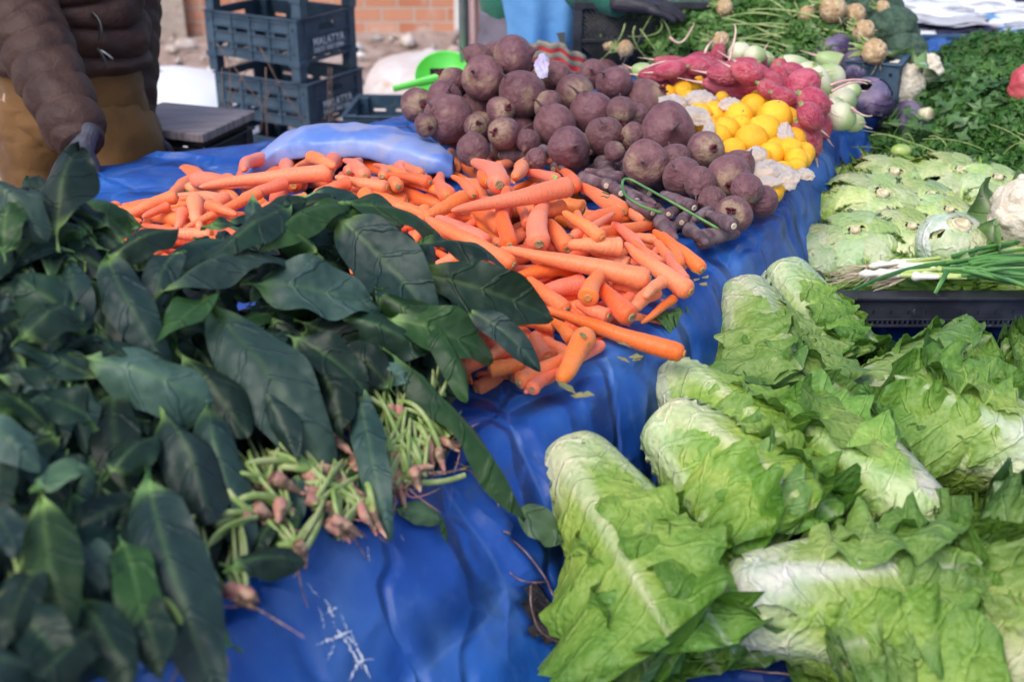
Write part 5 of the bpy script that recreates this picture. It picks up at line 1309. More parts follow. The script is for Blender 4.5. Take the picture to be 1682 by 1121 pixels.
# ---- round and curly lettuces on a tray further back
ICE = [(4,.85,.70,.07,.0,.3,.5),(5,1.0,.85,.075,.04,1.,1.3),(6,1.10,1.0,.078,.16,.4,2.2),(6,1.22,1.05,.080,.42,.0,3.4)]
BALL = [(4,.85,.95,.075,.0,.3,.25),(5,.95,1.,.085,.0,1.,.3),(4,1.0,.97,.09,.0,.4,.35)]
ZI = .655
def roundhead(px_, py_, z, R, L, seed, layers, label, name='curly_lettuce', up=(0, 0, 1), tilt=(.1, -.35, .9), cat='lettuce', group='pale lettuces on the tray', **kw):
    b = at_z(px_, py_, z); A = -nrm(tilt); return head(name, b, b+A*L, R*kw.pop('grow', 1.15), seed, layers, up=(1, 0, 0), dome=True, vf=kw.pop('vf', .35), lf=.25, floor=kw.pop('floor', ZI-.004), label=label, cat=cat, group=group, n=kw.pop('n', 34), m=kw.pop('m', 25), cone=kw.pop('cone', .42), rib=.10, **kw)
P1 = ((.70,.74,.36), (.46,.62,.11), (.29,.47,.055), (.12,.30,.028))
roundhead(1450,318,.775,.075,.13, 21, ICE, 'large frilly pale lettuce at the left end of the tray', pal=P1, whiteness=.26)
roundhead(1470,282,.785,.060,.12, 22, ICE, 'pale frilly lettuce behind the large one by the blue rim', pal=P1, whiteness=.26)
roundhead(1580,280,.785,.068,.13, 23, ICE, 'wide pale lettuce in front of the parsley', pal=P1, whiteness=.24)
roundhead(1640,292,.78,.055,.12, 24, ICE, 'pale lettuce with white cut stalk near the right edge', pal=P1, whiteness=.28)
roundhead(1405,378,.745,.06,.11, 25, ICE, 'flattened frilly lettuce nearest to the onion bulbs', pal=P1, whiteness=.22, tilt=(-.2,-.3,.9))
roundhead(1498,372,.745,.055,.10, 26, ICE, 'small frilly lettuce beside the round white cabbage lettuce', pal=P1, whiteness=.3)
roundhead(1560,345,.75,.05,.10, 27, ICE, 'pale lettuce squeezed behind the round white head', pal=P1)
roundhead(1579,370,.775,.060,.115, 28, BALL, 'smooth round whitish lettuce head beside the spring onions', name='round_lettuce', pal=('white', (.55,.62,.42), (.42,.55,.26), 'pale'), whiteness=.5, tilt=(.1,-.35,.9), ruff=.6, cone=.9, ribk=.4, grow=1.0)
roundhead(1420,295,.76,.05,.10, 29, ICE, 'small pale lettuce at the blue rim beside the grey crate end', pal=P1, whiteness=.26)
roundhead(1530,320,.76,.055,.11, 30, ICE, 'frilly lettuce in the middle of the tray', pal=P1, whiteness=.26)
roundhead(1690,400,.74,.06,.12, 31, ICE, 'curly lettuce at the right edge beneath the cauliflower', pal=P1, whiteness=.3)
roundhead(1366,396,.725,.045,.09, 32, ICE, 'dark-edged curly lettuce at the near left tray corner', pal=('white','pale','mid','dark'), whiteness=.25)

# ---- cauliflower
def cauliflower(c, R, seed, label, axis=(-.6, -.5, .5), leaves=5, spread=.6):
    r = np.random.default_rng(seed); A = nrm(axis); e = empty('cauliflower', c, label, 'cauliflower', 'cauliflowers')
    P, F = ball(60, 80); bump_ = np.zeros(len(P)); 
    for lev, (nn_, am, wd) in enumerate([(46, .10, .20), (260, .035, .075)]):
        C_ = r.normal(size=(nn_, 3)); C_ /= np.linalg.norm(C_, axis=1)[:, None]
        d = np.arccos(np.clip(P@C_.T, -1, 1)).min(1); bump_ += am*np.sqrt(np.clip(1-(d/wd/1.1)**2, 0, 1))
    V = P*(0.9+bump_)[:, None]*R; V = np.asarray(c)+V
    mesh('curd', V, F, MT['curd'], e)
    U = nrm(np.cross(A, [.2, .1, 1])); W_ = np.cross(A, U)
    for j in range(leaves):
        a = 2*PI*j/leaves+r.uniform(-.3, .3); o_ = U*math.cos(a)+W_*math.sin(a)
        p0 = np.asarray(c)-A*R*1.05+o_*R*.2; p1 = np.asarray(c)+A*R*r.uniform(.2, .8)+o_*R*(1.15+spread*r.uniform(0, .5))
        V_, T, Q, uv = leaf_grid(p0, p1, R*1.25, o_, seed*7+j, arch=.25, fold=-.15, wave=.06, n=22, m=13, petiole=.02)
        k = np.clip(np.exp(-(Q/.14)**2)+(1-ss(.1, .5, T)), 0, 1)[..., None]
        cc = np.array([.17,.30,.10])*(1-k)+np.array([.60,.66,.45])*k
        mesh('leaf', V_.reshape(-1, 3), grid_faces(22, 13), MT['cabbage'], e, col=cc.reshape(-1, 3), uv=uv.reshape(-1, 2))
cauliflower(at_z(1690, 350, .79), .075, 1, 'cauliflower at the right edge behind the spring onions', axis=(-.2, -.4, .9))
cauliflower(at_t(1478, 140, 3.02), .062, 2, 'cauliflower with green leaves beside the small navy crate', axis=(-.8, -.6, .1))
cauliflower(at_t(1518, 118, 3.1), .05, 3, 'cauliflower half hidden behind the broccoli by the blue tarp', axis=(.8, -.5, .3), leaves=4)

# ---- red cabbages
RC = [(4,.84,.96,.085,.0,.3,.2),(5,.94,1.,.10,.0,1.,.25),(5,1.0,.97,.11,.03,.4,.4)]
PUR = ((.22,.16,.22), (.075,.05,.095), (.05,.034,.066), (.035,.025,.05))
def redcab(px_, py_, t_, R, seed, label, tilt, cut=False, floor=.8):
    c = at_t(px_, py_, t_); A = -nrm(tilt); b = c-A*R
    return head('red_cabbage', b, b+A*R*2, R, seed, RC, up=(1, .2, 0), floor=floor, label=label, cat='cabbage', group='red cabbages', pal=PUR, mat='cabbage', n=34, m=25, cone=.9, rib=.06, whiteness=.2, base_cut=cut, ribk=.8, ruff=.6, dome=True)
redcab(1426, 168, 2.88, .047, 41, 'streaky purple red cabbage at the corner of the blue rim', (-.3,-.3,.8), floor=.8)
redcab(1368, 88, 3.1, .045, 42, 'small purple red cabbage behind the green radishes', (-.3,.1,.9))
redcab(1410, 118, 3.0, .042, 43, 'purple red cabbage partly hidden beside the celery stalks', (.2,-.3,.8))
redcab(1492, 210, 2.93, .052, 44, 'dark red cabbage with pale cut stalk against the parsley', (.55,-.35,.6), True, floor=.70)
mb = MB(); c = at_t(1514, 190, 2.87); mb.tube([c, c+np.array([.012, -.02, .012])], [.018, .014], 12)
o = mb.build('cabbage_stalk', MT['cutbase'], smooth=True); tag(o, 'pale cut stalk stump leaning on the dark red cabbage', 'stalk')

# ---- celeriac, celery stalks and herb masses
def leaves_mass(name, centers, count, size, cols, seed, label, cat, mat='herb', kind='stuff', lobes=3, up=.5, parent=None, shell=.55, floor=None):
    """many small lobed leaves spread through a set of ellipsoids: (centre, radii)"""
    r = np.random.default_rng(seed); Vs = []; Fs = []; Cs = []
    wts = np.array([rr_[0]*rr_[1]+rr_[1]*rr_[2] for c, rr_ in centers]); wts = wts/wts.sum()
    nv_ = 2*lobes+2; k = 0
    base2 = []
    for j in range(2*lobes+1):
        a = -PI*.75+PI*1.5*j/(2*lobes); rad = 1.0 if j % 2 else .42
        if lobes == 3 and j == 3: rad = 1.2
        base2.append((math.cos(a)*rad, math.sin(a)*rad))
    base2 = np.array([(-.55, 0)]+base2)
    ci = r.choice(len(centers), p=wts, size=count); Cn = np.array([c for c, _ in centers])[ci]; Rn = np.array([q for _, q in centers], float)[ci]
    d = r.normal(size=(count, 3)); d /= np.linalg.norm(d, axis=1)[:, None]; d[:, 2] = np.where(r.random(count) < .8, np.abs(d[:, 2]), d[:, 2])
    s = (shell+(1-shell)*r.random(count)**.6)[:, None]
    Pn_ = Cn+d*Rn*s*(1+.12*np.sin(d[:, :1]*9+ci[:, None])*np.cos(d[:, 1:2]*8))
    if floor is not None: Pn_[:, 2] = np.maximum(Pn_[:, 2], floor+r.random(count)*.01)
    un = lambda a: a/(np.linalg.norm(a, axis=1)[:, None]+1e-9)
    nn_ = un(d*.6+np.array([0, -.2, up])+r.normal(size=(count, 3))*.55); x_ = un(np.cross(nn_, r.normal(size=(count, 3)))); y_ = np.cross(nn_, x_)
    sz = (size*r.uniform(.55, 1.3, count))[:, None, None]; cup = .25*(base2**2).sum(1); nb_ = len(base2)
    V = Pn_[:, None]+(x_[:, None]*base2[None, :, :1]+y_[:, None]*base2[None, :, 1:]*.9)*sz-nn_[:, None]*cup[None, :, None]*sz*.5
    V = V.reshape(-1, 3); st = np.arange(count)[:, None]*nb_; jj = np.arange(1, nb_-1)[None]
    Fs = np.stack([st+0*jj, st+jj, st+jj+1], -1).reshape(-1, 3)
    f = (fbm(Pn_, 5, seed, 2)*.5+.5)[:, None]; cc = (np.asarray(cols[0])*(1-f)+np.asarray(cols[1])*f)*r.uniform(.7, 1.35, count)[:, None]
    cc = np.where((r.random(count) < .05)[:, None], np.asarray(cols[2]), cc)
    o = mesh(name, V, Fs, MT[mat], parent, col=np.repeat(cc, nb_, 0), smooth=False)
    return tag(o, label, cat, None, kind) if parent is None else o
def stems_mass(name, n_, fn, rad, mat, label, cat, kind=None, parent=None):
    m_ = MB()
    for i in range(n_): 
        V_, F_ = tube_np(bez(fn(i), 8), np.linspace(rad, rad*.55, 8), 5); m_.add(V_, F_.tolist())
    o = m_.build(name, MT[mat], parent, smooth=True)
    return tag(o, label, cat, None, kind) if parent is None else o
PARS = [((.035,.11,.018), (.085,.20,.035), (.17,.30,.09)), ((.06,.15,.03), (.13,.25,.06), (.26,.36,.16))]
pc = []
rz = np.random.default_rng(6)
for (x, y, z) in [(1400,212,.73),(1430,240,.71),(1470,258,.71),(1410,262,.69),(1540,270,.71),(1640,268,.72),(1450,195,.76),(1520,180,.78),(1590,170,.80),(1650,140,.82),(1560,130,.80),(1500,150,.77),(1620,210,.78),(1550,220,.755),(1690,200,.80),(1480,225,.73),(1660,245,.74),(1580,255,.73),(1520,250,.73),(1700,110,.83),(1640,95,.83)]:
    c = at_z(x, y, z); pc.append((c, (.15, .14, .07)))
leaves_mass('parsley', pc, 26000, .0125, PARS[0], 3, 'dense mass of dark green parsley filling the back right of the table', 'parsley', floor=.66, shell=.75, lobes=3)
pc2 = [(at_z(x, y, z), (.12, .10, .05)) for (x, y, z) in [(1600,130,.835),(1560,150,.82),(1540,205,.80),(1650,175,.83),(1600,160,.835),(1440,172,.79)]]
leaves_mass('celery_leaf', pc2, 200, .024, ((.06,.14,.04),(.12,.22,.08),(.2,.3,.14)), 4, 'broader pale green celery leaves strewn over the parsley', 'celery leaves', shell=.9)
# dark body under the parsley so the table is covered
cloth = [(c, r_) for c, r_ in pc]
for x, y in [(1530,215),(1650,160)]:
    pass
rs_ = np.random.default_rng(9)
def pst(i):
    x, y = rs_.uniform(1400, 1690), rs_.uniform(150, 260); p = at_z(x, y, .80 if x > 1450 else .75); d = rs_.normal(size=3)*.05; d[2] = abs(d[2])*.4
    return [p-d, p+np.array([0, 0, .02]), p+d]
stems_mass('parsley_stem', 22, pst, .0017, 'stem', 'thin pale parsley stems showing among the dark leaves', 'parsley stems', kind='stuff')
# celery / celeriac heap at the top
cc_ = []
for (x, y, t_) in [(1010,20,3.6),(1080,35,3.5),(1150,30,3.45),(1220,20,3.4),(1290,30,3.3),(1330,60,3.2),(1250,60,3.3),(1170,60,3.35),(1120,8,3.6),(1200,-10,3.6),(1300,0,3.5),(1380,100,3.15),(1060,75,3.55),(1340,90,3.15),(1130,70,3.4),(1000,90,3.6),(1090,105,3.5),(960,100,3.6)]:
    cc_.append((at_t(x, y, t_)-np.array([0, 0, .015]), (.13, .11, .085)))
leaves_mass('celery_tops', cc_, 26000, .0175, PARS[1], 5, 'heap of leafy green celery tops behind the radishes', 'celery leaves', shell=.7)
rs2 = np.random.default_rng(19)
def cst(i):
    x, y = rs2.uniform(1280, 1400), rs2.uniform(20, 100); p = at_t(x, y, 3.05+rs2.uniform(0, .1)); q = at_t(x-rs2.uniform(60, 130), y+rs2.uniform(-40, 12), 3.15)
    return [p, (p+q)/2+np.array([0, 0, .02]), q]
stems_mass('celery_stalk', 16, cst, .0032, 'stem', 'loose pale green celery stalks running to the celeriac roots', 'celery stalks', kind='stuff')
cst2 = lambda i: (lambda x, y: [at_t(x, y, 3.3), at_t(x+rs2.uniform(-30, 30), y+30, 3.28), at_t(x+rs2.uniform(-60, 60), y+rs2.uniform(20, 90), 3.35)])(rs2.uniform(1000, 1280), rs2.uniform(0, 60))
stems_mass('celery_stalk', 12, cst2, .0022, 'stem', 'thin celery stalks dangling among the leaves over the mesh crate', 'celery stalks', kind='stuff')
def celeriac(px_, py_, rpx, t_, seed, label):
    r = np.random.default_rng(seed); c = at_t(px_, py_, t_); R = rpx/FPX*t_; P, F = ball(40, 52)
    V = P*(1+.10*fbm(P, .5, seed, 3)+.06*fbm(P, 2.2, seed+1, 2))[:, None]*R; 
    e = mesh('celeriac', V+c, F, MT['celeriac'], loc=c); tag(e, label, 'celeriac', 'celeriac roots')
    mb = MB()
    for k in range(16):
        d = nrm(r.normal(size=3)+np.array([.3, -.4, -.5])); p = c+d*R*.92; p2 = p+d*R*.2+r.normal(size=3)*R*.2; mb.tube(bez([p, p2, p2+np.array([0, 0, -R*.4])+r.normal(size=3)*R*.2], 6), np.linspace(R*.04, R*.012, 6), 5)
    mb.build('rootlets', MT['dryroot'], e, smooth=True)
    mb = MB()
    for k in range(7):
        d = nrm(np.array([-1, .2, .25])+r.normal(size=3)*.25); p = c+d*R*.8; mb.tube(bez([p, p+d*R*.5, p+d*R*.95+r.normal(size=3)*R*.3], 6), np.linspace(R*.13, R*.08, 6), 6)
    mb.build('stalk_stubs', MT['stem'], e, smooth=True)
for i, (x, y, r, t_, l) in enumerate([(1368,14,22,3.1,'large knobbly celeriac at the top of the heap'),(1405,22,17,3.12,'celeriac just right of the topmost one'),(1419,50,18,3.02,'middle celeriac of the row above the cauliflower'),(1436,84,21,2.92,'lowest celeriac with a hanging root by the navy crate'),(1326,24,15,3.15,'small celeriac left of the large one'),(1190,12,14,3.3,'small celeriac among the greens at the picture top'),(1183,66,15,3.08,'celeriac tucked behind the pink radishes'),
    (1028,80,14,3.36,'celeriac inside the black mesh crate, right'),(975,38,12,3.45,'celeriac near the top of the mesh crate'),(1000,72,13,3.4,'celeriac in the middle of the mesh crate'),(1450,12,12,3.2,'celeriac half hidden beside the broccoli')]):
    celeriac(x, y, r, t_, 70+i, l)
# broccoli heads
def broccoli(px_, py_, rpx, t_, seed, label):
    r = np.random.default_rng(seed); c = at_t(px_, py_, t_); R = rpx/FPX*t_; P, F = ball(70, 90)
    C_ = r.normal(size=(90, 3)); C_ /= np.linalg.norm(C_, axis=1)[:, None]
    d = np.arccos(np.clip(P@C_.T, -1, 1)).min(1); b = .10*np.sqrt(np.clip(1-(d/.28)**2, 0, 1))
    V = P*(.92+b+.012*fbm(P, 9, seed, 2))[:, None]*R*np.array([1.05, 1, .9])
    e = empty('broccoli', c, label, 'broccoli', 'broccoli heads'); mesh('florets', V+c, F, MT['broccoli'], e)
    mb = MB(); mb.tube([c-np.array([0, -.3*R, R*.6]), c-np.array([0, -.6*R, R*1.9])], [R*.45, R*.38], 12); mb.build('stalk', MT['stem'], e, smooth=True)
for i, (x, y, r, t_, l) in enumerate([(1435,15,46,3.35,'broccoli head at the top of the dark green heap'),(1466,48,42,3.22,'large broccoli head behind the celeriac row'),(1488,84,34,3.12,'broccoli head above the cauliflower leaves'),(1508,112,16,3.05,'small broccoli head lowest beside the cauliflower'),(1405,-15,40,3.5,'broccoli head at the upper picture edge')]):
    broccoli(x, y, r, t_, 90+i, l)

# ---- trays and crates on the lower table
def tray(name, px0, px1, py_, z, depth, h, label, mat='blackcrate'):
    a = at_z(px0, py_, z); b = at_z(px1, py_, z); e = empty(name, ((a[0]+b[0])/2, a[1], z-h), label, 'crate', 'black produce trays')
    x0_, x1_ = a[0], b[0]; y0_ = a[1]; y1_ = y0_+depth; z0 = z-h
    def bx(nm, boxes):
        m_ = MB()
        for lo, hi in boxes: m_.box(lo, hi)
        return m_.build(nm, MT[mat], e, bevel=.001)
    bx('front_wall', [((x0_, y0_, z0+.018), (x1_, y0_+.006, z-.002))])
    bx('rim', [((x0_-.004, y0_-.008, z-.0055), (x1_+.004, y0_+.03, z)), ((x0_-.004, y1_-.012, z-.0055), (x1_+.004, y1_+.008, z)), ((x0_-.004, y0_+.031, z-.0055), (x0_+.025, y1_-.013, z)), ((x1_-.025, y0_+.031, z-.0055), (x1_+.004, y1_-.013, z))])
    bx('back_wall', [((x0_, y1_-.006, z0+.018), (x1_, y1_, z-.006))])
    bx('side_wall', [((x0_, y0_+.0061, z0+.018), (x0_+.006, y1_-.0061, z-.006))]); bx('side_wall', [((x1_-.006, y0_+.0061, z0+.018), (x1_, y1_-.0061, z-.006))])
    # pierced foot rail and slotted top
    L = x1_-x0_; nb = int(L/.010)
    bx('foot_rail', [((x0_+.02, y0_-.001, z0), (x1_-.02, y0_+.006, z0+.005)), ((x0_+.02, y0_-.001, z0+.013), (x1_-.02, y0_+.006, z0+.0179))]+[((x0_+.02+i*(L-.045)/nb, y0_-.0005, z0+.005), (x0_+.0245+i*(L-.045)/nb, y0_+.0055, z0+.013)) for i in range(nb+1)])
    n1 = int(L/.022); bx('bottom', [((x0_+.007+i*.022, y0_+.007, z0+.020), (x0_+.019+i*.022, y1_-.007, z0+.024)) for i in range(n1)]+[((x0_+.007, y0_+.01+j*(depth-.03)/6, z0+.0245), (x1_-.007, y0_+.02+j*(depth-.03)/6, z0+.028)) for j in range(7)])
    m_ = MB(); ns = int(L/.032)
    for i in range(ns): m_.box((x0_+.03+i*.032, y0_-.0004, z0+.026), (x0_+.0335+i*.032, y0_+.001, z0+.034))
    m_.build('front_slot', MT['trim'], e)
    return x0_, x1_, y0_, y1_
tx = tray('plastic_tray', 1352, 1860, 487, .685, .17, .062, 'black slotted plastic tray carrying the spring onions')
ty0 = tray('plastic_tray', 1400, 1900, 400, .645, .38, .06, 'black plastic tray hidden under the pale lettuces')
# upturned end of a grey crate
c = at_t(1503, 258, 2.85); e = empty('grey_crate', c-np.array([0, 0, .05]), 'grey plastic crate end standing up between lettuce and parsley', 'crate')
mb = MB(); mb.box(c+np.array([-.016, 0, -.06]), c+np.array([.018, .02, .03])); mb.build('end_post', MT['greycrate'], e, bevel=.003)
for k in range(4):
    mb = MB(); mb.box(c+np.array([-.0175, -.004, -.05+k*.02]), c+np.array([.0195, -.0005, -.047+k*.02])); mb.build('rib', MT['greycrate'], e)
mb = MB(); mb.box(c+np.array([-.004, -.0015, .008]), c+np.array([.004, .002, .016])); mb.build('bolt_hole', MT['trim'], e)
mb = MB(); mb.box(c+np.array([.019, .004, -.06]), c+np.array([.30, .012, -.01])); mb.build('end_wall', MT['greycrate'], e, bevel=.002)
# pale fruit beside it and a pink scrap on the tarp
P, F = ball(20, 26); c = at_t(1480, 248, 2.75); o = mesh('green_squash', P*np.array([.024, .018, .016])+c, F, MT['onionpale'], loc=c); tag(o, 'pale green squash beside the grey crate end', 'squash')
paper(1428, 262, 18, 10, 21, 'crumpled pink plastic scrap on the blue tarp above the lettuces', H=lambda x, y: 0*x+.76, lift=0, mat='redbag', name='plastic_scrap', cat='plastic scrap')
cloth_blob('red_bag', at_t(1692, 140, 2.85), (.055, .04, .05), MT['redbag'], 5, 'red plastic bag poking out of the parsley at the right', 'bag', .7, 1.8, amp=.3)
# small navy crate by the cauliflower
c = at_t(1440, 125, 3.02); crate('plastic_crate', (c[0], c[1], ZT+.0), (.12, .16), math.radians(-25), MT['navycrate'], 'small navy crate end between red cabbage and cauliflower', h=.12, legs=.0)
# black mesh crate by person two
c = at_t(1050, 75, 3.55)
e = empty('mesh_crate', (c[0], c[1], .72), 'large black mesh crate full of celeriac behind the beetroots', 'crate')
x0_, x1_, y0_, z0_, z1_ = at_t(945, 80, 3.5)[0], at_t(1150, 80, 3.5)[0], 3.42, .76, .985
m_ = MB()
for k in range(30):
    xa = x0_+(x1_-x0_)*k/29-.12; 
    for sgn in (1, -1):
        pa = np.array([xa if sgn > 0 else xa+.24-.0, y0_, z0_+.01]); pb = np.array([xa+.22*sgn+(0 if sgn > 0 else .24), y0_, z1_-.02])
        # clip to the panel
        def cl(p, q):
            for s_ in (0, 1):
                lim_ = x0_ if s_ == 0 else x1_
                for _ in (0,):
                    if (p[0]-lim_)*(1 if s_ == 0 else -1) < 0:
                        f = (lim_-p[0])/(q[0]-p[0]+1e-9); p = p+(q-p)*min(max(f, 0), 1)
                    if (q[0]-lim_)*(1 if s_ == 0 else -1) < 0:
                        f = (lim_-q[0])/(p[0]-q[0]+1e-9); q = q+(p-q)*min(max(f, 0), 1)
            return p, q
        pa, pb = cl(pa, pb)
        if np.linalg.norm(pa-pb) > .02: m_.tube([pa, pb], .0022, 4)
m_.build('mesh_panel', MT['blackcrate'], e, smooth=True)
for (nm, lo, hi) in (('rim', (x0_-.01, y0_-.01, z1_-.02), (x1_+.01, y0_+.008, z1_)), ('mid_rail', (x0_, y0_-.006, .872), (x1_, y0_+.004, .884)), ('bottom_rail', (x0_, y0_-.008, z0_), (x1_, y0_+.006, z0_+.02)), ('corner_post', (x0_-.012, y0_-.009, z0_-.01), (x0_+.012, y0_+.01, z1_+.001)), ('side_wall', (x0_-.01, y0_+.011, z0_), (x0_-.004, y0_+.34, z1_-.021)), ('back_wall', (x0_, y0_+.341, z0_), (x1_, y0_+.347, z1_-.021)), ('base', (x0_, y0_+.012, z0_), (x1_, y0_+.34, z0_+.008))):
    mb = MB(); mb.box(lo, hi); mb.build(nm, MT['blackcrate'], e, bevel=.002)

crate('black_crate', ((x0_+x1_)/2, y0_+.17, .37), (.36, .30), 0, MT['blackcrate'], 'black crate standing under the mesh crate behind the stall', h=.36, legs=.02)
# ---- spring onions
ro = np.random.default_rng(14); lab = []
for k in range(15):
    y0p = 438+ro.uniform(-8, 16); x0p = ro.uniform(1395, 1500); zz0 = .70+ro.uniform(0, .012)
    spread_ = (k-7)/7
    p0 = at_z(x0p, y0p, zz0); p1 = at_z(x0p+ro.uniform(50, 90), y0p+ro.uniform(-12, 6), zz0+.012); p2 = at_z(1600, 440+spread_*26, .715+ro.uniform(0, .02)); p3 = at_z(1790, 425+spread_*60, .71+ro.uniform(0, .03))
    e = empty('spring_onion', p0); sz = ro.uniform(.7, 1.2)
    C1 = bez([p0, p1, p2, p3], 40)
    V_, F_ = tube_np(C1[:12], np.r_[.003, .007, .0095, .0085, np.linspace(.0065, .0048, 8)]*sz, 12); m_ = MB(); m_.add(V_, F_.tolist()); m_.build('bulb', MT['onionwhite'], e, smooth=True)
    V_, F_ = tube_np(C1[11:20], np.linspace(.0048, .0045, 9)*sz, 10); m_ = MB(); m_.add(V_, F_.tolist()); m_.build('stalk', MT['onionpale'], e, smooth=True)
    for j in range(3):
        q = C1[19:].copy(); u_ = np.linspace(0, 1, len(q))[:, None]; q = q+ro.normal(size=3)*np.array([.0, .02, .008])*u_*1.5+np.array([0, 0, .004*j])*u_
        q[:, 2] += .012*np.sin(u_[:, 0]*3+j)
        V_, F_ = tube_np(q, np.linspace(.0044, .0030, len(q))*sz, 8, .45); m_ = MB(); m_.add(V_, F_.tolist()); m_.build('leaf', MT['oniongreen'], e, smooth=True)
    m_ = MB()
    for j in range(9):
        a = at_z(x0p-ro.uniform(20, 75), y0p+ro.uniform(-8, 26), .689); m_.tube(bez([p0, (p0+a)/2+ro.normal(size=3)*.006, a], 8), np.linspace(.0008, .0004, 8), 4)
    m_.build('roots', MT['dryroot'], e, smooth=True)
    lab.append((e, 'spring onion with white bulb and green leaves', 'on the black tray', x0p, 'spring onion', 'spring onions on the black tray'))
label_all(lab)
for k, (a, b, c_) in enumerate([((1400,478),(1470,440),(1560,432)),((1536,482),(1548,460),(1558,442)),((1560,432),(1620,420),(1700,425)),((1640,440),(1665,462),(1700,475))]):
    P3 = [at_z(*a, .697), at_z(*b, .722), at_z(*c_, .728)]
    V_, F_ = tube_np(bez(P3, 16), np.linspace(.0035, .0060, 16), 10, .4); m_ = MB(); m_.add(V_, F_.tolist()); o = m_.build('onion_leaf', MT['oniongreen'], smooth=True)
    tag(o, ['flat onion leaf lying across the bulbs to the tray edge','short onion leaf hanging over the tray front','arched onion leaf at the back of the bunch','folded onion leaf at the right of the bunch'][k], 'onion leaf')
# ================================================================ clothes stall at the top right
def garment(px0, px1, py_, t_, th, mat, seed, label, depth=.32, sag=.01, yaw=0):
    a, b = at_t(px0, py_, t_), at_t(px1, py_, t_); r = np.random.default_rng(seed)
    Lx = b[0]-a[0]; c = (a+b)/2
    # a folded cloth: rounded slab with a spiral of layers at its open front
    n, m = 40, 30
    u = np.linspace(-1, 1, n); an = np.linspace(0, 2*PI, m, endpoint=False)
    X_, A_ = np.meshgrid(u, an, indexing='ij')
    f = lambda v, p: np.sign(v)*np.abs(v)**p
    yy = f(np.cos(A_), .35)*depth/2; zz_ = f(np.sin(A_), .7)*th/2
    end = np.sqrt(np.clip(1-np.abs(X_)**8, 0, 1))
    V = np.stack([X_*Lx/2, yy*(.9+.1*end)+.012*np.sin(X_*4+seed), zz_*(.25+.75*end)], -1).reshape(-1, 3)
    V[:, 2] += .010*fbm(V, 4, seed, 4)-.02*(V[:, 0]/Lx)**2*sag*30
    V[:, 1] += .008*fbm(V, 6, seed+3, 3)
    R_m = np.array(Matrix.Rotation(yaw, 3, 'Z')); V = V@R_m.T
    V = V+c+np.array([0, depth/2, 0])
    o = mesh('folded_garment', V, grid_faces(n, m, True), MT[mat], loc=c); tag(o, label, 'garment', 'folded garments on the far stall')
    mb = MB()
    for k in range(2):
        xs = np.linspace(-.96, .96, 26); q = np.stack([xs*Lx/2, np.full(26, -.004)+.004*np.sin(xs*4), th*(-.18+.34*k)+.006*np.sin(xs*5+seed+k)], -1)@R_m.T+c; mb.tube(q, .0035, 6)
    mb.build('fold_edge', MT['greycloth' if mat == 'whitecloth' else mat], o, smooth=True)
    return o
G_ = [(1490,1640,62,3.72,.035,'whitecloth','white garment folded at the bottom of the left pile'),(1465,1600,45,3.74,.04,'navycloth','navy folded garment under the white ones'),(1560,1652,55,3.70,.035,'navycloth','navy garment curled inside the white fold'),(1455,1620,28,3.78,.03,'whitecloth','white garment above the navy one'),
 (1450,1600,14,3.82,.028,'whitecloth','crumpled white garment third in the pile'),(1500,1640,38,3.70,.016,'greycloth','grey edged garment curling over the navy one'),(1445,1560,2,3.88,.03,'whitecloth','white garment at the picture top left of the pile'),(1560,1690,8,3.9,.03,'whitecloth','white garment at the picture top, right pile'),
 (1600,1760,22,3.84,.026,'whitecloth','white garment upper right above the blue trim'),(1590,1700,30,3.82,.012,'bluecloth','thin light blue garment between white ones'),(1650,1790,44,3.76,.045,'whitecloth','bright white garment at the right edge'),(1665,1760,62,3.73,.02,'bluecloth','light blue garment over the red crate'),(1620,1760,-6,3.95,.03,'navycloth','dark garment beyond the white clothes')]
for i, (a, b, y, t_, th, mt_, l) in enumerate(G_): garment(a, b, y, t_, th, mt_, 50+i, l, yaw=math.radians(-14 if i % 3 else -8))
def flatcrate(px0, px1, py_, t_, h, mat, label, depth=.35):
    a, b = at_t(px0, py_, t_), at_t(px1, py_, t_); e = empty('display_crate', ((a[0]+b[0])/2, a[1], a[2]-h/2), label, 'crate')
    x0_, x1_, y0_, z0_ = a[0], b[0], a[1], a[2]-h/2
    for nm, bxs in (('rim', [((x0_-.006, y0_-.008, z0_+h-.01), (x1_+.006, y0_+.006, z0_+h))]), ('base', [((x0_, y0_+.007, z0_), (x1_, y0_+depth, z0_+.008))]), ('bottom_rail', [((x0_, y0_-.004, z0_), (x1_, y0_+.006, z0_+.014))]),
        ('front_wall', [((x0_, y0_+.003, z0_+.0145), (x1_, y0_+.006, z0_+h-.0105))]), ('pillar', [((x0_+f_*(x1_-x0_)-.016, y0_-.003, z0_+.0145), (x0_+f_*(x1_-x0_)+.016, y0_+.0029, z0_+h-.0105)) for f_ in (.07, .5, .93)]),
        ('side_wall', [((x0_-.002, y0_+.0065, z0_+.0085), (x0_+.004, y0_+depth, z0_+h-.01))]), ('back_wall', [((x0_+.005, y0_+depth-.006, z0_+.0085), (x1_, y0_+depth, z0_+h-.01))])):
        for lo, hi in bxs:
            mb = MB(); mb.box(lo, hi); mb.build(nm, MT[mat], e, bevel=.0015)
flatcrate(1508, 1610, 72, 3.7, .058, 'bluecrate', 'blue plastic crate under the folded white clothes')
flatcrate(1614, 1760, 80, 3.66, .055, 'redcrate', 'red plastic crate at the right edge under the clothes')
c = at_t(1600, 110, 3.75); e = empty('dark_table', (c[0]+.4, c[1]+.2, 0), 'dark wooden table carrying the clothes crates', 'table')
zt_ = at_t(1560, 84, 3.72)[2]-.012
mb = MB(); mb.box((c[0]-.45, c[1]-.1, zt_-.05), (c[0]+1.6, c[1]+.9, zt_)); mb.build('tabletop', MT['board'], e)
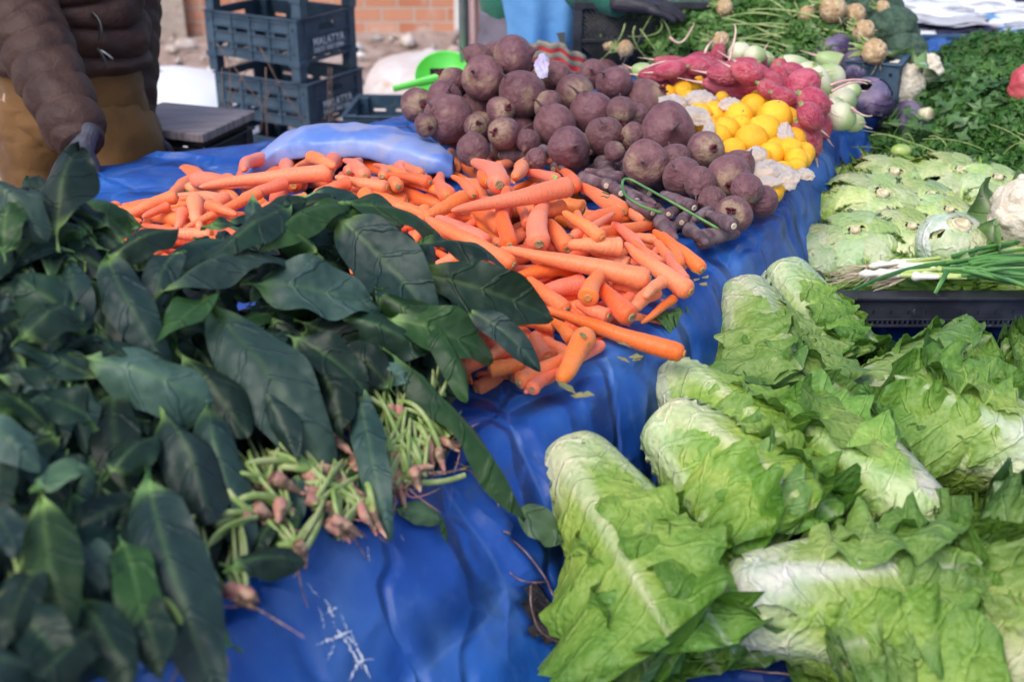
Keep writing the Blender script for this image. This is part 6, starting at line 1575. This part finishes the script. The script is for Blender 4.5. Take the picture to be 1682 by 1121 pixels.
mb = MB(); mb.box((c[0]-.44, c[1]-.09, .3), (c[0]+1.59, c[1]-.06, zt_-.0505)); mb.build('apron_board', MT['blackcloth'], e)
for dx in (-.42, 1.5):
    for dy in (-.05, .8):
        mb = MB(); mb.box((c[0]+dx, c[1]+dy, 0), (c[0]+dx+.06, c[1]+dy+.06, zt_-.0505 if dy > 0 else .299)); mb.build('leg', MT['board'], e)

# ================================================================ people
def loft(name, rings, mat, parent, n=36, seed=0, amp=0., freq=6, quilt=None, closed_end=False, sub=4, col=None):
    """rings: (centre, rx, ry, axis-x dir) -> smooth tube through elliptical sections"""
    C_ = np.array([r[0] for r in rings], float); RX = np.array([r[1] for r in rings], float); RY = np.array([r[2] for r in rings], float)
    d = np.r_[0, np.cumsum(np.linalg.norm(np.diff(C_, axis=0), axis=1))]; N_ = len(rings)*sub*2
    t = np.linspace(0, d[-1], N_)
    def cr(y):
        m = np.gradient(y, d, axis=0) if len(d) > 2 else np.repeat((y[1:]-y[:-1])/(d[1]-d[0]), 2, 0)
        i = np.clip(np.searchsorted(d, t, 'right')-1, 0, len(d)-2); h = d[i+1]-d[i]; s = (t-d[i])/h
        sh = (slice(None), None) if y.ndim > 1 else slice(None)
        s_, h_ = (s[:, None], h[:, None]) if y.ndim > 1 else (s, h)
        return (2*s_**3-3*s_**2+1)*y[i]+(s_**3-2*s_**2+s_)*h_*m[i]+(-2*s_**3+3*s_**2)*y[i+1]+(s_**3-s_**2)*h_*m[i+1]
    Cc, rx, ry = cr(C_), cr(RX), cr(RY)
    T = np.gradient(Cc, axis=0); T /= np.linalg.norm(T, axis=1)[:, None]
    Xd = np.array([1., 0, 0]) if abs(T[0][0]) < .8 else np.array([0, 1., 0])
    Xs_ = []
    x_ = nrm(Xd-T[0]*(Xd@T[0]))
    for k in range(N_): x_ = nrm(x_-T[k]*(x_@T[k])); Xs_.append(x_)
    Xs_ = np.array(Xs_); Ys_ = np.cross(T, Xs_); a = np.linspace(0, 2*PI, n, endpoint=False)
    q = 1
    if quilt:
        aa_ = np.linspace(0, 2*PI, n, endpoint=False)[None]; tw_ = t[:, None]/quilt+.16*np.sin(aa_*2+t[:, None]*9+seed)+.10*np.sin(aa_*3+t[:, None]*23)+.25*np.sin(t[:, None]*13+seed)
        q = 1+.14*(np.abs(np.sin(PI*tw_))**.42-.8)+.02*np.sin(aa_*9+t[:, None]*40)*np.abs(np.sin(PI*tw_))
    V = Cc[:, None]+(Xs_[:, None]*(rx[:, None]*np.cos(a)*q)[..., None]+Ys_[:, None]*(ry[:, None]*np.sin(a)*q)[..., None])
    V = V.reshape(-1, 3)
    if amp: 
        cen = np.repeat(Cc, n, 0); dd = V-cen; V = cen+dd*(1+amp*fbm(V, freq, seed, 3)-(.0 if quilt else amp*1.1)*(1-np.abs(fbm(V*np.array([1, 1, 1.8]), freq*.7, seed+9, 3)))**5)[:, None]
    F = grid_faces(N_, n, True).tolist()
    F.append([i for i in range(n)][::-1]); F.append([(N_-1)*n+i for i in range(n)])
    return mesh(name, V, F, MT[mat], parent)
def body_skin(e, J, edges, radii, mat='skin'):
    """one continuous body: joints grown into a surface by the Skin modifier"""
    loc = parent_loc(e); me = bpy.data.meshes.new('body'); me.from_pydata([tuple(np.array(J[k])-loc) for k in J], [(list(J).index(a), list(J).index(b)) for a, b in edges], []); me.materials.append(MT[mat])
    o = bpy.data.objects.new('body', me); COL.objects.link(o); o.parent = e
    md = o.modifiers.new('skin', 'SKIN'); 
    if not me.skin_vertices: me.attributes  # layer is made by the modifier
    for i, k in enumerate(J):
        sv = me.skin_vertices[0].data[i]; sv.radius = radii[k]; sv.use_root = (i == 0)
    s = o.modifiers.new('smooth', 'SUBSURF'); s.levels = 2; s.render_levels = 2
    return o
def glove(e, wrist, dirn, palm_n, mat, curl=.5, s=1.0, side=1, name='glove'):
    """palm, five bent fingers, thumb at the side"""
    D = nrm(dirn); Nn = nrm(np.asarray(palm_n)-D*(np.asarray(palm_n)@D)); Sx = np.cross(D, Nn)*side
    J = {}; E_ = []; Rr = {}
    def add(k, p, r, frm=None):
        J[k] = p; Rr[k] = (r, r*.8)
        if frm: E_.append((frm, k))
    w = np.asarray(wrist, float)
    add('palm', w+D*.045*s, .034*s); Rr['palm'] = (.036*s, .02*s); add('wrist', w, .03*s, 'palm'); add('cuff', w-D*.05*s, .036*s, 'wrist')
    Ls = [.070, .080, .075, .058]
    for i in range(4):
        off = Sx*(-.030+.020*i)*s; base = w+D*(.085-.004*abs(i-1.3))*s+off
        add(f'k{i}', base, .0125*s, 'palm'); p = base; ang = .15
        for j in range(3):
            ang += curl*(.5+.12*j); d_ = D*math.cos(ang)-Nn*math.sin(ang); p = p+d_*Ls[i]*s*(.42, .33, .25)[j]; add(f'f{i}{j}', p, (.0115, .0105, .009)[j]*s, f'k{i}' if j == 0 else f'f{i}{j-1}')
    tb_ = w+D*.03*s-Sx*.034*s; add('t0', tb_, .015*s, 'palm'); p = tb_+(D*.6-Sx*.65-Nn*.3)*.036*s; add('t1', p, .013*s, 't0'); add('t2', p+(D*.85-Sx*.25-Nn*.4)*.032*s, .011*s, 't1')
    loc = parent_loc(e); keys = list(J); me = bpy.data.meshes.new(name); me.from_pydata([tuple(J[k]-loc) for k in keys], [(keys.index(a), keys.index(b)) for a, b in E_], []); me.materials.append(MT[mat])
    o = bpy.data.objects.new(name, me); COL.objects.link(o); o.parent = e
    o.modifiers.new('skin', 'SKIN')
    for i, k in enumerate(keys):
        sv = me.skin_vertices[0].data[i]; sv.radius = Rr[k]; sv.use_root = (i == 0)
    q = o.modifiers.new('smooth', 'SUBSURF'); q.levels = 2; q.render_levels = 2
    return o
def face_head(e, c, R, face_dir, hairmat='hair'):
    """head with brow, nose, eyes, mouth, ears; hair cap"""
    f = nrm([face_dir[0], face_dir[1], 0]); s = np.array([-f[1], f[0], 0]); P, F = ball(40, 48)
    x, y, z = P[:, 0], P[:, 1], P[:, 2]          # x = face, y = side
    k = np.ones(len(P)); X_ = x*.98; Y_ = y*.76; Z_ = z*1.15
    low = ss(.1, -1, z); Y_ = Y_*(1-.25*low); X_ = X_*(1-.08*low)
    fr_ = ss(.5, .95, x)
    X_ += fr_*(.20*np.exp(-(y/.13)**2-((z+.12)/.20)**2)*ss(-.45, -.1, z+.15)-.09*np.exp(-((np.abs(y)-.33)/.15)**2-((z-.08)/.13)**2)+.05*np.exp(-((z-.28)/.12)**2)+.05*np.exp(-((z+.5)/.06)**2-(y/.25)**2)+.06*np.exp(-((z+.85)/.15)**2-(y/.3)**2))
    V = c+(f*X_[:, None]+s*Y_[:, None]+np.array([0, 0, 1])*Z_[:, None])*R
    h = mesh('head', V, F, MT['skin'], e)
    for sg in (-1, 1):
        p, Fe = ball(12, 14); mesh('eye', p*R*.11+c+(f*.86+s*.33*sg+np.array([0, 0, .07]))*R, Fe, MT['whiteplaster'], h); mesh('pupil', p*R*.05+c+(f*.945+s*.33*sg+np.array([0, 0, .07]))*R, Fe, MT['trim'], h)
        mesh('ear', p*np.array([.10, .10, .22])*R+c+(s*.76*sg+np.array([0, 0, .0]))*R, Fe, MT['skin'], h)
    P2 = P[P[:, 2] > -2]; rr_ = 1.05
    Vh = c+(f*(x*1.05-.06)[:, None]+s*(Y_*1.08)[:, None]+np.array([0, 0, 1])*(Z_*1.03+.04)[:, None])*R
    keep = (z > .38) | ((x < .15) & (z > -.45)); Fk = [fa for fa in F.tolist() if all(keep[i] for i in fa)]
    hm = mesh('hair', Vh, Fk, MT[hairmat], e); so = hm.modifiers.new('t', 'SOLIDIFY'); so.thickness = .012; so.offset = 0
# --- man at the left: brown quilted jacket, mustard trousers, leaning on the stall
X0, Y0 = -1.07, 2.93
e = empty('person', (X0, Y0, 0), 'person in brown quilted jacket and mustard trousers, gloved hand on the tarp', 'person')
hips = np.array([X0, Y0+.02, .93]); chest = np.array([X0-.01, Y0, 1.28]); neck = np.array([X0+.02, Y0-.06, 1.50]); headc = np.array([X0+.05, Y0-.12, 1.66])
sR = np.array([X0-.20, Y0-.03, 1.42]); eR = at_t(-5, -60, 2.72); wR = at_t(128, 222, 2.52); sL = np.array([X0+.15, Y0+.10, 1.42]); eL = np.array([X0+.12, Y0+.24, 1.14]); wL = at_t(222, 196, 3.02)
kR = np.array([X0-.12, Y0-.03, .50]); kL = np.array([X0+.11, Y0+.06, .50]); aR = np.array([X0-.13, Y0+.05, .10]); aL = np.array([X0+.13, Y0+.14, .10])
J = dict(hips=hips, waist=hips+[0, 0, .14], chest=chest, neck=neck, skull=headc-[0, 0, .02], sR=sR, eR=eR, wR=wR, sL=sL, eL=eL, wL=wL, hR=hips+[-.10, 0, -.06], hL=hips+[.10, 0, -.06], kR=kR, kL=kL, aR=aR, aL=aL, fR=aR+[.02, -.17, -.05], fL=aL+[.03, -.17, -.05])
Ed = [('hips','waist'),('waist','chest'),('chest','neck'),('neck','skull'),('chest','sR'),('sR','eR'),('eR','wR'),('chest','sL'),('sL','eL'),('eL','wL'),('hips','hR'),('hips','hL'),('hR','kR'),('kR','aR'),('aR','fR'),('hL','kL'),('kL','aL'),('aL','fL')]
Rd = dict(hips=(.13,.10), waist=(.12,.09), chest=(.14,.10), neck=(.055,.055), skull=(.07,.07), sR=(.055,.055), eR=(.043,.043), wR=(.028,.028), sL=(.055,.055), eL=(.043,.043), wL=(.028,.028), hR=(.09,.09), hL=(.09,.09), kR=(.058,.058), kL=(.058,.058), aR=(.04,.04), aL=(.04,.04), fR=(.03,.025), fL=(.03,.025))
body_skin(e, J, Ed, Rd); face_head(e, headc, .098, (.5, -.8))
loft('jacket', [(hips+[0, 0, -.035], .160, .115), (hips+[0, 0, -.02], .186, .138), (hips+[0, 0, .03], .192, .145), (hips+[0, 0, .14], .188, .145), (chest+[0, 0, -.08], .20, .15), (chest+[0, 0, .06], .21, .15), (neck+[0, .02, -.08], .17, .12), (neck+[0, 0, -.01], .08, .08), (neck+[0, 0, .04], .075, .075)], 'jacket', e, n=64, seed=2, amp=.07, freq=3.2, quilt=.062, sub=16)
loft('sleeve', [(sR+[.06, 0, .03], .06, .06), (sR+[-.02, 0, -.03], .085, .085), ((sR+eR)/2, .085, .085), (eR, .082, .085), (eR*.55+wR*.45, .077, .08), (eR*.15+wR*.85, .066, .066), (wR+nrm(wR-eR)*.01, .055, .055), (wR+nrm(wR-eR)*.03, .044, .044)], 'jacket', e, n=60, seed=5, amp=.05, freq=4.5, quilt=.060, sub=16)
loft('sleeve', [(sL+[-.04, 0, .02], .06, .06), (sL+[.01, 0, -.03], .075, .075), ((sL+eL)/2, .072, .072), (eL, .07, .07), (eL*.4+wL*.6, .062, .062), (wL+nrm(wL-eL)*.01, .048, .048)], 'jacket', e, n=28, seed=6, amp=.03, freq=5, quilt=.058, sub=7)
loft('waistband', [(hips+[0, 0, .035], .172, .128), (hips+[0, 0, -.10], .178, .135), (hips+[0, 0, -.16], .182, .135), (hips+[0, 0, -.20], .17, .11)], 'mustard', e, n=60, seed=3, amp=.06, freq=4)
for sg, k_, a_ in ((-1, kR, aR), (1, kL, aL)):
    loft('trouser_leg', [(hips+[.085*sg, 0, -.10], .085, .115), (hips+[.10*sg, 0, -.20], .105, .125), ((hips+[.10*sg, 0, -.1])*.4+k_*.6, .092, .105), (k_, .08, .09), (k_*.4+a_*.6, .075, .082), (a_, .07, .075)], 'mustard', e, n=48, seed=8+sg, amp=.09, freq=4.0, sub=6)
    loft('shoe', [(a_+[0, .06, -.045], .035, .04), (a_+[0, .02, -.045], .045, .052), (a_+[0, -.08, -.055], .048, .042), (a_+[0, -.18, -.065], .042, .03), (a_+[0, -.21, -.07], .02, .015)], 'trim', e, n=20)
glove(e, at_t(138, 230, 2.49), nrm(np.array([-.22, -.35, -.5])), (.5, -.4, .6), 'glove', curl=.25, s=.86)
glove(e, at_t(224, 212, 3.0), np.array([.12, -.05, -1.]), (.3, -.9, 0), 'glove', curl=.3, s=1.1)
# zips and pull loops on the jacket front
mb = MB()
for (x1, y1, x2, y2, x3, y3, w_) in ((152,22,172,38,163,66,.007),(160,80,172,92,176,112,.005)):
    V_, F_ = tube_np(bez([at_t(x1, y1, 2.775), at_t(x2, y2, 2.765), at_t(x3, y3, 2.775)], 14), np.full(14, w_), 8, .5); mb.add(V_, F_.tolist())
mb.build('zip_pull', MT['trim'], e, smooth=True)
mb = MB(); mb.tube(bez([at_t(165, 82, 2.77), at_t(176, 88, 2.765), at_t(186, 97, 2.775)], 6), .0028, 6); mb.build('zip_slider', MT['pole'], e, smooth=True)
# --- person behind the stall: green sweater, blue apron
X1, Y1 = .045, 3.66
e = empty('person', (X1, Y1, 0), 'person in green sweater and light blue apron reaching over the greens', 'person')
hips = np.array([X1, Y1, .90]); chest = np.array([X1+.06, Y1-.06, 1.24]); neck = np.array([X1+.12, Y1-.12, 1.46]); headc = np.array([X1+.17, Y1-.19, 1.62])
sR = np.array([X1-.10, Y1-.03, 1.38]); eR = np.array([X1-.13, Y1-.02, 1.10]); wR = np.array([X1+.03, Y1-.14, 1.10]); sL = np.array([X1+.22, Y1-.10, 1.36]); eL = at_t(955, -28, 3.42); wL = at_t(1022, 4, 3.32)
kR = np.array([X1-.09, Y1, .48]); kL = np.array([X1+.1, Y1, .48]); aR = np.array([X1-.1, Y1+.05, .10]); aL = np.array([X1+.11, Y1+.05, .10])
J = dict(hips=hips, waist=hips+[.02, -.01, .14], chest=chest, neck=neck, skull=headc-[0, 0, .02], sR=sR, eR=eR, wR=wR, sL=sL, eL=eL, wL=wL, hR=hips+[-.09, 0, -.06], hL=hips+[.09, 0, -.06], kR=kR, kL=kL, aR=aR, aL=aL, fR=aR+[.02, -.17, -.05], fL=aL+[.03, -.17, -.05])
body_skin(e, J, Ed, {k: (v[0]*.85, v[1]*.85) for k, v in Rd.items()}); face_head(e, headc, .095, (.6, -.7))
loft('sweater', [(hips+[.0, 0, .0], .135, .11), (hips+[.0, 0, .05], .150, .125), (hips+[.02, 0, .14], .145, .12), (chest+[0, 0, -.05], .165, .125), (chest+[0, 0, .08], .17, .12), (neck+[0, .02, -.07], .13, .10), (neck+[0, 0, .01], .07, .07)], 'greensweater', e, n=40, seed=4, amp=.04, freq=4)
loft('sleeve', [(sL+[-.06, 0, .02], .05, .05), (sL, .075, .075), ((sL+eL)/2, .075, .075), (eL, .072, .075), (eL*.5+wL*.5, .062, .062), (wL, .042, .042)], 'greensweater', e, n=28, seed=7, amp=.05, freq=5)
loft('sleeve', [(sR+[.04, 0, .02], .05, .05), (sR, .065, .065), ((sR+eR)/2, .062, .062), (eR, .06, .06), (eR*.5+wR*.5, .052, .052), (wR, .042, .042)], 'greensweater', e, n=28, seed=9, amp=.05, freq=5)
loft('waistband', [(hips+[0, 0, .02], .14, .115), (hips+[0, 0, -.08], .155, .13), (hips+[0, 0, -.16], .16, .13), (hips+[0, 0, -.19], .15, .10)], 'greytrouser', e, n=36, seed=3, amp=.03, freq=4)
for sg, k_, a_ in ((-1, kR, aR), (1, kL, aL)):
    loft('trouser_leg', [(hips+[.07*sg, 0, -.10], .075, .11), (hips+[.09*sg, 0, -.20], .09, .11), (k_, .07, .08), (a_, .06, .065)], 'greytrouser', e, n=28, seed=18+sg, amp=.04, freq=4.5)
    loft('shoe', [(a_+[0, .06, -.045], .035, .04), (a_+[0, .02, -.045], .045, .052), (a_+[0, -.08, -.055], .048, .042), (a_+[0, -.18, -.065], .042, .03), (a_+[0, -.21, -.07], .02, .015)], 'trim', e, n=20)
glove(e, at_t(1030, 6, 3.3), nrm(np.array([1., -.12, -.06])), (.0, -.3, .9), 'blackglove', curl=.28, s=1.05)
glove(e, wR, nrm(np.array([.9, -.3, .1])), (.0, -.3, .9), 'blackglove', curl=.4, s=.95)
# apron: a draped sheet in front of the sweater and trousers
uu, vv = np.meshgrid(np.linspace(0, 1, 60), np.linspace(0, 1, 50), indexing='ij')
xl = np.interp(vv, [0, .5, .64, 1], [at_t(818, 0, 3.5)[0], at_t(822, 0, 3.5)[0], at_t(832, 0, 3.5)[0], at_t(842, 0, 3.5)[0]]); xr = np.interp(vv, [0, .5, 1], [at_t(955, 0, 3.5)[0], at_t(966, 0, 3.5)[0], at_t(955, 0, 3.5)[0]])
Xa = xl+(xr-xl)*uu; Za = 1.30-.62*vv; Ya = Y1-.155+.06*(2*uu-1)**2-.012*np.sin(uu*17+vv*3)*vv-.02*np.sin(uu*7+1)*vv-.06*(1-vv)
Va = np.stack([Xa, Ya, Za], -1); ap = mesh('apron', Va.reshape(-1, 3), grid_faces(60, 50), MT['apron'], e); so = ap.modifiers.new('t', 'SOLIDIFY'); so.thickness = .003
mb = MB(); pa, pb = at_t(918, 55, 3.40), at_t(926, 78, 3.40); mb.add([at_t(914, 54, 3.42), at_t(928, 52, 3.42), at_t(928, 80, 3.42), at_t(923, 80, 3.42)], [(0, 1, 2, 3)]); mb.build('pocket_slit', MT['trim'], e)
# woven bag hanging on the stall's back edge, red, olive and black bands
c = at_t(912, 95, 3.32); e = empty('woven_bag', c, 'woven bag with red, olive and black bands behind the beetroots', 'bag')
def band(z0_, z1_, mat, nm, dy=0.):
    uu, vv = np.meshgrid(np.linspace(-1, 1, 40), np.linspace(0, 1, 6), indexing='ij')
    X_ = c[0]+uu*.085; Z_ = c[2]+z0_+(z1_-z0_)*vv-.018*uu+.012*np.cos(uu*2.5)+.004*np.sin(uu*9); Y_ = c[1]-.03*(1-uu*uu)+dy+.004*np.sin(uu*12)
    o = mesh(nm, np.stack([X_, Y_, Z_], -1).reshape(-1, 3), grid_faces(40, 6), MT[mat], e); s_ = o.modifiers.new('t', 'SOLIDIFY'); s_.thickness = .02; s_.offset = 1
band(.020, .032, 'oliveband', 'top_hem'); band(.009, .0195, 'redcloth', 'upper_band', .001); band(-.006, .0085, 'oliveband', 'middle_band', .0005); band(-.030, -.0065, 'redcloth', 'lower_band', .001); band(-.12, -.0305, 'blackcloth', 'bag_body')
mb = MB(); q = [c+np.array([x_, -.052-.0*abs(x_), z_]) for x_, z_ in ((.0, -.045), (.02, -.032), (.04, -.024), (.055, -.036), (.075, -.05))]; mb.tube(poly(q, 16)+np.array([0, .012, 0]), .0025, 6); mb.build('ochre_trim', MT['gold'], e, smooth=True)
# ================================================================ camera, light
cam = bpy.data.cameras.new('camera'); co = bpy.data.objects.new('camera', cam); COL.objects.link(co)
co.location = Vector(CAM); co.rotation_euler = (PI/2-PITCH, 0, 0)
cam.sensor_width = 36; cam.lens = FPX/1682*36; cam.clip_end = 500; cam.clip_start = .05
cam.dof.use_dof = True; cam.dof.focus_distance = 1.95; cam.dof.aperture_fstop = 3.8; cam.dof.aperture_blades = 7
SC.camera = co
w = bpy.data.worlds.new('World'); SC.world = w; w.use_nodes = True
nt = w.node_tree; bg = nt.nodes['Background']
sky = nt.nodes.new('ShaderNodeTexSky'); sky.sky_type = 'NISHITA'; sky.sun_disc = False
EL, AZ = math.radians(52), math.radians(215)
sky.sun_elevation = EL; sky.sun_rotation = AZ; sky.air_density = 1.0; sky.dust_density = 2.5; sky.ozone_density = 1.5
nt.links.new(sky.outputs[0], bg.inputs[0]); bg.inputs[1].default_value = .15
sl = bpy.data.lights.new('sun', 'SUN'); sl.energy = 1.2; sl.angle = math.radians(35); sl.color = (1, .96, .9)
so_ = bpy.data.objects.new('sun', sl); COL.objects.link(so_)
dirv = Vector((math.sin(AZ)*math.cos(EL), math.cos(AZ)*math.cos(EL), math.sin(EL)))
so_.rotation_euler = dirv.to_track_quat('Z', 'Y').to_euler()
SC.view_settings.view_transform = 'Standard'; SC.view_settings.look = 'None'; SC.view_settings.gamma = 1; SC.view_settings.exposure = EXPOSURE
SC.cycles.max_bounces = 6; SC.cycles.transparent_max_bounces = 4; SC.cycles.use_denoising = True
SC.cycles.use_adaptive_sampling = True; SC.cycles.adaptive_threshold = .02
